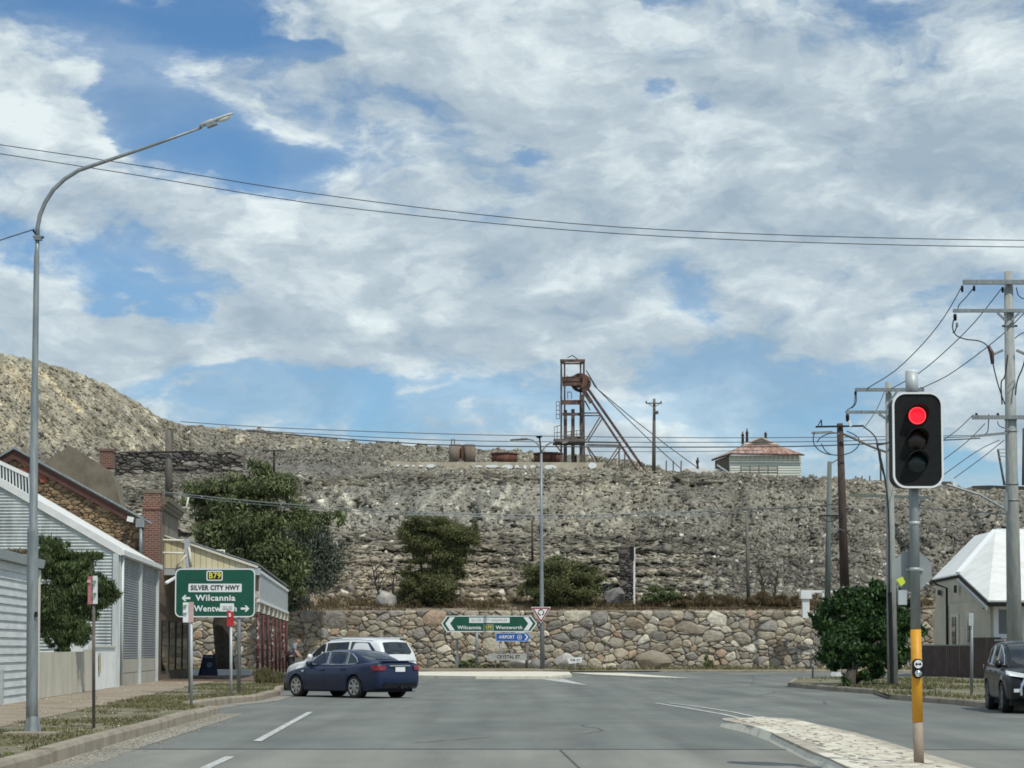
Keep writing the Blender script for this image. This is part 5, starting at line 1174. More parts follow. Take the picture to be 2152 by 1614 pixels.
# other hilltop things
dT = 206.0
tk = thing('round_tank', P(972, 972, 212), 'pale rusty round steel tank with a dark gap, on the hilltop left of the headframe', 'tank')
kk = S(212)
for cx, w_ in ((957, 27), (986, 26)):
    q = mb(True); c = P(cx, 975, 212); q.tube([c, c + Vector((0, 0, 41 * kk))], w_ / 2 * kk, n=20); q.build('shell', mat('pale_rust_steel', (.17, .13, .10), (.30, .25, .20), .7, .9, stretch=(1, 1, .3)), tk)
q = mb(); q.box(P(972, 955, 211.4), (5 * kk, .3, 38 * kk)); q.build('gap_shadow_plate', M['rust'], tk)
q = mb(); q.tube([P(949, 936, 212), P(949, 923, 212), P(955, 923, 212), P(955, 936, 212)], .06, n=5); q.build('ladder_top', SG, tk)
def rust_tank(px, py, rx, h_, d, label):
    t = thing('rusty_tank', P(px, py, d), label, 'tank'); k_ = S(d); c = P(px, py, d); q = mb(True)
    q.tube([c, c + Vector((0, 0, h_ * k_))], rx * k_, n=24); q.build('shell', M['rust'], t)
    q = mb(True); q.tube([c + Vector((math.cos(a) * rx * k_ * 1.02, math.sin(a) * rx * k_ * 1.02, h_ * k_)) for a in [2 * math.pi * i / 24 for i in range(25)]], .09, n=5); q.build('rim', M['steelrust'], t)
rust_tank(1060, 974, 27, 20, 209, 'low dark rusted round tank on the hilltop, left of the headframe')
rust_tank(1152, 976, 30, 22, 210, 'wider dark rusted tank directly behind the left leg of the headframe')
fw = thing('hilltop_wall', P(1000, 990, 200), 'long low cream wall with white bulging patches at the foot of the headframe', 'wall')
cw = mat('cream_render', (.36, .32, .24), (.52, .47, .37), .8, .9)
kw = S(201)
q = mb(); q.prism([P(820, 990, 201), P(1268, 992, 201), P(1268, 972, 201), P(1100, 971, 201), P(900, 971, 201), P(820, 969, 201)], (0, .5, 0)); q.build('wall_face', cw, fw)
for x0, x1, y0, y1 in ((834, 842, 976, 981), (850, 860, 977, 981), (866, 872, 977, 981), (880, 890, 977, 981), (896, 916, 976, 983), (998, 1014, 978, 982), (1020, 1048, 977, 983), (1054, 1078, 977, 986), (1082, 1091, 977, 985), (1100, 1107, 977, 986), (1114, 1126, 977, 986), (1130, 1141, 977, 987), (1144, 1170, 977, 987), (1236, 1254, 972, 985)):
    q = mb(True); c = P((x0 + x1) / 2, (y0 + y1) / 2, 200.9); q.prism([c + Vector((a * (x1 - x0) / 2 * kw, 0, b_ * (y1 - y0) / 2 * kw)) for a, b_ in [(math.cos(t) * min(1, abs(1.25)), math.sin(t)) for t in [2 * math.pi * i / 14 for i in range(14)]]], (0, -.12, 0)); q.smooth = False; q.build('white_patch', M['white_clean'], fw)
q = mb(); q.prism([P(1430, 995, 203), P(1515, 997, 203), P(1515, 986, 203), P(1430, 983, 203)], (0, .4, 0)); q.build('white_garden_wall', M['white'], None, 'low white wall on the hilltop left of the rust roofed house', 'wall')
# small statue-like figures on posts
fm = mat('dark_bronze', (.05, .025, .022), (.09, .05, .04), 3, .7)
def figure(px, py, h, d, label, m_=None, name='iron_figure', catg='sculpture'):
    k_ = S(d); b_ = P(px, py, d); q = mb(True); zs = [0, .12, .35, .5, .62, .74, .8, .84, .92, 1.0]; rs_ = [.13, .10, .085, .12, .15, .14, .06, .08, .085, .02]
    q.tube([b_ + Vector((.02 * math.sin(z * 9), 0, z * h * k_)) for z in zs], [r * h * k_ for r in rs_], n=8); return q.build(name, m_ or fm, None, label, catg)
figure(1466, 985, 24, 202, 'small dark standing figure silhouetted on the hilltop between pole and rust roofed house')
t_ = 0
# rust roofed house
dR = 201.0; kr = S(dR)
rh = thing('rust_roofed_house', P(1600, 1000, dR), 'pale green weatherboard house with a rusty hipped roof on the hilltop', 'house')
gw = mat('pale_green_boards', (.52, .55, .48), (.62, .64, .56), 1, .8, stretch=(.4, .4, 3))
a, b_ = P(1534, 1004, dR), P(1684, 1004, dR)
nbr = 9; zt, zb_ = P(0, 957, dR).z, P(0, 1004, dR).z
q = mb(); q.prism([(a.x, dR + .05, zb_), (b_.x, dR + .05, zb_), (b_.x, dR + .05, zt), (a.x, dR + .05, zt)], (0, 5, 0)); q.build('front_wall', gw, rh)
for i in range(nbr):
    z0 = zb_ + (zt - zb_) * i / nbr; q = mb(); q.prism([(a.x + .01, dR - .03, z0), (a.x + .01, dR + .045, z0), (a.x + .01, dR + .045, z0 + (zt - zb_) / nbr)], (b_.x - a.x - .02, 0, 0)); q.build('board', gw, rh)
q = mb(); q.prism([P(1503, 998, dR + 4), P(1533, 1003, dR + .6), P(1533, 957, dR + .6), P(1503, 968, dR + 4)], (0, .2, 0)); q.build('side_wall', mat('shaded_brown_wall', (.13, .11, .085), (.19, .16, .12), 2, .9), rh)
# roof with tapering sheets
rm = mat('rusty_roof_iron', (.27, .135, .10), (.52, .42, .35), 1.1, .8, stretch=(2.2, .6, .5), c3=(.37, .21, .155), lo=.38, hi=.66)
eL, eR, rL, rR = P(1536, 953, dR - .4), P(1688, 955, dR - .4), P(1566, 935, dR + 2.6), P(1632, 935, dR + 2.6)
ns_ = 15
for i in range(ns_):
    t0, t1 = i / ns_, (i + 1) / ns_ - .008
    def L_(t): return eL + (eR - eL) * t
    def U_(t): return rL + (rR - rL) * t
    q = mb(); q.prism([L_(t0), L_(t1), U_(t1), U_(t0)], (0, -.02, .05)); q.build('roof_sheet', rm, rh)
q = mb(); wS = P(1496, 966, dR + 4.5); q.prism([wS, eL, rL, P(1562, 940, dR + 5)], (0, 0, .06)); q.build('roof_side', mat('bleached_roof_iron', (.33, .22, .17), (.45, .38, .32), 1.4, .7), rh)
q = mb(); q.prism([P(1560, 934, dR + 2.5), P(1638, 934, dR + 2.5), P(1602, 918, dR + 2.5), P(1596, 918, dR + 2.5)], (0, 1.5, 0)); q.build('gablet', M['creamtrim'], rh)
q = mb(); q.prism([P(1574, 931, dR + 2.3), P(1625, 931, dR + 2.3), P(1602, 921, dR + 2.3), P(1597, 921, dR + 2.3)], (0, .1, 0)); q.build('gable_louvre', M['steelgrey'], rh)
q = mb(); q.beam(eL + Vector((0, -.1, -.06)), eR + Vector((.1, -.1, -.06)), .14); q.beam(eL + Vector((0, -.1, -.06)), wS + Vector((0, -.1, -.06)), .14); q.build('gutter', M['steelrust'], rh)
q = mb(); q.beam(P(1507, 977, dR - .3), P(1531, 993, dR - .5), .16); q.build('brace', M['galv_light'], rh)
for x_, y_, h_, lb in ((1561, 933, 27, 'flue'), (1570, 931, 31, 'flue'), (1609, 922, 15, 'flue')):
    k_ = kr; c = P(x_, y_, dR + 3); q = mb(True); q.tube([c + Vector((0, 0, z * h_ * k_)) for z in (0, .6, .62, .8, .82, 1)], [r * k_ for r in (3.2, 2.6, 3.4, 3.2, 1.6, 1.2)], n=8); q.build('flue', fm, rh)
rr_ = thing('pipe_railing', P(1600, 1000, dR - 1.5), 'dark pipe railing before the pale green hilltop house', 'railing')
for y_ in (981, 987, 993): q = mb(); q.tube([P(1557 if y_ < 990 else 1550, y_, dR - 1.6), P(1634, y_, dR - 1.6)], .045, n=5); q.build('rail', SG, rr_)
for x_ in (1557, 1576, 1595, 1614, 1634): q = mb(); q.tube([P(x_, 979, dR - 1.6), P(x_, 999, dR - 1.6)], .05, n=5); q.build('post', SG, rr_)
q = mb(); q.prism([P(1529, 1008, dR - 2.2), P(1560, 1002, dR - 2.2), P(1640, 1003, dR - 2.2), P(1625, 1011, dR - 2.2), P(1575, 1012, dR - 2.2)], (0, 1.2, .1)); q.build('timber_sleeper_pile', M['wood_brown'], None, 'heap of dark timbers at the cliff edge below the pale green hilltop house', 'timber')
# ruined walls on the left mound
rw = thing('rubble_wall', P(370, 985, 176), 'dark dry stone wall along the mound above the gum tree', 'wall')
cn = [P(242, 1015, 176), P(512, 985, 182), P(512, 950, 182), P(242, 948, 176)]
q = mb(); q.prism(cn, (0, 1.2, 0)); q.build('core', M['stonedark'], rw)
vA = Vector((cn[1].x - cn[0].x, cn[1].y - cn[0].y, 0)); Lw = vA.length; vA.normalize(); zlo = min(cn[0].z, cn[1].z); 
drs = random_mat('dark_dry_stone', [(.12, .11, .10), (.19, .18, .16), (.08, .075, .07), (.30, .275, .235), (.15, .13, .115)], nscale=3, namp=.3)
lay_stones([(0, cn[0].z - .2), (Lw, cn[1].z - .2), (Lw, cn[2].z), (0, cn[3].z)], 460, 2.8, .3, .30, .03, lambda a, b2, h: tuple(Vector((cn[0].x, cn[0].y, 0)) + vA * a + Vector((0, .02 - h, b2))), drs, rw, 'stone', 280, None, 31)
cp = thing('ruined_pier', P(1318, 1270, 134.5), 'dark crumbling stone pier standing above the retaining wall beside a thin white post', 'pier')
pts = [P(1303, 1275, 134.6), P(1336, 1275, 134.6), P(1333, 1200, 135.4), P(1330, 1148, 136), P(1300, 1147, 136), P(1304, 1195, 135.4)]
q = mb(); q.prism([p_ + Vector((0, .2, 0)) for p_ in pts], (0, 1.0, 0)); q.build('core', M['stonedark'], cp)
pst = random_mat('dark_pier_stones', [(.075, .065, .06), (.11, .10, .09), (.05, .045, .042), (.14, .125, .11), (.09, .075, .07)], nscale=5, namp=.35)
lay_stones([(p_.x, p_.z) for p_ in (pts[0], pts[1], pts[3], pts[4])], 95, 1.9, .3, .16, .02, lambda a, b, h: (a, 134.7 + (b - pts[0].z) * .25 - h, b), pst, cp, 'stone', 95, None, 37)
wp = thing('marker_post', P(1333, 1275, 133), 'thin white post with a black box at its top, on the stone wall', 'post')
q = mb(); q.beam(P(1333, 1278, 133), P(1333, 1150, 133), .11); q.build('pole', M['white'], wp)
q = mb(); q.box(P(1328, 1163, 133), (.26, .26, .9)); q.build('box', M['blackmatt'], wp)
# far mullock ridge on the right
q = mb(); ridge = [P(2015, 1050, 238), P(2025, 1030, 238), P(2045, 1021, 238), P(2080, 1020, 238), P(2110, 1021, 238), P(2400, 1028, 238), P(2400, 1090, 238)]
rg = [(Vector(p) + Vector((0, 0, 0))) for p in ridge]; q.prism(rg, (8, 30, 0)); q.build('dark_mound', mat('dark_mullock', (.03, .033, .028), (.06, .06, .052), .3, .95, bump=.6, bscale=1.5), kind='structure')
q = mb(); q.box(P(1989, 1021, 225), (17 * S(225), 1, 17 * S(225))); q.build('equipment_box', M['steelgrey'], None, 'small dark cabin on the hilltop right of the traffic light', 'cabin')
q = mb(); q.box(P(2004, 1022, 224), (7 * S(224), 1, 17 * S(224))); q.build('hoarding', M['white'], None, 'small white upright board on the hilltop right of the traffic light', 'board')
for i, x_ in enumerate((1655, 1664, 1690, 1702, 1715, 1798, 1812, 1828, 1400, 1415, 1431)):
    q = mb(); q.beam(P(x_, 1012 if x_ > 1600 else 992, 201), P(x_ + random.uniform(-2, 2), 1000 if x_ > 1600 else 968, 201), .12); q.build('fence_post', M['wood_grey'], None, ('thin skyline fence post %s' % ('beneath the eave of the rust roofed house', 'beside the corner of the rust roofed house', 'just right of the rust roofed house', 'second right of the rust roofed house', 'right before the pale green pole', 'after the brown pole on the hilltop', 'midway between brown pole and traffic light', 'closest to the traffic light housing')[i]) if x_ > 1600 else ('thin fence post on the hilltop right of the skyline pole, %s of three' % ('left', 'middle', 'right')[i - 8]), 'fence post', 'thin fence posts along the hilltop')

# ------------------------------------------------------------------ lamps and poles
lp = thing('street_lamp', G(68, 1543, .13), 'tall grey gooseneck street lamp at the left kerb', 'street lamp'); dL = G(68, 1543, .13).y; kL = S(dL)
q = mb(True); q.tube([P(67, 1545, dL), P(67.3, 1470, dL), P(69, 1120, dL), P(69.2, 1112, dL), P(70, 1105, dL), P(73, 820, dL), P(73.2, 812, dL), P(77, 540, dL), P(77.5, 530, dL), P(79, 500, dL)],
              [r * kL for r in (12.6, 12.4, 11.8, 11.6, 8.8, 8.2, 6.9, 5.8, 4.6, 4.4)], n=16); q.build('pole', M['galv'], lp)
q = mb(); bb = G(68, 1543, .13); n8 = 8
q.add([bb + Vector((math.cos(2 * math.pi * i / n8) * 20 * kL, math.sin(2 * math.pi * i / n8) * 20 * kL, -.01)) for i in range(n8)] + [bb + Vector((math.cos(2 * math.pi * i / n8) * 13.2 * kL, math.sin(2 * math.pi * i / n8) * 13.2 * kL, 38 * kL)) for i in range(n8)],
      [(i, (i + 1) % n8, n8 + (i + 1) % n8, n8 + i) for i in range(n8)]); q.build('flared_base', M['galv'], lp)
q = mb(); q.box(G(68, 1545, .13) + Vector((0, 0, .02)), (.75, .55, .05)); q.build('footing', M['concrete'], lp)
q = mb(True); arm = [(79, 502), (79, 478), (84, 452), (95, 425), (112, 399), (135, 377), (165, 358), (200, 346), (260, 326), (330, 302), (424, 268)]
q.tube([P(*p, dL) for p in arm], [r * kL for r in (4.6, 4.6, 4.6, 4.6, 4.5, 4.4, 4.3, 4.2, 3.7, 3.2, 2.6)], n=12); q.build('arm', M['galv'], lp)
def lam(c, L, w, ang, lampm, root, k):
    """luminaire: body, neck block and clear bowl"""
    ca, sa = math.cos(ang), math.sin(ang); ux = Vector((ca, 0, sa)); uz = Vector((-sa, 0, ca)); uy = Vector((0, 1, 0)); c = Vector(c)
    def sect(prof): 
        q = mb(True); vs = []; fs = []; n = 10
        for x, rw, rt, rb in prof:
            for i in range(n):
                t = 2 * math.pi * i / n; z = math.sin(t); vs.append(c + ux * x * L + uy * math.cos(t) * rw * w + uz * (z * (rt if z > 0 else rb) * w))
        for j in range(len(prof) - 1):
            for i in range(n): fs.append((j * n + i, j * n + (i + 1) % n, (j + 1) * n + (i + 1) % n, (j + 1) * n + i))
        fs += [tuple(range(n)), tuple((len(prof) - 1) * n + i for i in range(n))]; q.add(vs, fs); return q
    sect([(0, .3, .25, .25), (.03, .62, .6, .3), (.38, .7, .65, .35), (.42, .7, .45, .3), (.5, .8, .55, .25), (.9, .62, .42, .12), (.99, .25, .18, .05)]).build('lamp_body', lampm, root)
    sect([(.52, .55, -.1, .5), (.62, .62, -.1, .8), (.8, .55, -.1, .7), (.95, .25, -.05, .25)]).build('lamp_bowl', M['white'], root)
lam(P(420, 266, dL), 78 * kL, 11 * kL, math.atan2(28, 72), M['galv_light'], lp, kL)
q = mb(); q.box(P(445, 262, dL), (22 * kL, .1, 7 * kL), Matrix.Rotation(-math.atan2(28, 72), 3, 'Y')); q.build('gear_tray', M['galv'], lp)
q = mb(True); q.tube([P(70, 484, dL), P(80, 499, dL), P(92, 499, dL)], .018, n=6); q.build('clamp_wire', M['black'], lp)
q = mb(); q.box(P(80, 498, dL), (20 * kL, .1, 4 * kL)); q.box(P(80, 503, dL), (15 * kL, .12, 4 * kL)); q.build('bracket', M['galv'], lp)
q = mb(); q.box(P(76, 1291, dL - .09), (6 * kL, .02, 11 * kL)); q.build('pole_tag', M['blackmatt'], lp)

dM = G(1139, 1413).y; kM = S(dM)
l2 = thing('street_lamp', P(1139, 1361, dM) * 1, 'slim street lamp with two curved arms and a centre head at the roundabout', 'street lamp')
q = mb(True); q.tube([P(1140, 1413, dM), P(1138.5, 1280, dM), P(1138, 1130, dM), P(1137.5, 953, dM)], [r * kM for r in (5.2, 4.8, 3.6, 2.6)], n=12); q.build('pole', M['galv'], l2)
q = mb(True); q.tube([P(1137.5, 955, dM), P(1136, 945, dM), P(1130, 933, dM), P(1120, 925, dM), P(1108, 923, dM)], [1.6 * kM] * 5, n=8); q.build('arm', M['galv'], l2)
q = mb(True); q.tube([P(1137.5, 957, dM), P(1140, 947, dM), P(1147, 937, dM), P(1156, 931, dM), P(1166, 929, dM)], [1.6 * kM] * 5, n=8); q.build('arm', M['galv'], l2)
q = mb(True); q.tube([P(1137, 953, dM), P(1134, 920, dM)], 1.7 * kM, n=8); q.build('centre_stem', M['blackmatt'], l2)
lam(P(1109, 923.5, dM), -38 * kM, 5 * kM, 0.04, M['steelgrey'], l2, kM); lam(P(1165, 929, dM), 30 * kM, 5 * kM, 0.04, M['steelgrey'], l2, kM)
q = mb(True); q.tube([P(1133, 921, dM), P(1133, 917, dM), P(1133, 916, dM)], [3 * kM, 8 * kM, 7 * kM], n=14); q.build('centre_head', M['blackmatt'], l2)

wires = []
def insul(root, px, py, d, h=7, w=2.2, m=None):
    q = mb(True); k_ = S(d); c = P(px, py, d); q.tube([c, c + Vector((0, 0, -h * .3 * k_)), c + Vector((0, 0, -h * k_))], [w * k_ * .7, w * k_, w * k_ * .8], n=8); q.build('insulator', m or M['blackmatt'], root)
def pole(name, label, px0, py0, px1, py1, d, r0, r1, m, group=None, gz=None):
    k_ = S(d); root = thing(name, P(px0, py0, d), label, 'power pole', group); q = mb(True)
    q.tube([P(px0, py0, d), P((px0 + px1) / 2, (py0 + py1) / 2, d), P(px1, py1, d)], [r0 * k_, (r0 + r1) / 2 * k_, r1 * k_], n=14); q.build('pole', m, root); return root
def xarm(root, x0, y0, x1, y1, d, w, m, dep=-.22, name='crossarm'):
    q = mb(); q.beam(P(x0, y0, d + dep), P(x1, y1, d + dep), w * S(d), w * S(d)); return q.build(name, m, root)
def cabl(root, pts, d, r, m=None, name='cable', dep=-.1):
    V = [Vector(P(*p, d + dep)) for p in pts]; out = []     # Catmull-Rom
    for i in range(len(V) - 1):
        p0, p1, p2, p3 = V[max(i - 1, 0)], V[i], V[i + 1], V[min(i + 2, len(V) - 1)]
        for t in (0, .25, .5, .75): out.append(.5 * ((2 * p1) + (p2 - p0) * t + (2 * p0 - 5 * p1 + 4 * p2 - p3) * t * t + (3 * p1 - p0 - 3 * p2 + p3) * t ** 3))
    out.append(V[-1]); q = mb(True); q.tube(out, r * S(d), n=6); return q.build(name, m or M['wire'], root)
dP = 62.0
bp = pole('power_pole', 'tallest thick concrete power pole at the right edge with black cable drops', 2134, 1450, 2119, 571, dP, 17, 9, M['pole_concrete'])
A_ = M['galv_light']; A2_ = M['galv']
xarm(bp, 2024, 593, 2215, 593, dP, 9, A2_); xarm(bp, 2003, 653, 2230, 653, dP, 7, A2_); xarm(bp, 2043, 877, 2225, 877, dP, 8, A2_); xarm(bp, 2046, 917, 2115, 910, dP, 5, A2_)
for p in (((2096, 657), (2113, 673)), ((2143, 657), (2126, 673))): q = mb(); q.beam(P(*p[0], dP - .25), P(*p[1], dP - .25), .06); q.build('arm_brace', A2_, bp)
for y_ in (655, 660, 685, 881, 905, 1016, 1050): q = mb(True); t_ = (1450 - y_) / 879; x_ = 2134 - 15 * t_; q.tube([P(x_, y_, dP), P(x_, y_ + 3, dP)], (17 - 8 * t_ + 1.2) * S(dP), n=14); q.build('band', M['galv'], bp)
q = mb(); q.beam(P(2106, 685, dP), P(2138, 685, dP), .05); q.build('step_bolt', M['blackmatt'], bp)
insul(bp, 2022, 600, dP, 14, 3); insul(bp, 2047, 600, dP, 12, 3); insul(bp, 2007, 660, dP, 14, 4); insul(bp, 2011, 678, dP, 10, 3, M['galv_light']); insul(bp, 2107, 603, dP, 12, 3); insul(bp, 2052, 868, dP, 9, 3); insul(bp, 2097, 868, dP, 9, 3)
cabl(bp, [(2047, 604), (2030, 625), (2016, 640), (2012, 655)], dP, 1.1)
cabl(bp, [(2004, 672), (2002, 690), (2010, 705), (2030, 713), (2055, 716), (2072, 724), (2083, 740), (2088, 770), (2098, 810), (2112, 850)], dP, 1.3, dep=-.3)
cabl(bp, [(2011, 684), (2006, 698), (2002, 698)], dP, 1.3, dep=-.3)
cabl(bp, [(2118, 745), (2112, 790), (2104, 805), (2106, 850)], dP, 1.5, dep=-.3)
for sx in (1, -1):
    X0 = 2122
    q = mb(); q.beam(P(X0 - sx * 14, 736, dP - .2), P(X0 - sx * 36, 746, dP - .2), .07); q.build('termination_bracket', M['galv'], bp)
    q = mb(True); q.tube([P(X0 - sx * 45, 727, dP - .2), P(X0 - sx * 38, 742, dP - .2), P(X0 - sx * 36, 765, dP - .2)], [.05, .075, .05], n=8); q.build('cable_termination', mat('maroon_termination', (.14, .04, .045), rough=.5), bp)
cabl(bp, [(2158, 735), (2150, 770), (2138, 800), (2134, 830)], dP, 1.5, dep=-.3); cabl(bp, [(2136, 604), (2140, 620), (2152, 628), (2165, 625)], dP, 1.1); cabl(bp, [(2133, 711), (2145, 702), (2170, 692)], dP, 1.1)
cabl(bp, [(2078, 870), (2076, 905), (2070, 912)], dP, 1.0); cabl(bp, [(2096, 885), (2100, 895), (2112, 900)], dP, .9)
q = mb(); q.tube([P(1990, 1018, dP - .3), P(2060, 1040, dP - .3), P(2112, 1070, dP - .3)], 2.6 * S(dP), n=8); q.build('outreach_arm', M['galv'], bp)
q = mb(); q.beam(P(2114, 1035, dP - .3), P(2114, 1075, dP - .3), .09); q.build('arm_clamp', M['galv'], bp)

dQ = 70.5
p2 = pole('power_pole', 'grey power pole just behind the traffic light with a black cable guard', 1876, 1441, 1867, 803, dQ, 11.5, 6.5, M['pole_concrete'])
xarm(p2, 1797, 819, 1942, 819, dQ, 7, A2_); xarm(p2, 1777, 866, 1950, 866, dQ, 6, A2_)
for p in (((1847, 870), (1862, 880)), ((1886, 822), (1868, 845))): q = mb(); q.beam(P(*p[0], dQ - .25), P(*p[1], dQ - .25), .07); q.build('arm_brace', A2_, p2)
q = mb(); q.beam(P(1875, 1440, dQ - .24), P(1870, 1245, dQ - .22), .11, .11); q.build('cable_guard', M['blackmatt'], p2)
cabl(p2, [(1869, 1250), (1868, 1100), (1862, 1020), (1850, 960), (1842, 930)], dQ, 2.0, dep=-.28)
cabl(p2, [(1797, 825), (1795, 850), (1780, 862)], dQ, 1.0); cabl(p2, [(1799, 825), (1799, 846), (1790, 858)], dQ, 1.0)
insul(p2, 1798, 822, dQ, 8, 3); insul(p2, 1781, 870, dQ, 16, 4); insul(p2, 1936, 814, dQ, 8, 4)
q = mb(); q.beam(P(1785, 884, dQ - .22), P(1788, 896, dQ - .22), .09); q.build('fuse', M['white'], p2)
cabl(p2, [(1845, 935), (1862, 932), (1880, 925)], dQ, 1.6, dep=-.28)

dB2 = 102.0
p3 = pole('power_pole', 'dark brown timber power pole with looped cables and a street light', 1775, 1232, 1765, 890, dB2, 10, 6.5, M['wood_brown'])
xarm(p3, 1714, 897, 1815, 895, dB2, 3.6, M['blackmatt']); xarm(p3, 1723, 1084, 1772, 1084, dB2, 3, M['blackmatt'])
cabl(p3, [(1712, 908), (1709, 925), (1715, 940), (1732, 952), (1752, 956), (1770, 956), (1790, 950), (1803, 938), (1806, 925), (1798, 915), (1780, 906)], dB2, 1.1, dep=-.4)
cabl(p3, [(1717, 930), (1724, 920), (1740, 912), (1760, 910)], dB2, 1.1, dep=-.4); cabl(p3, [(1726, 932), (1735, 948), (1748, 956)], dB2, 1.1, dep=-.4)
cabl(p3, [(1815, 897), (1832, 910), (1843, 928), (1850, 975), (1862, 1010)], dB2, 1.4, dep=-.4)
cabl(p3, [(1772, 912), (1800, 924), (1830, 938), (1862, 950)], dB2, 2.4, M['steelgrey'], dep=-.4)
q = mb(); q.beam(P(1706, 910, dB2 - .3), P(1748, 908, dB2 - .3), 4.5 * S(dB2), 5 * S(dB2)); q.build('lamp_head', M['galv'], p3)
q = mb(); q.beam(P(1748, 908, dB2 - .3), P(1764, 912, dB2 - .3), 2.5 * S(dB2)); q.build('lamp_arm', M['galv'], p3)
q = mb(); q.beam(P(1718, 897, dB2 - .3), P(1726, 882, dB2 - .3), .05); q.beam(P(1726, 882, dB2 - .3), P(1727, 897, dB2 - .3), .06); q.build('insulator_spike', M['wire'], p3)
cabl(p3, [(1726, 1086), (1740, 1096), (1756, 1092), (1770, 1085)], dB2, 1.1, dep=-.4)
cabl(p3, [(1744, 1086), (1752, 1102), (1765, 1112), (1776, 1116)], dB2, 1.2, M['wire_grey'], dep=-.4)
p4 = pole('power_pole', 'pale green treated pole left of the dark brown power pole', 1739, 1262, 1743.5, 970, 125.0, 6.5, 4.5, M['wood_green'])
q = mb(); q.beam(P(1745, 975, 125), P(1762, 965, 125), .06); q.build('stay_bar', M['steelgrey'], p4)
p5 = pole('power_pole', 'slender timber pole with one crossarm on the skyline right of the headframe', 1374, 990, 1375, 838, 204, 4.2, 2.8, M['wood_grey'])
xarm(p5, 1357, 847.5, 1391, 847.5, 204, 2.6, M['wood_grey'])
for x_ in (1358, 1389): insul(p5, x_, 843, 204, 4, 1.6)
q = mb(); q.beam(P(1362, 848, 203.7), P(1374, 856, 203.7), .06); q.beam(P(1387, 848, 203.7), P(1375, 856, 203.7), .06); q.build('arm_brace', M['wood_grey'], p5)
q = mb(); q.box(P(1380, 867, 203.7), (7 * S(204), .4, 6 * S(204))); q.build('transformer', M['steelgrey'], p5)
p6 = pole('power_pole', 'stout weathered timber pole with a low crossarm above the stone building', 355, 1045, 354, 904, 150, 8.5, 6.5, M['wood_grey'])
xarm(p6, 308, 951, 407, 949, 150, 3.2, M['blackmatt'], -.4); q = mb(); q.beam(P(363, 905, 150), P(362, 950, 150), .12); q.build('top_spike', M['wood_grey'], p6)
q = mb(); q.beam(P(358, 1030, 149.7), P(385, 1010, 149.7), .1); q.build('strut', M['wood_grey'], p6)
p7 = pole('power_pole', 'short dark pole with crossarm just above the big olive gum', 576, 995, 576, 945, 165, 2.8, 2.4, M['wood_brown'])
xarm(p7, 555, 947.5, 601, 947.5, 165, 2.6, M['wood_brown'])
insul(p7, 598, 943, 165, 4, 2, M['white'])
p8 = pole('timber_post', 'lone grey timber post leaning slightly on the stone wall, left of the bare saplings', 1573, 1270, 1569, 1078, 133.5, 4.2, 3.0, M['wood_grey']); p8['category'] = 'post'
p9 = pole('timber_post', 'thin dark post rising from the slope left of the twin-arm lamp', 1119, 1180, 1118, 1092, 134, 2.6, 1.8, M['wood_brown']); p9['category'] = 'post'
p10 = pole('timber_post', 'short grey post in the rubble right of the two tiered tree', 969, 1280, 968, 1225, 133.5, 2.8, 2.4, M['wood_grey']); p10['category'] = 'post'
p11 = pole('power_pole', 'leaning dark far pole with a small crossarm beside the tallest concrete pole', 2111, 1020, 2097, 944, 180, 2.6, 2.2, M['steelgrey'])
for y_ in (944, 952, 959): xarm(p11, 2097, y_, 2116, y_, 180, 1.6, A2_)
p12 = pole('power_pole', 'thin far pole with short arm between brown pole and traffic light', 1851, 1014, 1850, 945, 190, 1.9, 1.6, M['steelgrey'])
xarm(p12, 1836, 947, 1862, 947, 190, 1.3, A2_)
p13 = pole('power_pole', 'dark far pole at the right edge behind the tallest concrete pole', 2150, 1020, 2151, 900, 140, 2.6, 2.2, M['wood_brown'])

def wire(label, pts, ds, r, m=None, group='overhead power lines', name='power_line'):
    n_ = len(pts); V = [P(*p, ds[0] + (ds[1] - ds[0]) * i / (n_ - 1)) for i, p in enumerate(pts)]; out = []
    for i in range(n_ - 1):
        p0, p1_, p2_, p3_ = V[max(i - 1, 0)], V[i], V[i + 1], V[min(i + 2, n_ - 1)]
        for t in (0, .33, .66): out.append(.5 * ((2 * p1_) + (p2_ - p0) * t + (2 * p0 - 5 * p1_ + 4 * p2_ - p3_) * t * t + (3 * p1_ - p0 - 3 * p2_ + p3_) * t ** 3))
    out.append(V[-1]); q = mb(True); q.tube(out, [r * S(v.y) for v in out], n=5); q.build(name, m or M['wire'], None, label, 'cable', group)
wire('upper of the two long wires sagging across the whole sky', [(-120, 286), (0, 304), (300, 349), (640, 404), (1000, 450), (1300, 477), (1600, 492), (1900, 501), (2152, 505), (2300, 506)], (45, 60), .95)
wire('lower of the two long wires sagging across the whole sky', [(-120, 306), (0, 323), (300, 370), (640, 425), (1000, 466), (1300, 491), (1600, 506), (1900, 515), (2152, 519), (2300, 519)], (45, 60), .95)
wire('short wire from the gooseneck street lamp to the left edge', [(-60, 528), (0, 505), (72, 482)], (28, dL), 1.3)
wire('topmost of the far wires crossing in front of the headframe', [(380, 886), (560, 898), (900, 911), (1250, 918), (1600, 920), (2060, 915)], (150, 125), .8, M['wire_grey'])
wire('second of the far wires crossing in front of the headframe', [(520, 904), (900, 924), (1250, 929), (1600, 929), (1800, 926), (2060, 917)], (150, 125), .8, M['wire_grey'])
wire('heaviest of the far wires crossing in front of the headframe', [(520, 906), (900, 934), (1250, 939), (1600, 939), (1800, 934), (2060, 921)], (150, 125), 1.3, M['wire_grey'])
wire('faint lowest far wire behind the headframe legs', [(1240, 949), (1450, 949), (1600, 946)], (150, 140), .6, M['wire_grey'])
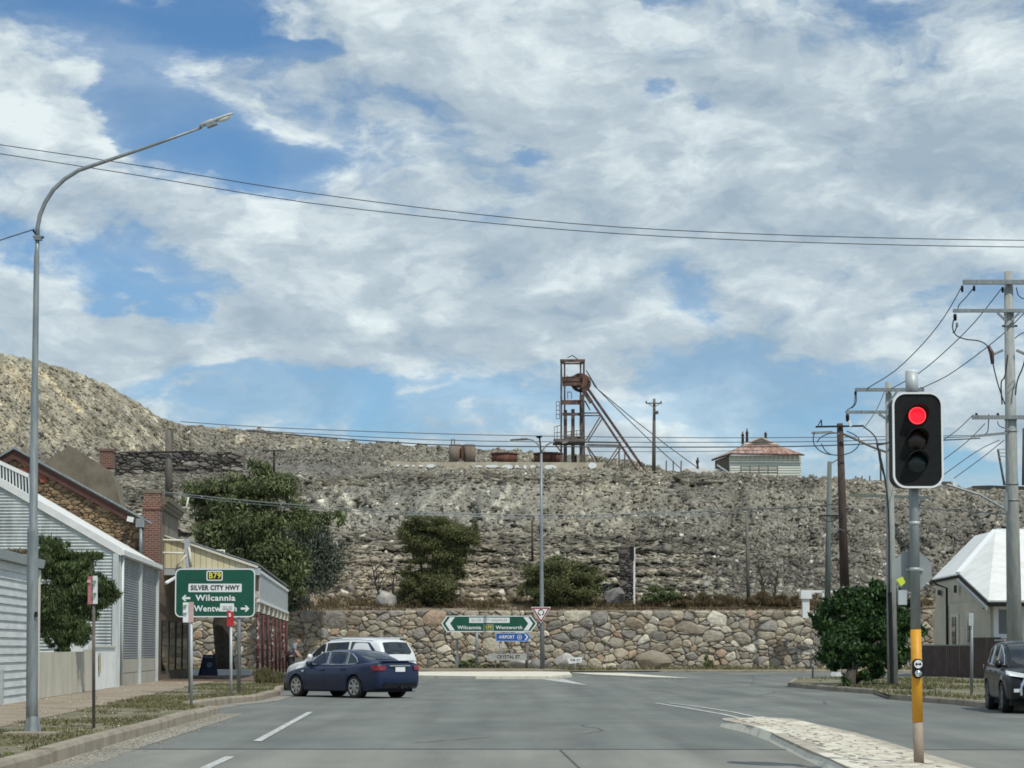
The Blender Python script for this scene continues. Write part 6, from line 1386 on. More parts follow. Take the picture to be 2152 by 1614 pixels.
wire('left of three wires rising from the grey pole to the tallest pole', [(1822, 816), (1880, 780), (1940, 722), (1985, 665), (2020, 605)], (dQ - .2, dP - .2), 1.0)
wire('middle of three wires rising from the grey pole to the tallest pole', [(1872, 817), (1930, 785), (1990, 735), (2050, 675), (2106, 605)], (dQ - .2, dP - .2), 1.0)
wire('right of three wires rising from the grey pole to the tallest pole', [(1938, 815), (1990, 790), (2050, 748), (2110, 700), (2160, 650)], (dQ - .2, dP - .2), 1.0)
wire('wire from the grey pole down to the brown pole', [(1815, 900), (1840, 865), (1860, 820)], (dB2, dQ), .8, M['wire_grey'])
wire('wire slanting right of the traffic light, leftmost of its set', [(1975, 930), (2010, 905), (2045, 872)], (100, dP), .9, M['wire_grey'])
wire('wire slanting right of the traffic light, second of its set', [(1975, 972), (2030, 930), (2070, 890)], (100, dP), .9, M['wire_grey'])
wire('wire slanting right of the traffic light, third of its set', [(1980, 1000), (2050, 950), (2100, 925)], (100, dP), .9, M['wire_grey'])
wire('wire slanting right of the traffic light, lowest of its set', [(2005, 1005), (2060, 965), (2110, 925)], (100, dP), .9, M['wire_grey'])
wire('pale wire from the brown pole left across the rubble', [(1560, 1070), (1650, 1068), (1775, 1058)], (115, dB2), 1.1, M['wire_grey'])
wire('pale wire running right behind the traffic light to the tallest pole', [(1895, 1064), (2000, 1073), (2115, 1080)], (90, dP), 1.1, M['wire_grey'])
wire('upper pale cable over the big olive gum', [(345, 1034), (400, 1040), (520, 1052), (640, 1062), (760, 1070), (900, 1078), (1240, 1082), (1560, 1070)], (89, 115), 1.0, M['galv'])
wire('lower pale cable over the big olive gum', [(345, 1036), (400, 1044), (520, 1058), (640, 1067), (760, 1075), (900, 1083), (1240, 1088), (1560, 1076)], (89.2, 115), .8, M['galv'])
xq = mb(); xq.beam(P(1785, 1040, 96), P(1955, 1046, 96), .13); xq.build('lower_crossarm', M['wood_green'], None, 'pale green crossbar behind the traffic light pole', 'crossarm')

# ------------------------------------------------------------------ traffic light
dTL = G(1931, 1608, .105).y; kT = S(dTL)
tl = thing('traffic_light', G(1931, 1608, .105), 'traffic light showing red on a pole with an orange sleeve on the median', 'traffic light')
def tp(px0, py0, px1, py1, r, name, m):
    q = mb(True); q.tube([P(px0, py0, dTL), P(px1, py1, dTL)], r * kT, n=24); return q.build(name, m, tl)
tp(1931.5, 1612, 1928.5, 1517, 10.6, 'lower_sleeve', M['beige']); tp(1928.5, 1517, 1924.5, 1323, 11.2, 'orange_sleeve', M['orange'])
tp(1924.5, 1323, 1917.5, 830, 10.4, 'pole', M['galv']); tp(1917, 835, 1915.5, 782, 13.4, 'pole_top', M['galv_light'])
tp(1915.5, 783, 1915.4, 779, 12.6, 'pole_cap', M['white_clean'])
for y_, x_ in ((1100, 1921.4), (1197, 1922.4)):
    q = mb(True); q.tube([P(x_, y_ - 4, dTL), P(x_, y_ + 3, dTL)], 11.3 * kT, n=20); q.build('band', M['galv_light'], tl)
fy = dTL - .20
def tc3(pts, cx, cy, dy, d=None): c = P(cx, cy, dTL); return [Vector((c.x + a * kT, dTL + dy, c.z + b_ * kT)) for a, b_ in pts]
HC = (1923, 928)
q = mb(); q.prism(tc3(rrect(98, 194, 24, 8), HC[0] - 2, HC[1] + 1, -.13), (0, .26, 0)); q.build('housing', M['black'], tl)
q = mb(); q.prism(tc3(rrect(103, 198, 27, 8), *HC, -.16), (0, .012, 0)); q.build('backing_board', M['black'], tl)
q = mb(); q.ring(tc3(rrect(106, 202, 28, 8), *HC, -.175), tc3(rrect(98, 194, 24.5, 8), *HC, -.175), (0, .03, 0)); q.build('white_border', M['white_clean'], tl)
redm = mat('lit_red_lens', (.5, .01, .015), rough=.4, emit=((1.0, .012, .03), 1.15))
red2 = mat('lit_red_rim', (.6, .02, .02), rough=.4, emit=((1.0, .05, .06), 1.5))
amb = mat('unlit_amber_lens', (.022, .008, .005), rough=.3, coat=.2); grn = mat('unlit_green_lens', (.003, .014, .014), rough=.3, coat=.2)
for cy, m_, nm in ((877, redm, 'red_lens'), (927, amb, 'amber_lens'), (974, grn, 'green_lens')):
    q = mb(True); c = P(HC[0] - 1.5, cy, dTL); c.y = dTL - .165
    vs = [c + Vector((0, -.022, 0))]; fs = []; n_ = 28; R_ = (18.2 if cy == 877 else 21) * kT
    for r_, o_ in ((.5, -.018), (.85, -.008), (1, .0)):
        for i in range(n_): a = 2 * math.pi * i / n_; vs.append(c + Vector((math.cos(a) * R_ * r_, o_, math.sin(a) * R_ * r_)))
    for i in range(n_): fs.append((0, 1 + i, 1 + (i + 1) % n_))
    for j in range(2):
        for i in range(n_): fs.append((1 + j * n_ + i, 1 + (j + 1) * n_ + i, 1 + (j + 1) * n_ + (i + 1) % n_, 1 + j * n_ + (i + 1) % n_))
    q.add(vs, fs); lens = q.build(nm, m_, tl)
    if cy == 877:
        q = mb(); q.ring([c + Vector((math.cos(a) * R_ * .98, -.02, math.sin(a) * R_ * .98)) for a in [2 * math.pi * i / 28 for i in range(28)]], [c + Vector((math.cos(a) * R_ * .86, -.02, math.sin(a) * R_ * .86)) for a in [2 * math.pi * i / 28 for i in range(28)]], (0, .006, 0)); q.build('lens_rim', red2, lens)
    # hood
    q = mb(True); vs = []; fs = []; n_ = 22
    for i in range(n_ + 1):
        a = R(-28 + 236 * i / n_); e_ = .20 * max(.12, math.sin(max(0, min(math.pi, a))) ** .5 if 0 < a < math.pi else .12)
        for rr2, yy2 in ((23.0, 0), (22.6, -e_), (21.6, -e_), (21.8, 0)): vs.append(c + Vector((math.cos(a) * rr2 * kT, yy2, math.sin(a) * rr2 * kT)))
    for i in range(n_):
        for j in range(4): fs.append((i * 4 + j, i * 4 + (j + 1) % 4, (i + 1) * 4 + (j + 1) % 4, (i + 1) * 4 + j))
    q.add(vs, fs); q.build('hood', M['blackmatt'], tl)
pbx, pby = 1925.5, 1405
q = mb(); q.prism(tc3(rrect(22, 41, 10.9, 8), pbx, pby, -.115), (0, .06, 0)); pb = q.build('push_button_unit', M['black'], tl)
q = mb(); q.prism(tc3(circ(8.6, 20), pbx, pby - 9.5, -.121), (0, .008, 0)); q.build('arrow_disc', M['white_clean'], pb)
q = mb(); q.prism(tc3([(-7, 0), (-3, 4), (-3, 1.3), (3, 1.3), (3, 4), (7, 0), (3, -4), (3, -1.3), (-3, -1.3), (-3, -4)], pbx, pby - 9.5, -.124), (0, .003, 0)); q.build('arrow_symbol', M['blackmatt'], pb)
q = mb(True); q.prism(tc3(circ(7.4, 20), pbx, pby + 10, -.132), (0, .02, 0)); q.build('push_button', M['chrome'], pb)
q = mb(); q.prism(tc3(rrect(10, 38, 3, 3), 1909, pby + 0, -.07), (0, .1, 0)); q.build('unit_side', M['black'], pb) if False else None
# back of the octagonal sign fixed to the pole
sg = thing('octagonal_sign', P(1921, 1198, dTL + .12), 'grey back of an octagonal sign clamped to the traffic light pole', 'sign')
q = mb(); oc = [(42 * math.cos(R(22.5 + 45 * i)) / math.cos(R(22.5)), 41 * math.sin(R(22.5 + 45 * i)) / math.cos(R(22.5))) for i in range(8)]
q.prism([Vector((P(1919.5, 1199, dTL).x + a * kT, dTL + .10, P(0, 1199, dTL).z + b_ * kT)) for a, b_ in oc], (0, .006, 0)); q.build('plate', mat('sign_back_grey', (.26, .29, .29), (.33, .36, .36), 2, .55, .1), sg)
q = mb(); q.beam(P(1903, 1197, dTL + .09), P(1940, 1197, dTL + .09), .03); q.build('clamp', M['galv_light'], sg)
# small plate with a yellow-green lamp on the far pole
pl_ = thing('roadside_reflector', P(1895, 1240, dTL - .02), 'small pale plate under a lime yellow reflector, clipped beside the traffic light pole', 'reflector')
q = mb(); q.prism([P(1888, 1271, dTL - .04), P(1906, 1271, dTL - .04), P(1906, 1240, dTL - .04), P(1888, 1240, dTL - .04)], (0, .01, 0)); q.build('plate', M['galv_light'], pl_)
q = mb(); q.prism([P(1884, 1218, dTL - .04), P(1897, 1212, dTL - .04), P(1903, 1224, dTL - .04), P(1894, 1232, dTL - .04)], (0, .05, 0)); q.build('reflector', mat('lime_reflector', (.62, .72, .05), rough=.4), pl_)
q = mb(); q.beam(P(1886, 1225, dTL - .02), P(1887, 1268, dTL - .02), .012); q.beam(P(1887, 1246, dTL - .02), P(1918, 1246, dTL - .02), .014); q.build('bracket', M['galv'], pl_)

# ------------------------------------------------------------------ signs
def post(root, px, py0, py1, d, r, m=None, name='post'):
    q = mb(True); q.tube([P(px, py0, d), P(px, py1, d)], r * S(d), n=10); return q.build(name, m or M['galv'], root)
dG1 = G(502, 1457, .13).y - .0; k1 = S(dG1)
gs = thing('direction_sign', G(502, 1457, .13), 'big green road sign reading B79 SILVER CITY HWY, Wilcannia left, Wentworth right', 'road sign')
cx, cy = 452, 1246
def sc3(pts, px, py, dy, d=None, k=None): d = d or dG1; k = k or k1; c = P(px, py, d); return [Vector((c.x + a * k, d + dy, c.z + b_ * k)) for a, b_ in pts]
post(gs, 502, 1458, 1200, dG1 + .08, 4.2); post(gs, 400, 1458, 1200, dG1 + .08, 4.2)
q = mb(); q.prism(sc3(rrect(168, 102, 12, 6), cx, cy, 0), (0, .01, 0)); q.build('panel', M['green'], gs)
q = mb(); q.ring(sc3(rrect(168, 102, 12, 6), cx, cy, -.002), sc3(rrect(163.5, 97.5, 10, 6), cx, cy, -.002), (0, -.004, 0)); q.build('white_border', M['white_clean'], gs)
q = mb(); q.ring(sc3(rrect(34, 21, 3.5, 4), 451, 1210, -.002), sc3(rrect(29.5, 16.5, 2, 4), 451, 1210, -.002), (0, -.004, 0)); q.build('shield_border', M['white_clean'], gs)
q = mb(); q.prism(sc3(rrect(29.5, 16.5, 2, 4), 451, 1210, -.002), (0, -.003, 0)); q.build('shield', M['blackmatt'], gs)
def txt(s, px, py, h, w, m, root, d=None, dy=-.012, rot=0.0, off=.006, sp=1.08):
    d = d or dG1; c = P(px, py, d); return lettering(s, (c.x, d + dy, c.z), h * S(d) / .72, m, root, 'lettering', w * S(d), off, 0, rot, .002, sp)
txt('B79', 451.5, 1210, 12.5, 25, M['yellow'], gs)
q = mb(); q.prism(sc3(rrect(112, 17.5, 2, 3), 452, 1235.5, -.002), (0, -.004, 0)); q.build('white_patch', M['white_clean'], gs)
txt('SILVER CITY HWY', 452, 1235.5, 10, 103, M['blackmatt'], gs, off=.006)
txt('Wilcannia', 453, 1257, 12.5, 84, M['white_clean'], gs); txt('Wentworth', 453, 1279.5, 12.5, 90, M['white_clean'], gs)
def arrow(px, py, s, root):
    pts = [(-9 * s, 0), (-3 * s, 6.5), (1 * s, 6.5), (-2.5 * s, 2.2), (9 * s, 2.2), (9 * s, -2.2), (-2.5 * s, -2.2), (1 * s, -6.5), (-3 * s, -6.5)]
    q = mb(); q.prism(sc3(pts, px, py, -.002), (0, -.004, 0)); q.build('arrow', M['white_clean'], root)
arrow(391, 1257, 1, gs); arrow(515, 1279, -1, gs)

# roadside parking signs, each edge-on pair folded round a post
def parking(px, base, top, plates, label, tilt=0, r=4.0, m=None):
    dS_ = G(px, base, .13).y; root = thing('parking_sign', G(px, base, .13), label, 'parking sign'); post(root, px + 0, base, top, dS_, r, m)
    for x0, x1, y0, y1, m_, dy0, dy1, letters in plates:
        q = mb(); q.prism([P(x0, y1, dS_ + dy0 - .06), P(x1, y1, dS_ + dy1 - .06), P(x1, y0, dS_ + dy1 - .06), P(x0, y0, dS_ + dy0 - .06)], (0, .006, 0)); pn = q.build('sign_plate', m_, root)
        for lx, ly, lw, lh, lm in letters:
            q = mb(); q.prism([P(lx - lw / 2, ly + lh / 2, dS_ + min(dy0, dy1) - .075), P(lx + lw / 2, ly + lh / 2, dS_ + min(dy0, dy1) - .075), P(lx + lw / 2, ly - lh / 2, dS_ + min(dy0, dy1) - .075), P(lx - lw / 2, ly - lh / 2, dS_ + min(dy0, dy1) - .075)], (0, .002, 0)); q.build('printed_mark', lm, pn)
    return root, dS_
pg = mat('sign_print_green', (.10, .25, .17), rough=.5)
r_, d_ = parking(197, 1530, 1262, [(184.5, 194, 1211, 1270, M['faded_red'], 0, .02, []), (195, 205, 1210, 1269, M['white_clean'], .02, 0, [])], 'dark slim post with narrow red and white parking plates, nearest the lamp', 0, 3.4, M['steelgrey'])
txt('2P', 200, 1226, 10, 7, pg, r_, d_, -.08); txt('1/2P', 200, 1250, 6, 8, pg, r_, d_, -.08)
txt('NO', 189, 1222, 5, 7, M['pink'], r_, d_, -.08)
r_, d_ = parking(402, 1481, 1302, [(384.5, 396, 1266, 1308, M['white_clean'], 0, .02, []), (396.5, 407, 1265, 1308, M['pink'], .02, 0, [])], 'white and faded pink parking plates on a pale post before the green road sign', 0, 3.2, M['galv_light'])
txt('2P', 390, 1275, 6, 7, pg, r_, d_, -.08); txt('8-5', 390, 1290, 4, 7, pg, r_, d_, -.08)
r_, d_ = parking(485.5, 1466, 1312, [(462.5, 491.5, 1268, 1285, M['white_clean'], 0, 0, []), (477, 491.5, 1283, 1315, M['red'], -.01, .01, [])], 'red parking plate below a white plate, on a pale leaning post', 0, 3.0, M['galv_light'])
txt('BUS', 479, 1277, 7, 20, mat('faint_print', (.55, .56, .55), rough=.6), r_, d_, -.075); txt('S', 484, 1293, 7, 5, M['white_clean'], r_, d_, -.09)

# roundabout signs
dD = G(1130, 1411).y; kD = S(dD)
ds_ = thing('direction_sign', P(1028, 1411, dD), 'long green double ended arrow sign reading Wilcannia B79 Wentworth', 'road sign')
post(ds_, 1002, 1411, 1310, dD + .08, 2.8); post(ds_, 1108, 1411, 1310, dD + .08, 2.8)
y0, y1, ym = 1294, 1328, 1310.5
outl = [(927, ym), (939, y1), (1116, y1), (1129, ym), (1116, y0), (939, y0)]
def PP(l, d, dy): 
    out = []
    for p in l: v = P(p[0], p[1], d); out.append(Vector((v.x, d + dy, v.z)))
    return out
q = mb(); q.prism(PP(outl, dD, 0), (0, .012, 0)); q.build('panel', M['green'], ds_)
q = mb(); inn = [(930, ym), (940.5, y1 - 1.7), (1114.5, y1 - 1.7), (1126, ym), (1114.5, y0 + 1.7), (940.5, y0 + 1.7)]; q.ring(PP(outl, dD, -.002), PP(inn, dD, -.002), (0, -.006, 0)); q.build('white_border', M['white_clean'], ds_)
for s_, x_ in ((1, 936), (-1, 1120)):
    q = mb(); q.prism(PP([(x_, ym), (x_ + s_ * 9.5, y1 - 3), (x_ + s_ * 20, y1 - 3), (x_ + s_ * 10, ym), (x_ + s_ * 20, y0 + 3), (x_ + s_ * 9.5, y0 + 3)], dD, -.003), (0, -.006, 0)); q.build('chevron', M['white_clean'], ds_)
q = mb(); q.prism(PP([(986, 1309), (1071, 1309), (1071, 1298), (986, 1298)], dD, -.003), (0, -.005, 0)); q.build('white_patch', M['white_clean'], ds_)
txt('SILVER CITY HIGHWAY', 1028.5, 1303.5, 6, 76, mat('faded_sign_print', (.38, .42, .40), rough=.6), ds_, dD, -.014, off=.004)
txt('Wilcannia', 986, 1319, 7.2, 50, M['white_clean'], ds_, dD, -.012); txt('Wentworth', 1070, 1319, 7.2, 56, M['white_clean'], ds_, dD, -.012)
q = mb(); q.ring(PP([(1016, 1325), (1037, 1325), (1037, 1312.5), (1016, 1312.5)], dD, -.002), PP([(1018, 1323.3), (1035, 1323.3), (1035, 1314.2), (1018, 1314.2)], dD, -.002), (0, -.005, 0)); q.build('shield_border', mat('tan_sign_border', (.42, .40, .28), rough=.5), ds_)
txt('B79', 1026.5, 1318.8, 6, 13, M['yellow'], ds_, dD, -.012)
ap = thing('airport_sign', P(1078, 1411, dD), 'blue arrow sign reading AIRPORT under the green double arrow sign', 'road sign')
post(ap, 1052, 1411, 1340, dD + .02, 2.2)
outl = [(1041.5, 1348), (1109, 1348), (1116, 1339), (1109, 1330), (1041.5, 1330)]
q = mb(); q.prism(PP(outl, dD - .1, 0), (0, .01, 0)); q.build('panel', M['blue'], ap)
q = mb(); q.ring(PP(outl, dD - .1, -.002), PP([(1043, 1346.6), (1108.4, 1346.6), (1114.2, 1339), (1108.4, 1331.4), (1043, 1331.4)], dD - .1, -.002), (0, -.005, 0)); q.build('border', mat('pale_blue_border', (.35, .50, .72), rough=.5), ap)
txt('AIRPORT', 1065, 1339, 7, 33, M['white_clean'], ap, dD - .1, -.012)
q = mb(); q.prism(PP([(1102, 1345), (1105.5, 1345), (1110.5, 1339), (1105.5, 1333), (1102, 1333), (1107, 1339)], dD - .1, -.003), (0, -.005, 0)); q.build('chevron', M['white_clean'], ap)
q = mb(); c_ = circ(5.2, 18); q.ring(PP([(1092 + a, 1339 + b_) for a, b_ in c_], dD - .1, -.003), PP([(1092 + a * .8, 1339 + b_ * .8) for a, b_ in c_], dD - .1, -.003), (0, -.004, 0)); q.prism(PP([(1089.5, 1337), (1095.5, 1339), (1089.5, 1341.5), (1091, 1339)], dD - .1, -.003), (0, -.004, 0)); q.build('plane_symbol', M['white_clean'], ap)
cs_ = thing('street_name_sign', P(1066, 1411, dD), 'weathered street name blade reading CRYSTAL ST', 'street sign')
post(cs_, 1041, 1411, 1385, dD, 1.8, M['steelgrey']); post(cs_, 1106, 1411, 1345, dD, 2.2, M['steelgrey'])
q = mb(); q.prism(PP([(1026, 1387.5), (1107, 1387.5), (1107, 1373.5), (1025, 1374)], dD - .1, 0), (0, .03, 0)); q.build('blade', mat('weathered_blade', (.34, .34, .31), (.46, .46, .43), 5, .7), cs_)
txt('CRYSTAL ST', 1068, 1380.5, 7, 48, M['blackmatt'], cs_, dD - .1, -.01, off=.004)
ts = thing('street_name_sign', P(1209, 1405, dD + 2), 'small bent white street blade leaning low by the wall foot', 'street sign')
q = mb(); q.prism(PP([(1196, 1395), (1222, 1392), (1224, 1380.5), (1191, 1383)], dD + 2, 0), (0, .03, 0)); q.build('blade', M['white_clean'], ts)
txt('KM ST', 1209, 1387.5, 5, 20, mat('faded_blade_print', (.16, .17, .17), rough=.6), ts, dD + 2, -.01, .1, off=.004)
q = mb(); q.prism(PP([(1203, 1394), (1208, 1394), (1212, 1409), (1209, 1409)], dD + 2.1, 0), (0, .06, 0)); q.build('stub', M['galv_light'], ts); post(ts, 1214, 1411, 1388, dD + 2.1, 1.6, M['steelgrey'])
gw_ = thing('give_way_sign', P(1137, 1361, dM - .3), 'triangular give way sign with roundabout symbol on the twin-arm lamp pole', 'road sign')
tr = [(1116, 1275.5), (1158, 1275.5), (1137, 1310.5)]; tri = [(1122.5, 1279.5), (1151.5, 1279.5), (1137, 1303.5)]
def rtri(l, r_): 
    out = []; n = len(l)
    for i in range(n):
        a, b_, c_ = Vector(l[i - 1]), Vector(l[i]), Vector(l[(i + 1) % n]); out += [b_ + (a - b_).normalized() * r_, b_ + ((a - b_).normalized() + (c_ - b_).normalized()) * r_ * .3, b_ + (c_ - b_).normalized() * r_]
    return out
q = mb(); q.prism(PP(rtri(tr, 2), dM - .32, 0), (0, .015, 0)); q.build('panel', M['white_clean'], gw_)
q = mb(); q.ring(PP(rtri([(1117.8, 1276.7), (1156.2, 1276.7), (1137, 1308.7)], 2), dM - .32, -.003), PP(rtri(tri, 1.5), dM - .32, -.003), (0, -.006, 0)); q.build('red_border', mat('dark_sign_red', (.26, .02, .03), (.33, .03, .04), 4, .5), gw_)
q = mb()
for k in range(3):
    a0 = R(90 + 120 * k); ou = [(1137 + 6.8 * math.cos(a0 + R(100) * j / 8), 1287 + 6.8 * math.sin(a0 + R(100) * j / 8)) for j in range(9)]; inn = [(1137 + 4.6 * math.cos(a0 + R(100) * j / 8), 1287 + 4.6 * math.sin(a0 + R(100) * j / 8)) for j in range(9)]
    q.prism(PP(ou + inn[::-1], dM - .32, -.003), (0, -.005, 0))
q.build('roundabout_symbol', M['blackmatt'], gw_)
q = mb(); q.beam(P(1137, 1277, dM - .2), P(1137, 1311, dM - .2), .06); q.build('fixing', M['galv'], gw_)
# marker posts
q = mb(); q.beam(P(961, 1411, 127), P(961, 1342, 127), .14); q.build('marker_post', M['galv'], None, 'plain grey post against the wall left of the double arrow sign', 'post')
rp = thing('side_sign', P(2042, 1478, 56), 'slim grey sign post with narrow plate beside the dark fence', 'sign post'); post(rp, 2042, 1462, 1290, 57, 3.4)
q = mb(); q.prism([P(2036, 1315, 56.9), P(2046, 1315, 56.9), P(2046, 1288, 56.9), P(2036, 1288, 56.9)], (0, .006, 0)); q.build('sign_plate', M['galv_light'], rp)
q = mb(); q.beam(G(1708, 1428), P(1708, 1398, 92), .09); q.build('bollard', M['galv'], None, 'short grey post at the kerb left of the deep green bush', 'bollard')
q = mb(); q.box(G(1758, 1424) + Vector((0, 0, .15)), (.55, .3, .22)); q.build('white_block', M['white'], None, 'white block lying at the kerb under the deep green bush', 'block')

# ------------------------------------------------------------------ cars
def fi(x, tab): return float(np.interp(x, [a for a, _ in tab], [b for _, b in tab]))
def make_car(name, label, cat, loc, fwd, T):
    """fwd: horizontal direction of the nose; local +x is forward, +y the car's left"""
    root = thing(name, loc, label, cat, rz=math.atan2(fwd[1], fwd[0]), local=True)
    paint = T['paint']; xr, xf = T['x']; wheels = T['wheels']; Rw = T['rw']; hub_z = Rw; Ra = Rw * 1.14; hw = T['hw']; sill = T['sill']
    xs = sorted(set([round(v, 3) for v in np.linspace(xr, xf, 92)] + [round(xw + Ra * math.cos(a), 3) for xw in wheels for a in np.linspace(0, math.pi, 15)]))
    def bot(x):
        b = fi(x, sill)
        for xw in wheels:
            if abs(x - xw) < Ra: b = max(b, hub_z + math.sqrt(Ra * Ra - (x - xw) ** 2))
        return b
    FR = [(0.0, 1.0, .02), (.45, 1.0, .015), (.80, .985, 0), (.93, .94, 0), (.985, .82, 0), (1.0, .62, 0), (1.0, .40, 0), (.985, .18, 0), (.955, .05, 0), (.90, 0, 0)]
    body = mb(True); rings = []
    for x in xs:
        t = fi(x, T['top']); w = fi(x, hw); b = bot(x); sb_ = fi(x, sill); r_ = []
        for f, u, cr_ in FR: z = max(sb_ + (t - sb_) * u + cr_, b); r_.append((x, w * f, z))
        rings.append(r_)
    nF = len(FR); vs = []; 
    for r_ in rings: vs += r_ + [(x, -y, z) for x, y, z in r_[1:]][::-1]
    m_ = 2 * nF - 1; fs = []
    for i in range(len(xs) - 1):
        for j in range(m_):
            fs.append((i * m_ + j, i * m_ + (j + 1) % m_, (i + 1) * m_ + (j + 1) % m_, (i + 1) * m_ + j))
    fs += [tuple(range(m_)), tuple((len(xs) - 1) * m_ + i for i in range(m_))]
    body.add(vs, fs)
    # cabin
    rx = [a for a, _ in T['roof']]; cx = sorted(set([round(v, 3) for v in np.linspace(rx[0], rx[-1], 46)] + [round(a, 3) for a in rx]))
    zr = max(b_ for _, b_ in T['roof']); belt = T['belt']
    def chw(x, z):            # half width of the cabin at height z
        w = fi(x, T['cabw']); tt = (z - belt) / (zr - belt); return w - T['tumble'] * max(0, tt) ** 1.15
    vs = []; fs = []; FRc = [(0, 1.0), (.5, .995), (.82, .97), (.94, .92), (1.0, .80), (1.0, .5), (1.0, .2), (1.0, 0.0)]; nc = len(FRc); mc = 2 * nc - 1
    for x in cx:
        top = fi(x, T['roof']); z0 = belt - .12; r_ = []
        for f, u in FRc: z = z0 + (top - z0) * u; r_.append((x, chw(x, z) * f, z))
        vs += r_ + [(a, -b_, c) for a, b_, c in r_[1:]][::-1]
    for i in range(len(cx) - 1):
        for j in range(mc): fs.append((i * mc + j, i * mc + (j + 1) % mc, (i + 1) * mc + (j + 1) % mc, (i + 1) * mc + j))
    fs += [tuple(range(mc)), tuple((len(cx) - 1) * mc + i for i in range(mc))]
    body.add(vs, fs); bo = body.build('body', paint, root, origin=(0, 0, 0))
    under = mb(); under.box(((xr + xf) / 2, 0, .30), (xf - xr - .5, fi(0, hw) * 1.7, .22)); under.build('underbody', M['blackmatt'], root, origin=(0, 0, 0))
    def side_glass(poly, name='side_window', m_=None, o=.008, rim=None):
        for s in (1, -1):
            q = mb(); n = len(poly)
            pts = [(x, s * (chw(x, z) + o), z) for x, z in poly]; q.poly(pts); g_ = q.build(name, m_ or M['glassdark'], root, origin=(0, 0, 0))
            if rim is not None:
                q = mb(); q.tube([Vector((x, s * (chw(x, z) + o), z)) for x, z in poly] + [Vector((poly[0][0], s * (chw(*poly[0]) + o), poly[0][1]))], .017, n=5); q.build('window_trim', rim, g_, origin=(0, 0, 0))
    for poly in T['side_glass']: side_glass(poly, rim=T.get('trim'))
    def top_glass(x0, x1, inset, name, n=8):
        q = mb(True); vs = []; fs = []
        for i in range(n + 1):
            x = x0 + (x1 - x0) * i / n; z = fi(x, T['roof'])
            for k in range(9):
                u = -1 + k / 4; w = (chw(x, z) - inset) * .93; zz_c = z - .012 * u * u * 2
                vs.append((x, u * w, zz_c + .012))
        for i in range(n):
            for k in range(8): fs.append((i * 9 + k, i * 9 + k + 1, (i + 1) * 9 + k + 1, (i + 1) * 9 + k))
        q.add(vs, fs); q.build(name, M['glassdark'], root, origin=(0, 0, 0))
    top_glass(*T['windscreen'], .05, 'windscreen'); top_glass(*T['rear_glass'], .07, 'rear_window')
    # wheels
    for xw in wheels:
        for s in (1, -1):
            yc = s * (fi(xw, hw) - .115); wroot = bpy.data.objects.new('wheel', None); 
            q = mb(True); prof = [(Rw * .70, -.10), (Rw * .93, -.105), (Rw, -.07), (Rw, .07), (Rw * .93, .105), (Rw * .70, .10)]; n_ = 30; vs = []; fs = []
            for r_, y_ in prof:
                for i in range(n_): a = 2 * math.pi * i / n_; vs.append((xw + r_ * math.cos(a), yc + y_ * s, Rw + r_ * math.sin(a)))
            for j in range(len(prof)):
                for i in range(n_): j2 = (j + 1) % len(prof); fs.append((j * n_ + i, j * n_ + (i + 1) % n_, j2 * n_ + (i + 1) % n_, j2 * n_ + i))
            q.add(vs, fs); wh = q.build('wheel', M['tyre'], root, origin=(0, 0, 0))
            q = mb(); q.prism([(xw + Rw * .7 * math.cos(2 * math.pi * i / 24), yc - s * .03, Rw + Rw * .7 * math.sin(2 * math.pi * i / 24)) for i in range(24)], (0, s * .03, 0)); q.build('brake_disc', M['blackmatt'], wh, origin=(0, 0, 0))
            q = mb(); rr_o = [(xw + Rw * .72 * math.cos(2 * math.pi * i / 28), yc + s * .085, Rw + Rw * .72 * math.sin(2 * math.pi * i / 28)) for i in range(28)]; rr_i = [(xw + Rw * .64 * math.cos(2 * math.pi * i / 28), yc + s * .085, Rw + Rw * .64 * math.sin(2 * math.pi * i / 28)) for i in range(28)]
            q.ring(rr_o, rr_i, (0, s * .02, 0))
            for k in range(T.get('spokes', 7)):
                a = 2 * math.pi * k / T.get('spokes', 7) + .2; ca, sa = math.cos(a), math.sin(a); w0, w1 = .028, .052
                for sg_ in (0,):
                    pts = [(xw + ca * .05 - sa * w0, Rw + sa * .05 + ca * w0), (xw + ca * Rw * .66 - sa * w1, Rw + sa * Rw * .66 + ca * w1), (xw + ca * Rw * .66 + sa * w1, Rw + sa * Rw * .66 - ca * w1), (xw + ca * .05 + sa * w0, Rw + sa * .05 - ca * w0)]
                    q.prism([(a_, yc + s * .075, b_) for a_, b_ in pts], (0, s * .02, 0))
            q.prism([(xw + .06 * math.cos(2 * math.pi * i / 12), yc + s * .08, Rw + .06 * math.sin(2 * math.pi * i / 12)) for i in range(12)], (0, s * .025, 0)); q.build('rim', T.get('rimmat', M['alloy']), wh, origin=(0, 0, 0))
            q = mb(); q.prism([(xw + Ra * .99 * math.cos(2 * math.pi * i / 20), yc - s * .12, hub_z + Ra * .99 * math.sin(2 * math.pi * i / 20)) for i in range(20)], (0, -s * .02, 0)); q.build('wheel_arch_liner', M['blackmatt'], root, origin=(0, 0, 0))
    def surf(x, z):           # point on the body side
        t, b = fi(x, T['top']), fi(x, sill); u = (z - b) / (t - b); return fi(x, hw) * float(np.interp(u, [0, .05, .18, .40, .62, .82, .94, .985], [.90, .955, .985, 1, 1, .985, .93, .80]))
    # door gaps and handles
    for x, z0, z1 in T['doors']:
        for s in (1, -1):
            q = mb(True); q.tube([(x + .03 * math.sin(3 * t), s * (surf(x, z0 + (z1 - z0) * t) + .001), z0 + (z1 - z0) * t) for t in (0, .33, .66, 1)], .006, n=4); q.build('door_gap', M['blackmatt'], root, origin=(0, 0, 0))
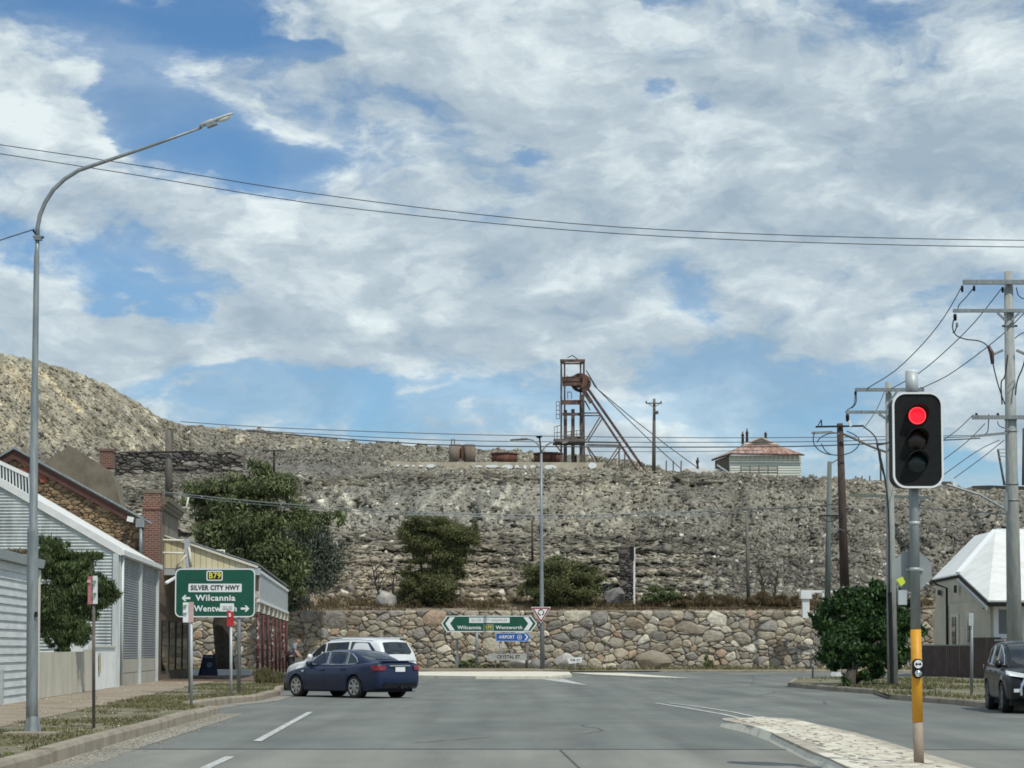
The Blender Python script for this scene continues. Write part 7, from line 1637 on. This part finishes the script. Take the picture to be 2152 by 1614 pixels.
    for x, z in T['handles']:
        for s in (1, -1): q = mb(); q.box((x, s * (surf(x, z) + .012), z), (.20, .03, .035)); q.build('door_handle', T.get('handlemat', paint), root, origin=(0, 0, 0))
    mx, mz = T['mirror']
    for s in (1, -1):
        q = mb(True); q.tube([(mx - .07, s * (chw(mx, mz) + .14), mz), (mx + .0, s * (chw(mx, mz) + .14), mz), (mx + .08, s * (chw(mx, mz) + .13), mz - .01)], [.085, .10, .05], n=10); mir = q.build('mirror', paint, root, origin=(0, 0, 0))
        q = mb(); q.beam((mx, s * (chw(mx, mz) - .03), mz - .05), (mx, s * (chw(mx, mz) + .12), mz - .03), .04); q.build('mirror_stem', M['black'], mir, origin=(0, 0, 0))
    for nm, m_, c, d in T['boxes']: q = mb(); q.box(c, d); q.v = [tuple(v) for v in q.v]; q.build(nm, m_, root, origin=(0, 0, 0))
    for nm, m_, pts, off in T['prisms']: q = mb(); q.prism(pts, off); q.build(nm, m_, root, origin=(0, 0, 0))
    if 'flares' in T:
        for s in (1, -1):
            q = mb(); q.prism([(T['x'][0] + 1.3, s * (fi(0, hw) - .02), .30), (T['x'][1] - 1.3, s * (fi(0, hw) - .02), .30), (T['x'][1] - 1.3, s * (fi(0, hw) - .02), .40), (T['x'][0] + 1.3, s * (fi(0, hw) - .02), .40)], (0, s * .04, 0)); q.build('side_skirt', T['flares'], root, origin=(0, 0, 0))
    k_ = T.get('scale', 1.0); root.scale = (k_, k_, k_); return root, surf, chw
def mirror_pts(pts): return [(a, -b, c) for a, b, c in pts]
# navy sedan
sedan = dict(scale=.935, paint=M['carblue'], x=(-2.46, 2.48), wheels=(1.46, -1.40), rw=.335,
    sill=[(-2.46, .42), (-2.38, .30), (-2.1, .24), (-1.9, .20), (1.9, .19), (2.2, .20), (2.42, .25), (2.48, .38)],
    top=[(-2.46, .72), (-2.42, .93), (-2.36, 1.06), (-2.2, 1.085), (-1.6, 1.06), (-1.0, 1.0), (.75, .965), (1.1, .955), (1.6, .88), (2.1, .77), (2.35, .68), (2.45, .58), (2.48, .50)],
    hw=[(-2.46, .68), (-2.40, .79), (-2.2, .875), (-1.7, .925), (0, .935), (1.5, .925), (2.0, .86), (2.3, .76), (2.45, .62), (2.48, .5)],
    roof=[(-2.02, 1.03), (-1.75, 1.12), (-1.45, 1.23), (-1.1, 1.345), (-.75, 1.42), (-.3, 1.455), (.1, 1.45), (.42, 1.39), (.8, 1.24), (1.15, 1.07), (1.32, .93)],
    belt=.93, cabw=[(-2.0, .66), (-1.4, .76), (-.5, .84), (.4, .84), (1.3, .70)], tumble=.20,
    side_glass=[[(.98, 1.0), (.02, 1.0), (.02, 1.375), (.12, 1.385), (.35, 1.345), (.65, 1.22)], [(-.04, 1.0), (-.86, 1.0), (-.86, 1.37), (-.5, 1.40), (-.04, 1.39)], [(-.92, 1.0), (-1.28, 1.02), (-1.36, 1.08), (-1.26, 1.19), (-1.05, 1.31), (-.92, 1.355)]],
    trim=M['chrome'], windscreen=(.44, 1.20), rear_glass=(-1.66, -.98), doors=[(.95, .35, .93), (-.04, .3, .94), (-1.05, .62, .95)], handles=[(.12, .84), (-.86, .86)], mirror=(.86, 1.02),
    boxes=[('number_plate', M['white_clean'], (-2.47, 0, .86), (.02, .37, .135)), ('boot_chrome_strip', M['chrome'], (-2.44, 0, .97), (.04, .80, .045)), ('bumper_strip', M['black'], (-2.47, 0, .40), (.03, 1.25, .10)),
           ('boot_spoiler', M['carblue'], (-2.30, 0, 1.105), (.16, 1.25, .03)), ('side_repeater', M['white_clean'], (1.10, .935, .80), (.10, .02, .05)), ('tow_hitch', M['blackmatt'], (-2.50, .0, .33), (.14, .08, .08)),
           ('exhaust', M['chrome'], (-2.42, -.5, .25), (.16, .09, .07))],
    prisms=[('tail_light', M['taillight'], [(-2.455, .76, .83), (-2.47, .55, .85), (-2.44, .55, .97), (-2.36, .80, .99), (-2.18, .900, .97), (-2.24, .885, .85)], (0, .015, .0)),
            ('tail_light', M['taillight'], [(-2.455, -.76, .83), (-2.47, -.55, .85), (-2.44, -.55, .97), (-2.36, -.80, .99), (-2.18, -.900, .97), (-2.24, -.885, .85)], (0, -.015, .0)),
            ('headlight', M['white_clean'], [(2.28, .72, .56), (2.42, .50, .58), (2.33, .52, .70), (1.98, .82, .76), (2.05, .83, .64)], (.01, .01, 0)),
            ('headlight', M['white_clean'], [(2.28, -.72, .56), (2.42, -.50, .58), (2.33, -.52, .70), (1.98, -.82, .76), (2.05, -.83, .64)], (.01, -.01, 0))])
SED = G(731, 1465)
make_car('parked_car', 'navy blue sedan parked nose to the kerb, seen from its left rear', 'car', (SED.x, SED.y + .2, .0), (-math.cos(R(47)), math.sin(R(47))), sedan)
# white wagon behind it
wag = dict(scale=.965, paint=M['carwhite'], x=(-2.42, 2.44), wheels=(1.45, -1.40), rw=.36,
    sill=[(-2.42, .50), (-2.3, .34), (-2.0, .28), (2.0, .27), (2.3, .30), (2.44, .46)],
    top=[(-2.42, .90), (-2.36, 1.10), (-1.6, 1.12), (.9, 1.06), (1.25, 1.05), (1.8, .97), (2.2, .86), (2.38, .72), (2.44, .6)],
    hw=[(-2.42, .78), (-2.3, .89), (-1.6, .94), (1.5, .94), (2.0, .86), (2.3, .74), (2.44, .56)],
    roof=[(-2.38, 1.08), (-2.28, 1.40), (-2.12, 1.66), (-1.95, 1.735), (-1.2, 1.79), (-.3, 1.80), (.25, 1.74), (.62, 1.60), (1.0, 1.36), (1.38, 1.10), (1.5, 1.0)],
    belt=1.08, cabw=[(-2.4, .80), (-1.5, .88), (.4, .87), (1.5, .70)], tumble=.18,
    side_glass=[[(1.12, 1.15), (.32, 1.15), (.32, 1.60), (.5, 1.57), (.8, 1.40)], [(.25, 1.15), (-.75, 1.15), (-.78, 1.66), (.25, 1.62)], [(-.85, 1.15), (-2.05, 1.17), (-2.05, 1.34), (-1.7, 1.64), (-.88, 1.66)]],
    windscreen=(.36, 1.40), rear_glass=(-2.33, -2.13), doors=[(1.0, .4, 1.05), (.28, .4, 1.08), (-.8, .4, 1.08)], handles=[(.42, .96), (-.66, .98)], mirror=(.98, 1.16), handlemat=M['chrome'],
    boxes=[('number_plate', M['white_clean'], (-2.44, 0, .92), (.02, .37, .135)), ('rear_garnish', M['chrome'], (-2.41, 0, 1.02), (.04, .7, .05)), ('roof_rail', M['chrome'], (-.8, .68, 1.80), (2.1, .04, .04)), ('roof_rail', M['chrome'], (-.8, -.68, 1.80), (2.1, .04, .04))],
    prisms=[('tail_light', M['taillight'], [(-2.42, .80, .98), (-2.40, .84, 1.12), (-2.28, .90, 1.12), (-2.28, .91, .98)], (0, .02, 0)), ('tail_light', M['taillight'], [(-2.42, -.80, .98), (-2.40, -.84, 1.12), (-2.28, -.90, 1.12), (-2.28, -.91, .98)], (0, -.02, 0))])
W_ = P(734, 1361, 68.5)
make_car('parked_car', 'white wagon parked behind the navy sedan', 'car', (W_.x, 68.5, 0), (-math.cos(R(41)), math.sin(R(41))), wag)
# black suv facing us on the right
suv = dict(scale=.92, paint=M['carblack'], x=(-2.32, 2.36), wheels=(1.38, -1.30), rw=.37,
    sill=[(-2.32, .55), (-2.2, .38), (-1.8, .30), (1.8, .29), (2.15, .30), (2.36, .42)],
    top=[(-2.32, .95), (-2.26, 1.10), (-1.5, 1.10), (.9, 1.07), (1.2, 1.07), (1.7, 1.04), (2.1, .97), (2.28, .84), (2.36, .70)],
    hw=[(-2.32, .74), (-2.2, .87), (-1.5, .92), (1.4, .92), (1.95, .87), (2.2, .78), (2.36, .60)],
    roof=[(-2.28, 1.08), (-2.12, 1.38), (-1.92, 1.60), (-1.5, 1.68), (-.4, 1.71), (.15, 1.67), (.5, 1.55), (.9, 1.32), (1.22, 1.12), (1.35, 1.0)],
    belt=1.05, cabw=[(-2.3, .76), (-1.5, .86), (.4, .85), (1.3, .70)], tumble=.19,
    side_glass=[[(.95, 1.12), (.2, 1.12), (.2, 1.56), (.35, 1.55), (.7, 1.36)], [(.12, 1.12), (-.8, 1.12), (-.82, 1.58), (.12, 1.59)], [(-.9, 1.12), (-1.75, 1.16), (-1.5, 1.50), (-.92, 1.58)]],
    trim=M['chrome'], windscreen=(.28, 1.24), rear_glass=(-2.22, -1.95), doors=[(.95, .4, 1.03), (.16, .4, 1.05), (-.85, .4, 1.05)], handles=[(.3, .95), (-.7, .97)], mirror=(.85, 1.14), rimmat=mat('dark_alloy', (.16, .17, .18), rough=.35, metal=.6), spokes=9,
    boxes=[('number_plate', M['white_clean'], (2.39, 0, .55), (.02, .37, .12)), ('grille', M['blackmatt'], (2.34, 0, .82), (.04, .9, .14)), ('lower_intake', M['blackmatt'], (2.35, 0, .44), (.05, 1.1, .16)), ('front_skid_plate', M['chrome'], (2.38, 0, .34), (.06, 1.0, .06)),
           ('roof_rail', M['galv_light'], (-.6, .66, 1.715), (1.9, .035, .035)), ('roof_rail', M['galv_light'], (-.6, -.66, 1.715), (1.9, .035, .035))],
    prisms=[('headlight', M['white_clean'], [(2.20, .80, .88), (2.37, .50, .84), (2.33, .48, .93), (2.0, .87, 1.00), (2.05, .87, .92)], (.015, .01, 0)), ('headlight', M['white_clean'], [(2.20, -.80, .88), (2.37, -.50, .84), (2.33, -.48, .93), (2.0, -.87, 1.00), (2.05, -.87, .92)], (.015, -.01, 0)),
            ('chrome_blade', M['chrome'], [(2.38, .50, .82), (2.33, .62, .60), (2.36, .60, .42), (2.40, .56, .42), (2.38, .56, .60), (2.42, .44, .80)], (.01, 0, .02)), ('chrome_blade', M['chrome'], [(2.38, -.50, .82), (2.33, -.62, .60), (2.36, -.60, .42), (2.40, -.56, .42), (2.38, -.56, .60), (2.42, -.44, .80)], (.01, 0, .02)),
            ('fog_light', M['white_clean'], [(2.30, -.74, .50), (2.34, -.62, .50), (2.34, -.62, .58), (2.30, -.74, .58)], (.02, 0, 0)), ('tail_light', M['taillight'], [(-2.2, -.88, .98), (-2.0, -.90, .98), (-2.0, -.90, 1.12), (-2.2, -.86, 1.12)], (0, -.01, 0))])
sv = P(2108, 1361, 46.4)
make_car('parked_car', 'black suv facing the camera at the right edge of the road', 'car', (sv.x + .72, 46.8, 0), (-.10, -1.0), suv)

# ------------------------------------------------------------------ person bending by the white wagon
def skin(name, joints, links_, m_, parent, root_i=0, sub=2):
    me = bpy.data.meshes.new(name); me.from_pydata([j[:3] for j in joints], links_, []); o = link_mesh(name, me, m_, parent, (0, 0, 0))
    o.location = (0, 0, 0); md = o.modifiers.new('skin', 'SKIN'); 
    for i, j in enumerate(joints):
        sv_ = me.skin_vertices[0].data[i]; r_ = j[3]; sv_.radius = (r_, j[4] if len(j) > 4 else r_)
    me.skin_vertices[0].data[root_i].use_root = True
    md.use_smooth_shade = True; s_ = o.modifiers.new('sub', 'SUBSURF'); s_.levels = sub; s_.render_levels = sub
    dg = bpy.context.evaluated_depsgraph_get(); bpy.context.view_layer.update(); nm = bpy.data.meshes.new_from_object(o.evaluated_get(dg)); o.modifiers.clear(); o.data = nm
    if not nm.materials: nm.materials.append(m_)
    return o
dPn = 86.0; pp = P(611, 1361, dPn)
pr = thing('person', (pp.x, dPn, .1), 'person in a grey shirt and dark vest leaning forward beside the white wagon', 'person', local=True, rz=0)
skinm = mat('skin', (.42, .26, .19), rough=.6); shirt = mat('grey_shirt', (.20, .22, .25), (.27, .29, .32), 6, .85); vest = mat('dark_purple_vest', (.045, .03, .045), (.07, .05, .07), 6, .85); trs = mat('dark_trousers', (.03, .032, .04), rough=.85)
J = [(0, 0, .93, .15, .12), (.03, 0, 1.08, .14, .11), (.09, 0, 1.24, .16, .12), (.17, 0, 1.38, .15, .10), (.23, 0, 1.46, .06), (.28, 0, 1.53, .07), (.31, 0, 1.60, .095), (.32, 0, 1.67, .08),
     (.16, -.17, 1.38, .065), (.20, -.22, 1.18, .048), (.32, -.20, 1.0, .038), (.38, -.18, .95, .03),
     (.16, .17, 1.38, .065), (.20, .22, 1.18, .048), (.34, .2, 1.02, .038), (.40, .18, .98, .03),
     (0, -.10, .88, .10), (.06, -.12, .50, .07), (.0, -.12, .10, .05), (.14, -.13, .04, .04),
     (0, .10, .88, .10), (-.05, .12, .50, .07), (-.18, .12, .12, .05), (-.06, .13, .04, .04)]
Lk = [(0, 1), (1, 2), (2, 3), (3, 4), (4, 5), (5, 6), (6, 7), (3, 8), (8, 9), (9, 10), (10, 11), (3, 12), (12, 13), (13, 14), (14, 15), (0, 16), (16, 17), (17, 18), (18, 19), (0, 20), (20, 21), (21, 22), (22, 23)]
skin('body', J, Lk, skinm, pr)
skin('shirt', [(-.01, 0, .90, .17, .145), (.03, 0, 1.08, .165, .135), (.09, 0, 1.24, .185, .145), (.17, 0, 1.39, .165, .12), (.21, 0, 1.45, .09), (.16, -.18, 1.39, .085), (.20, -.22, 1.22, .07), (.16, .18, 1.39, .085), (.20, .22, 1.22, .07)], [(0, 1), (1, 2), (2, 3), (3, 4), (3, 5), (5, 6), (3, 7), (7, 8)], shirt, pr)
skin('vest', [(-.03, 0, .88, .18, .155), (.02, -.02, 1.08, .175, .145), (.07, -.02, 1.22, .19, .15)], [(0, 1), (1, 2)], vest, pr, sub=1)
skin('trousers', [(0, 0, .93, .165, .135), (0, -.10, .86, .115), (.06, -.12, .50, .09), (.0, -.12, .10, .07), (0, .10, .86, .115), (-.05, .12, .50, .09), (-.18, .12, .12, .07)], [(0, 1), (1, 2), (2, 3), (0, 4), (4, 5), (5, 6)], trs, pr)
hh_ = skin('hair', [(.29, 0, 1.66, .10), (.31, 0, 1.70, .09)], [(0, 1)], mat('grey_hair', (.12, .11, .10), rough=.9), pr, sub=1)
for s in (-1, 1):
    for k in range(4): skin('finger', [(.38, s * .18, .95 + (.03 if s > 0 else 0), .014), (.42 + .01 * k, s * (.165 + .012 * k), .91 + (.03 if s > 0 else 0), .010), (.43 + .01 * k, s * (.165 + .012 * k), .885 + (.03 if s > 0 else 0), .008)], [(0, 1), (1, 2)], skinm, pr, sub=1)
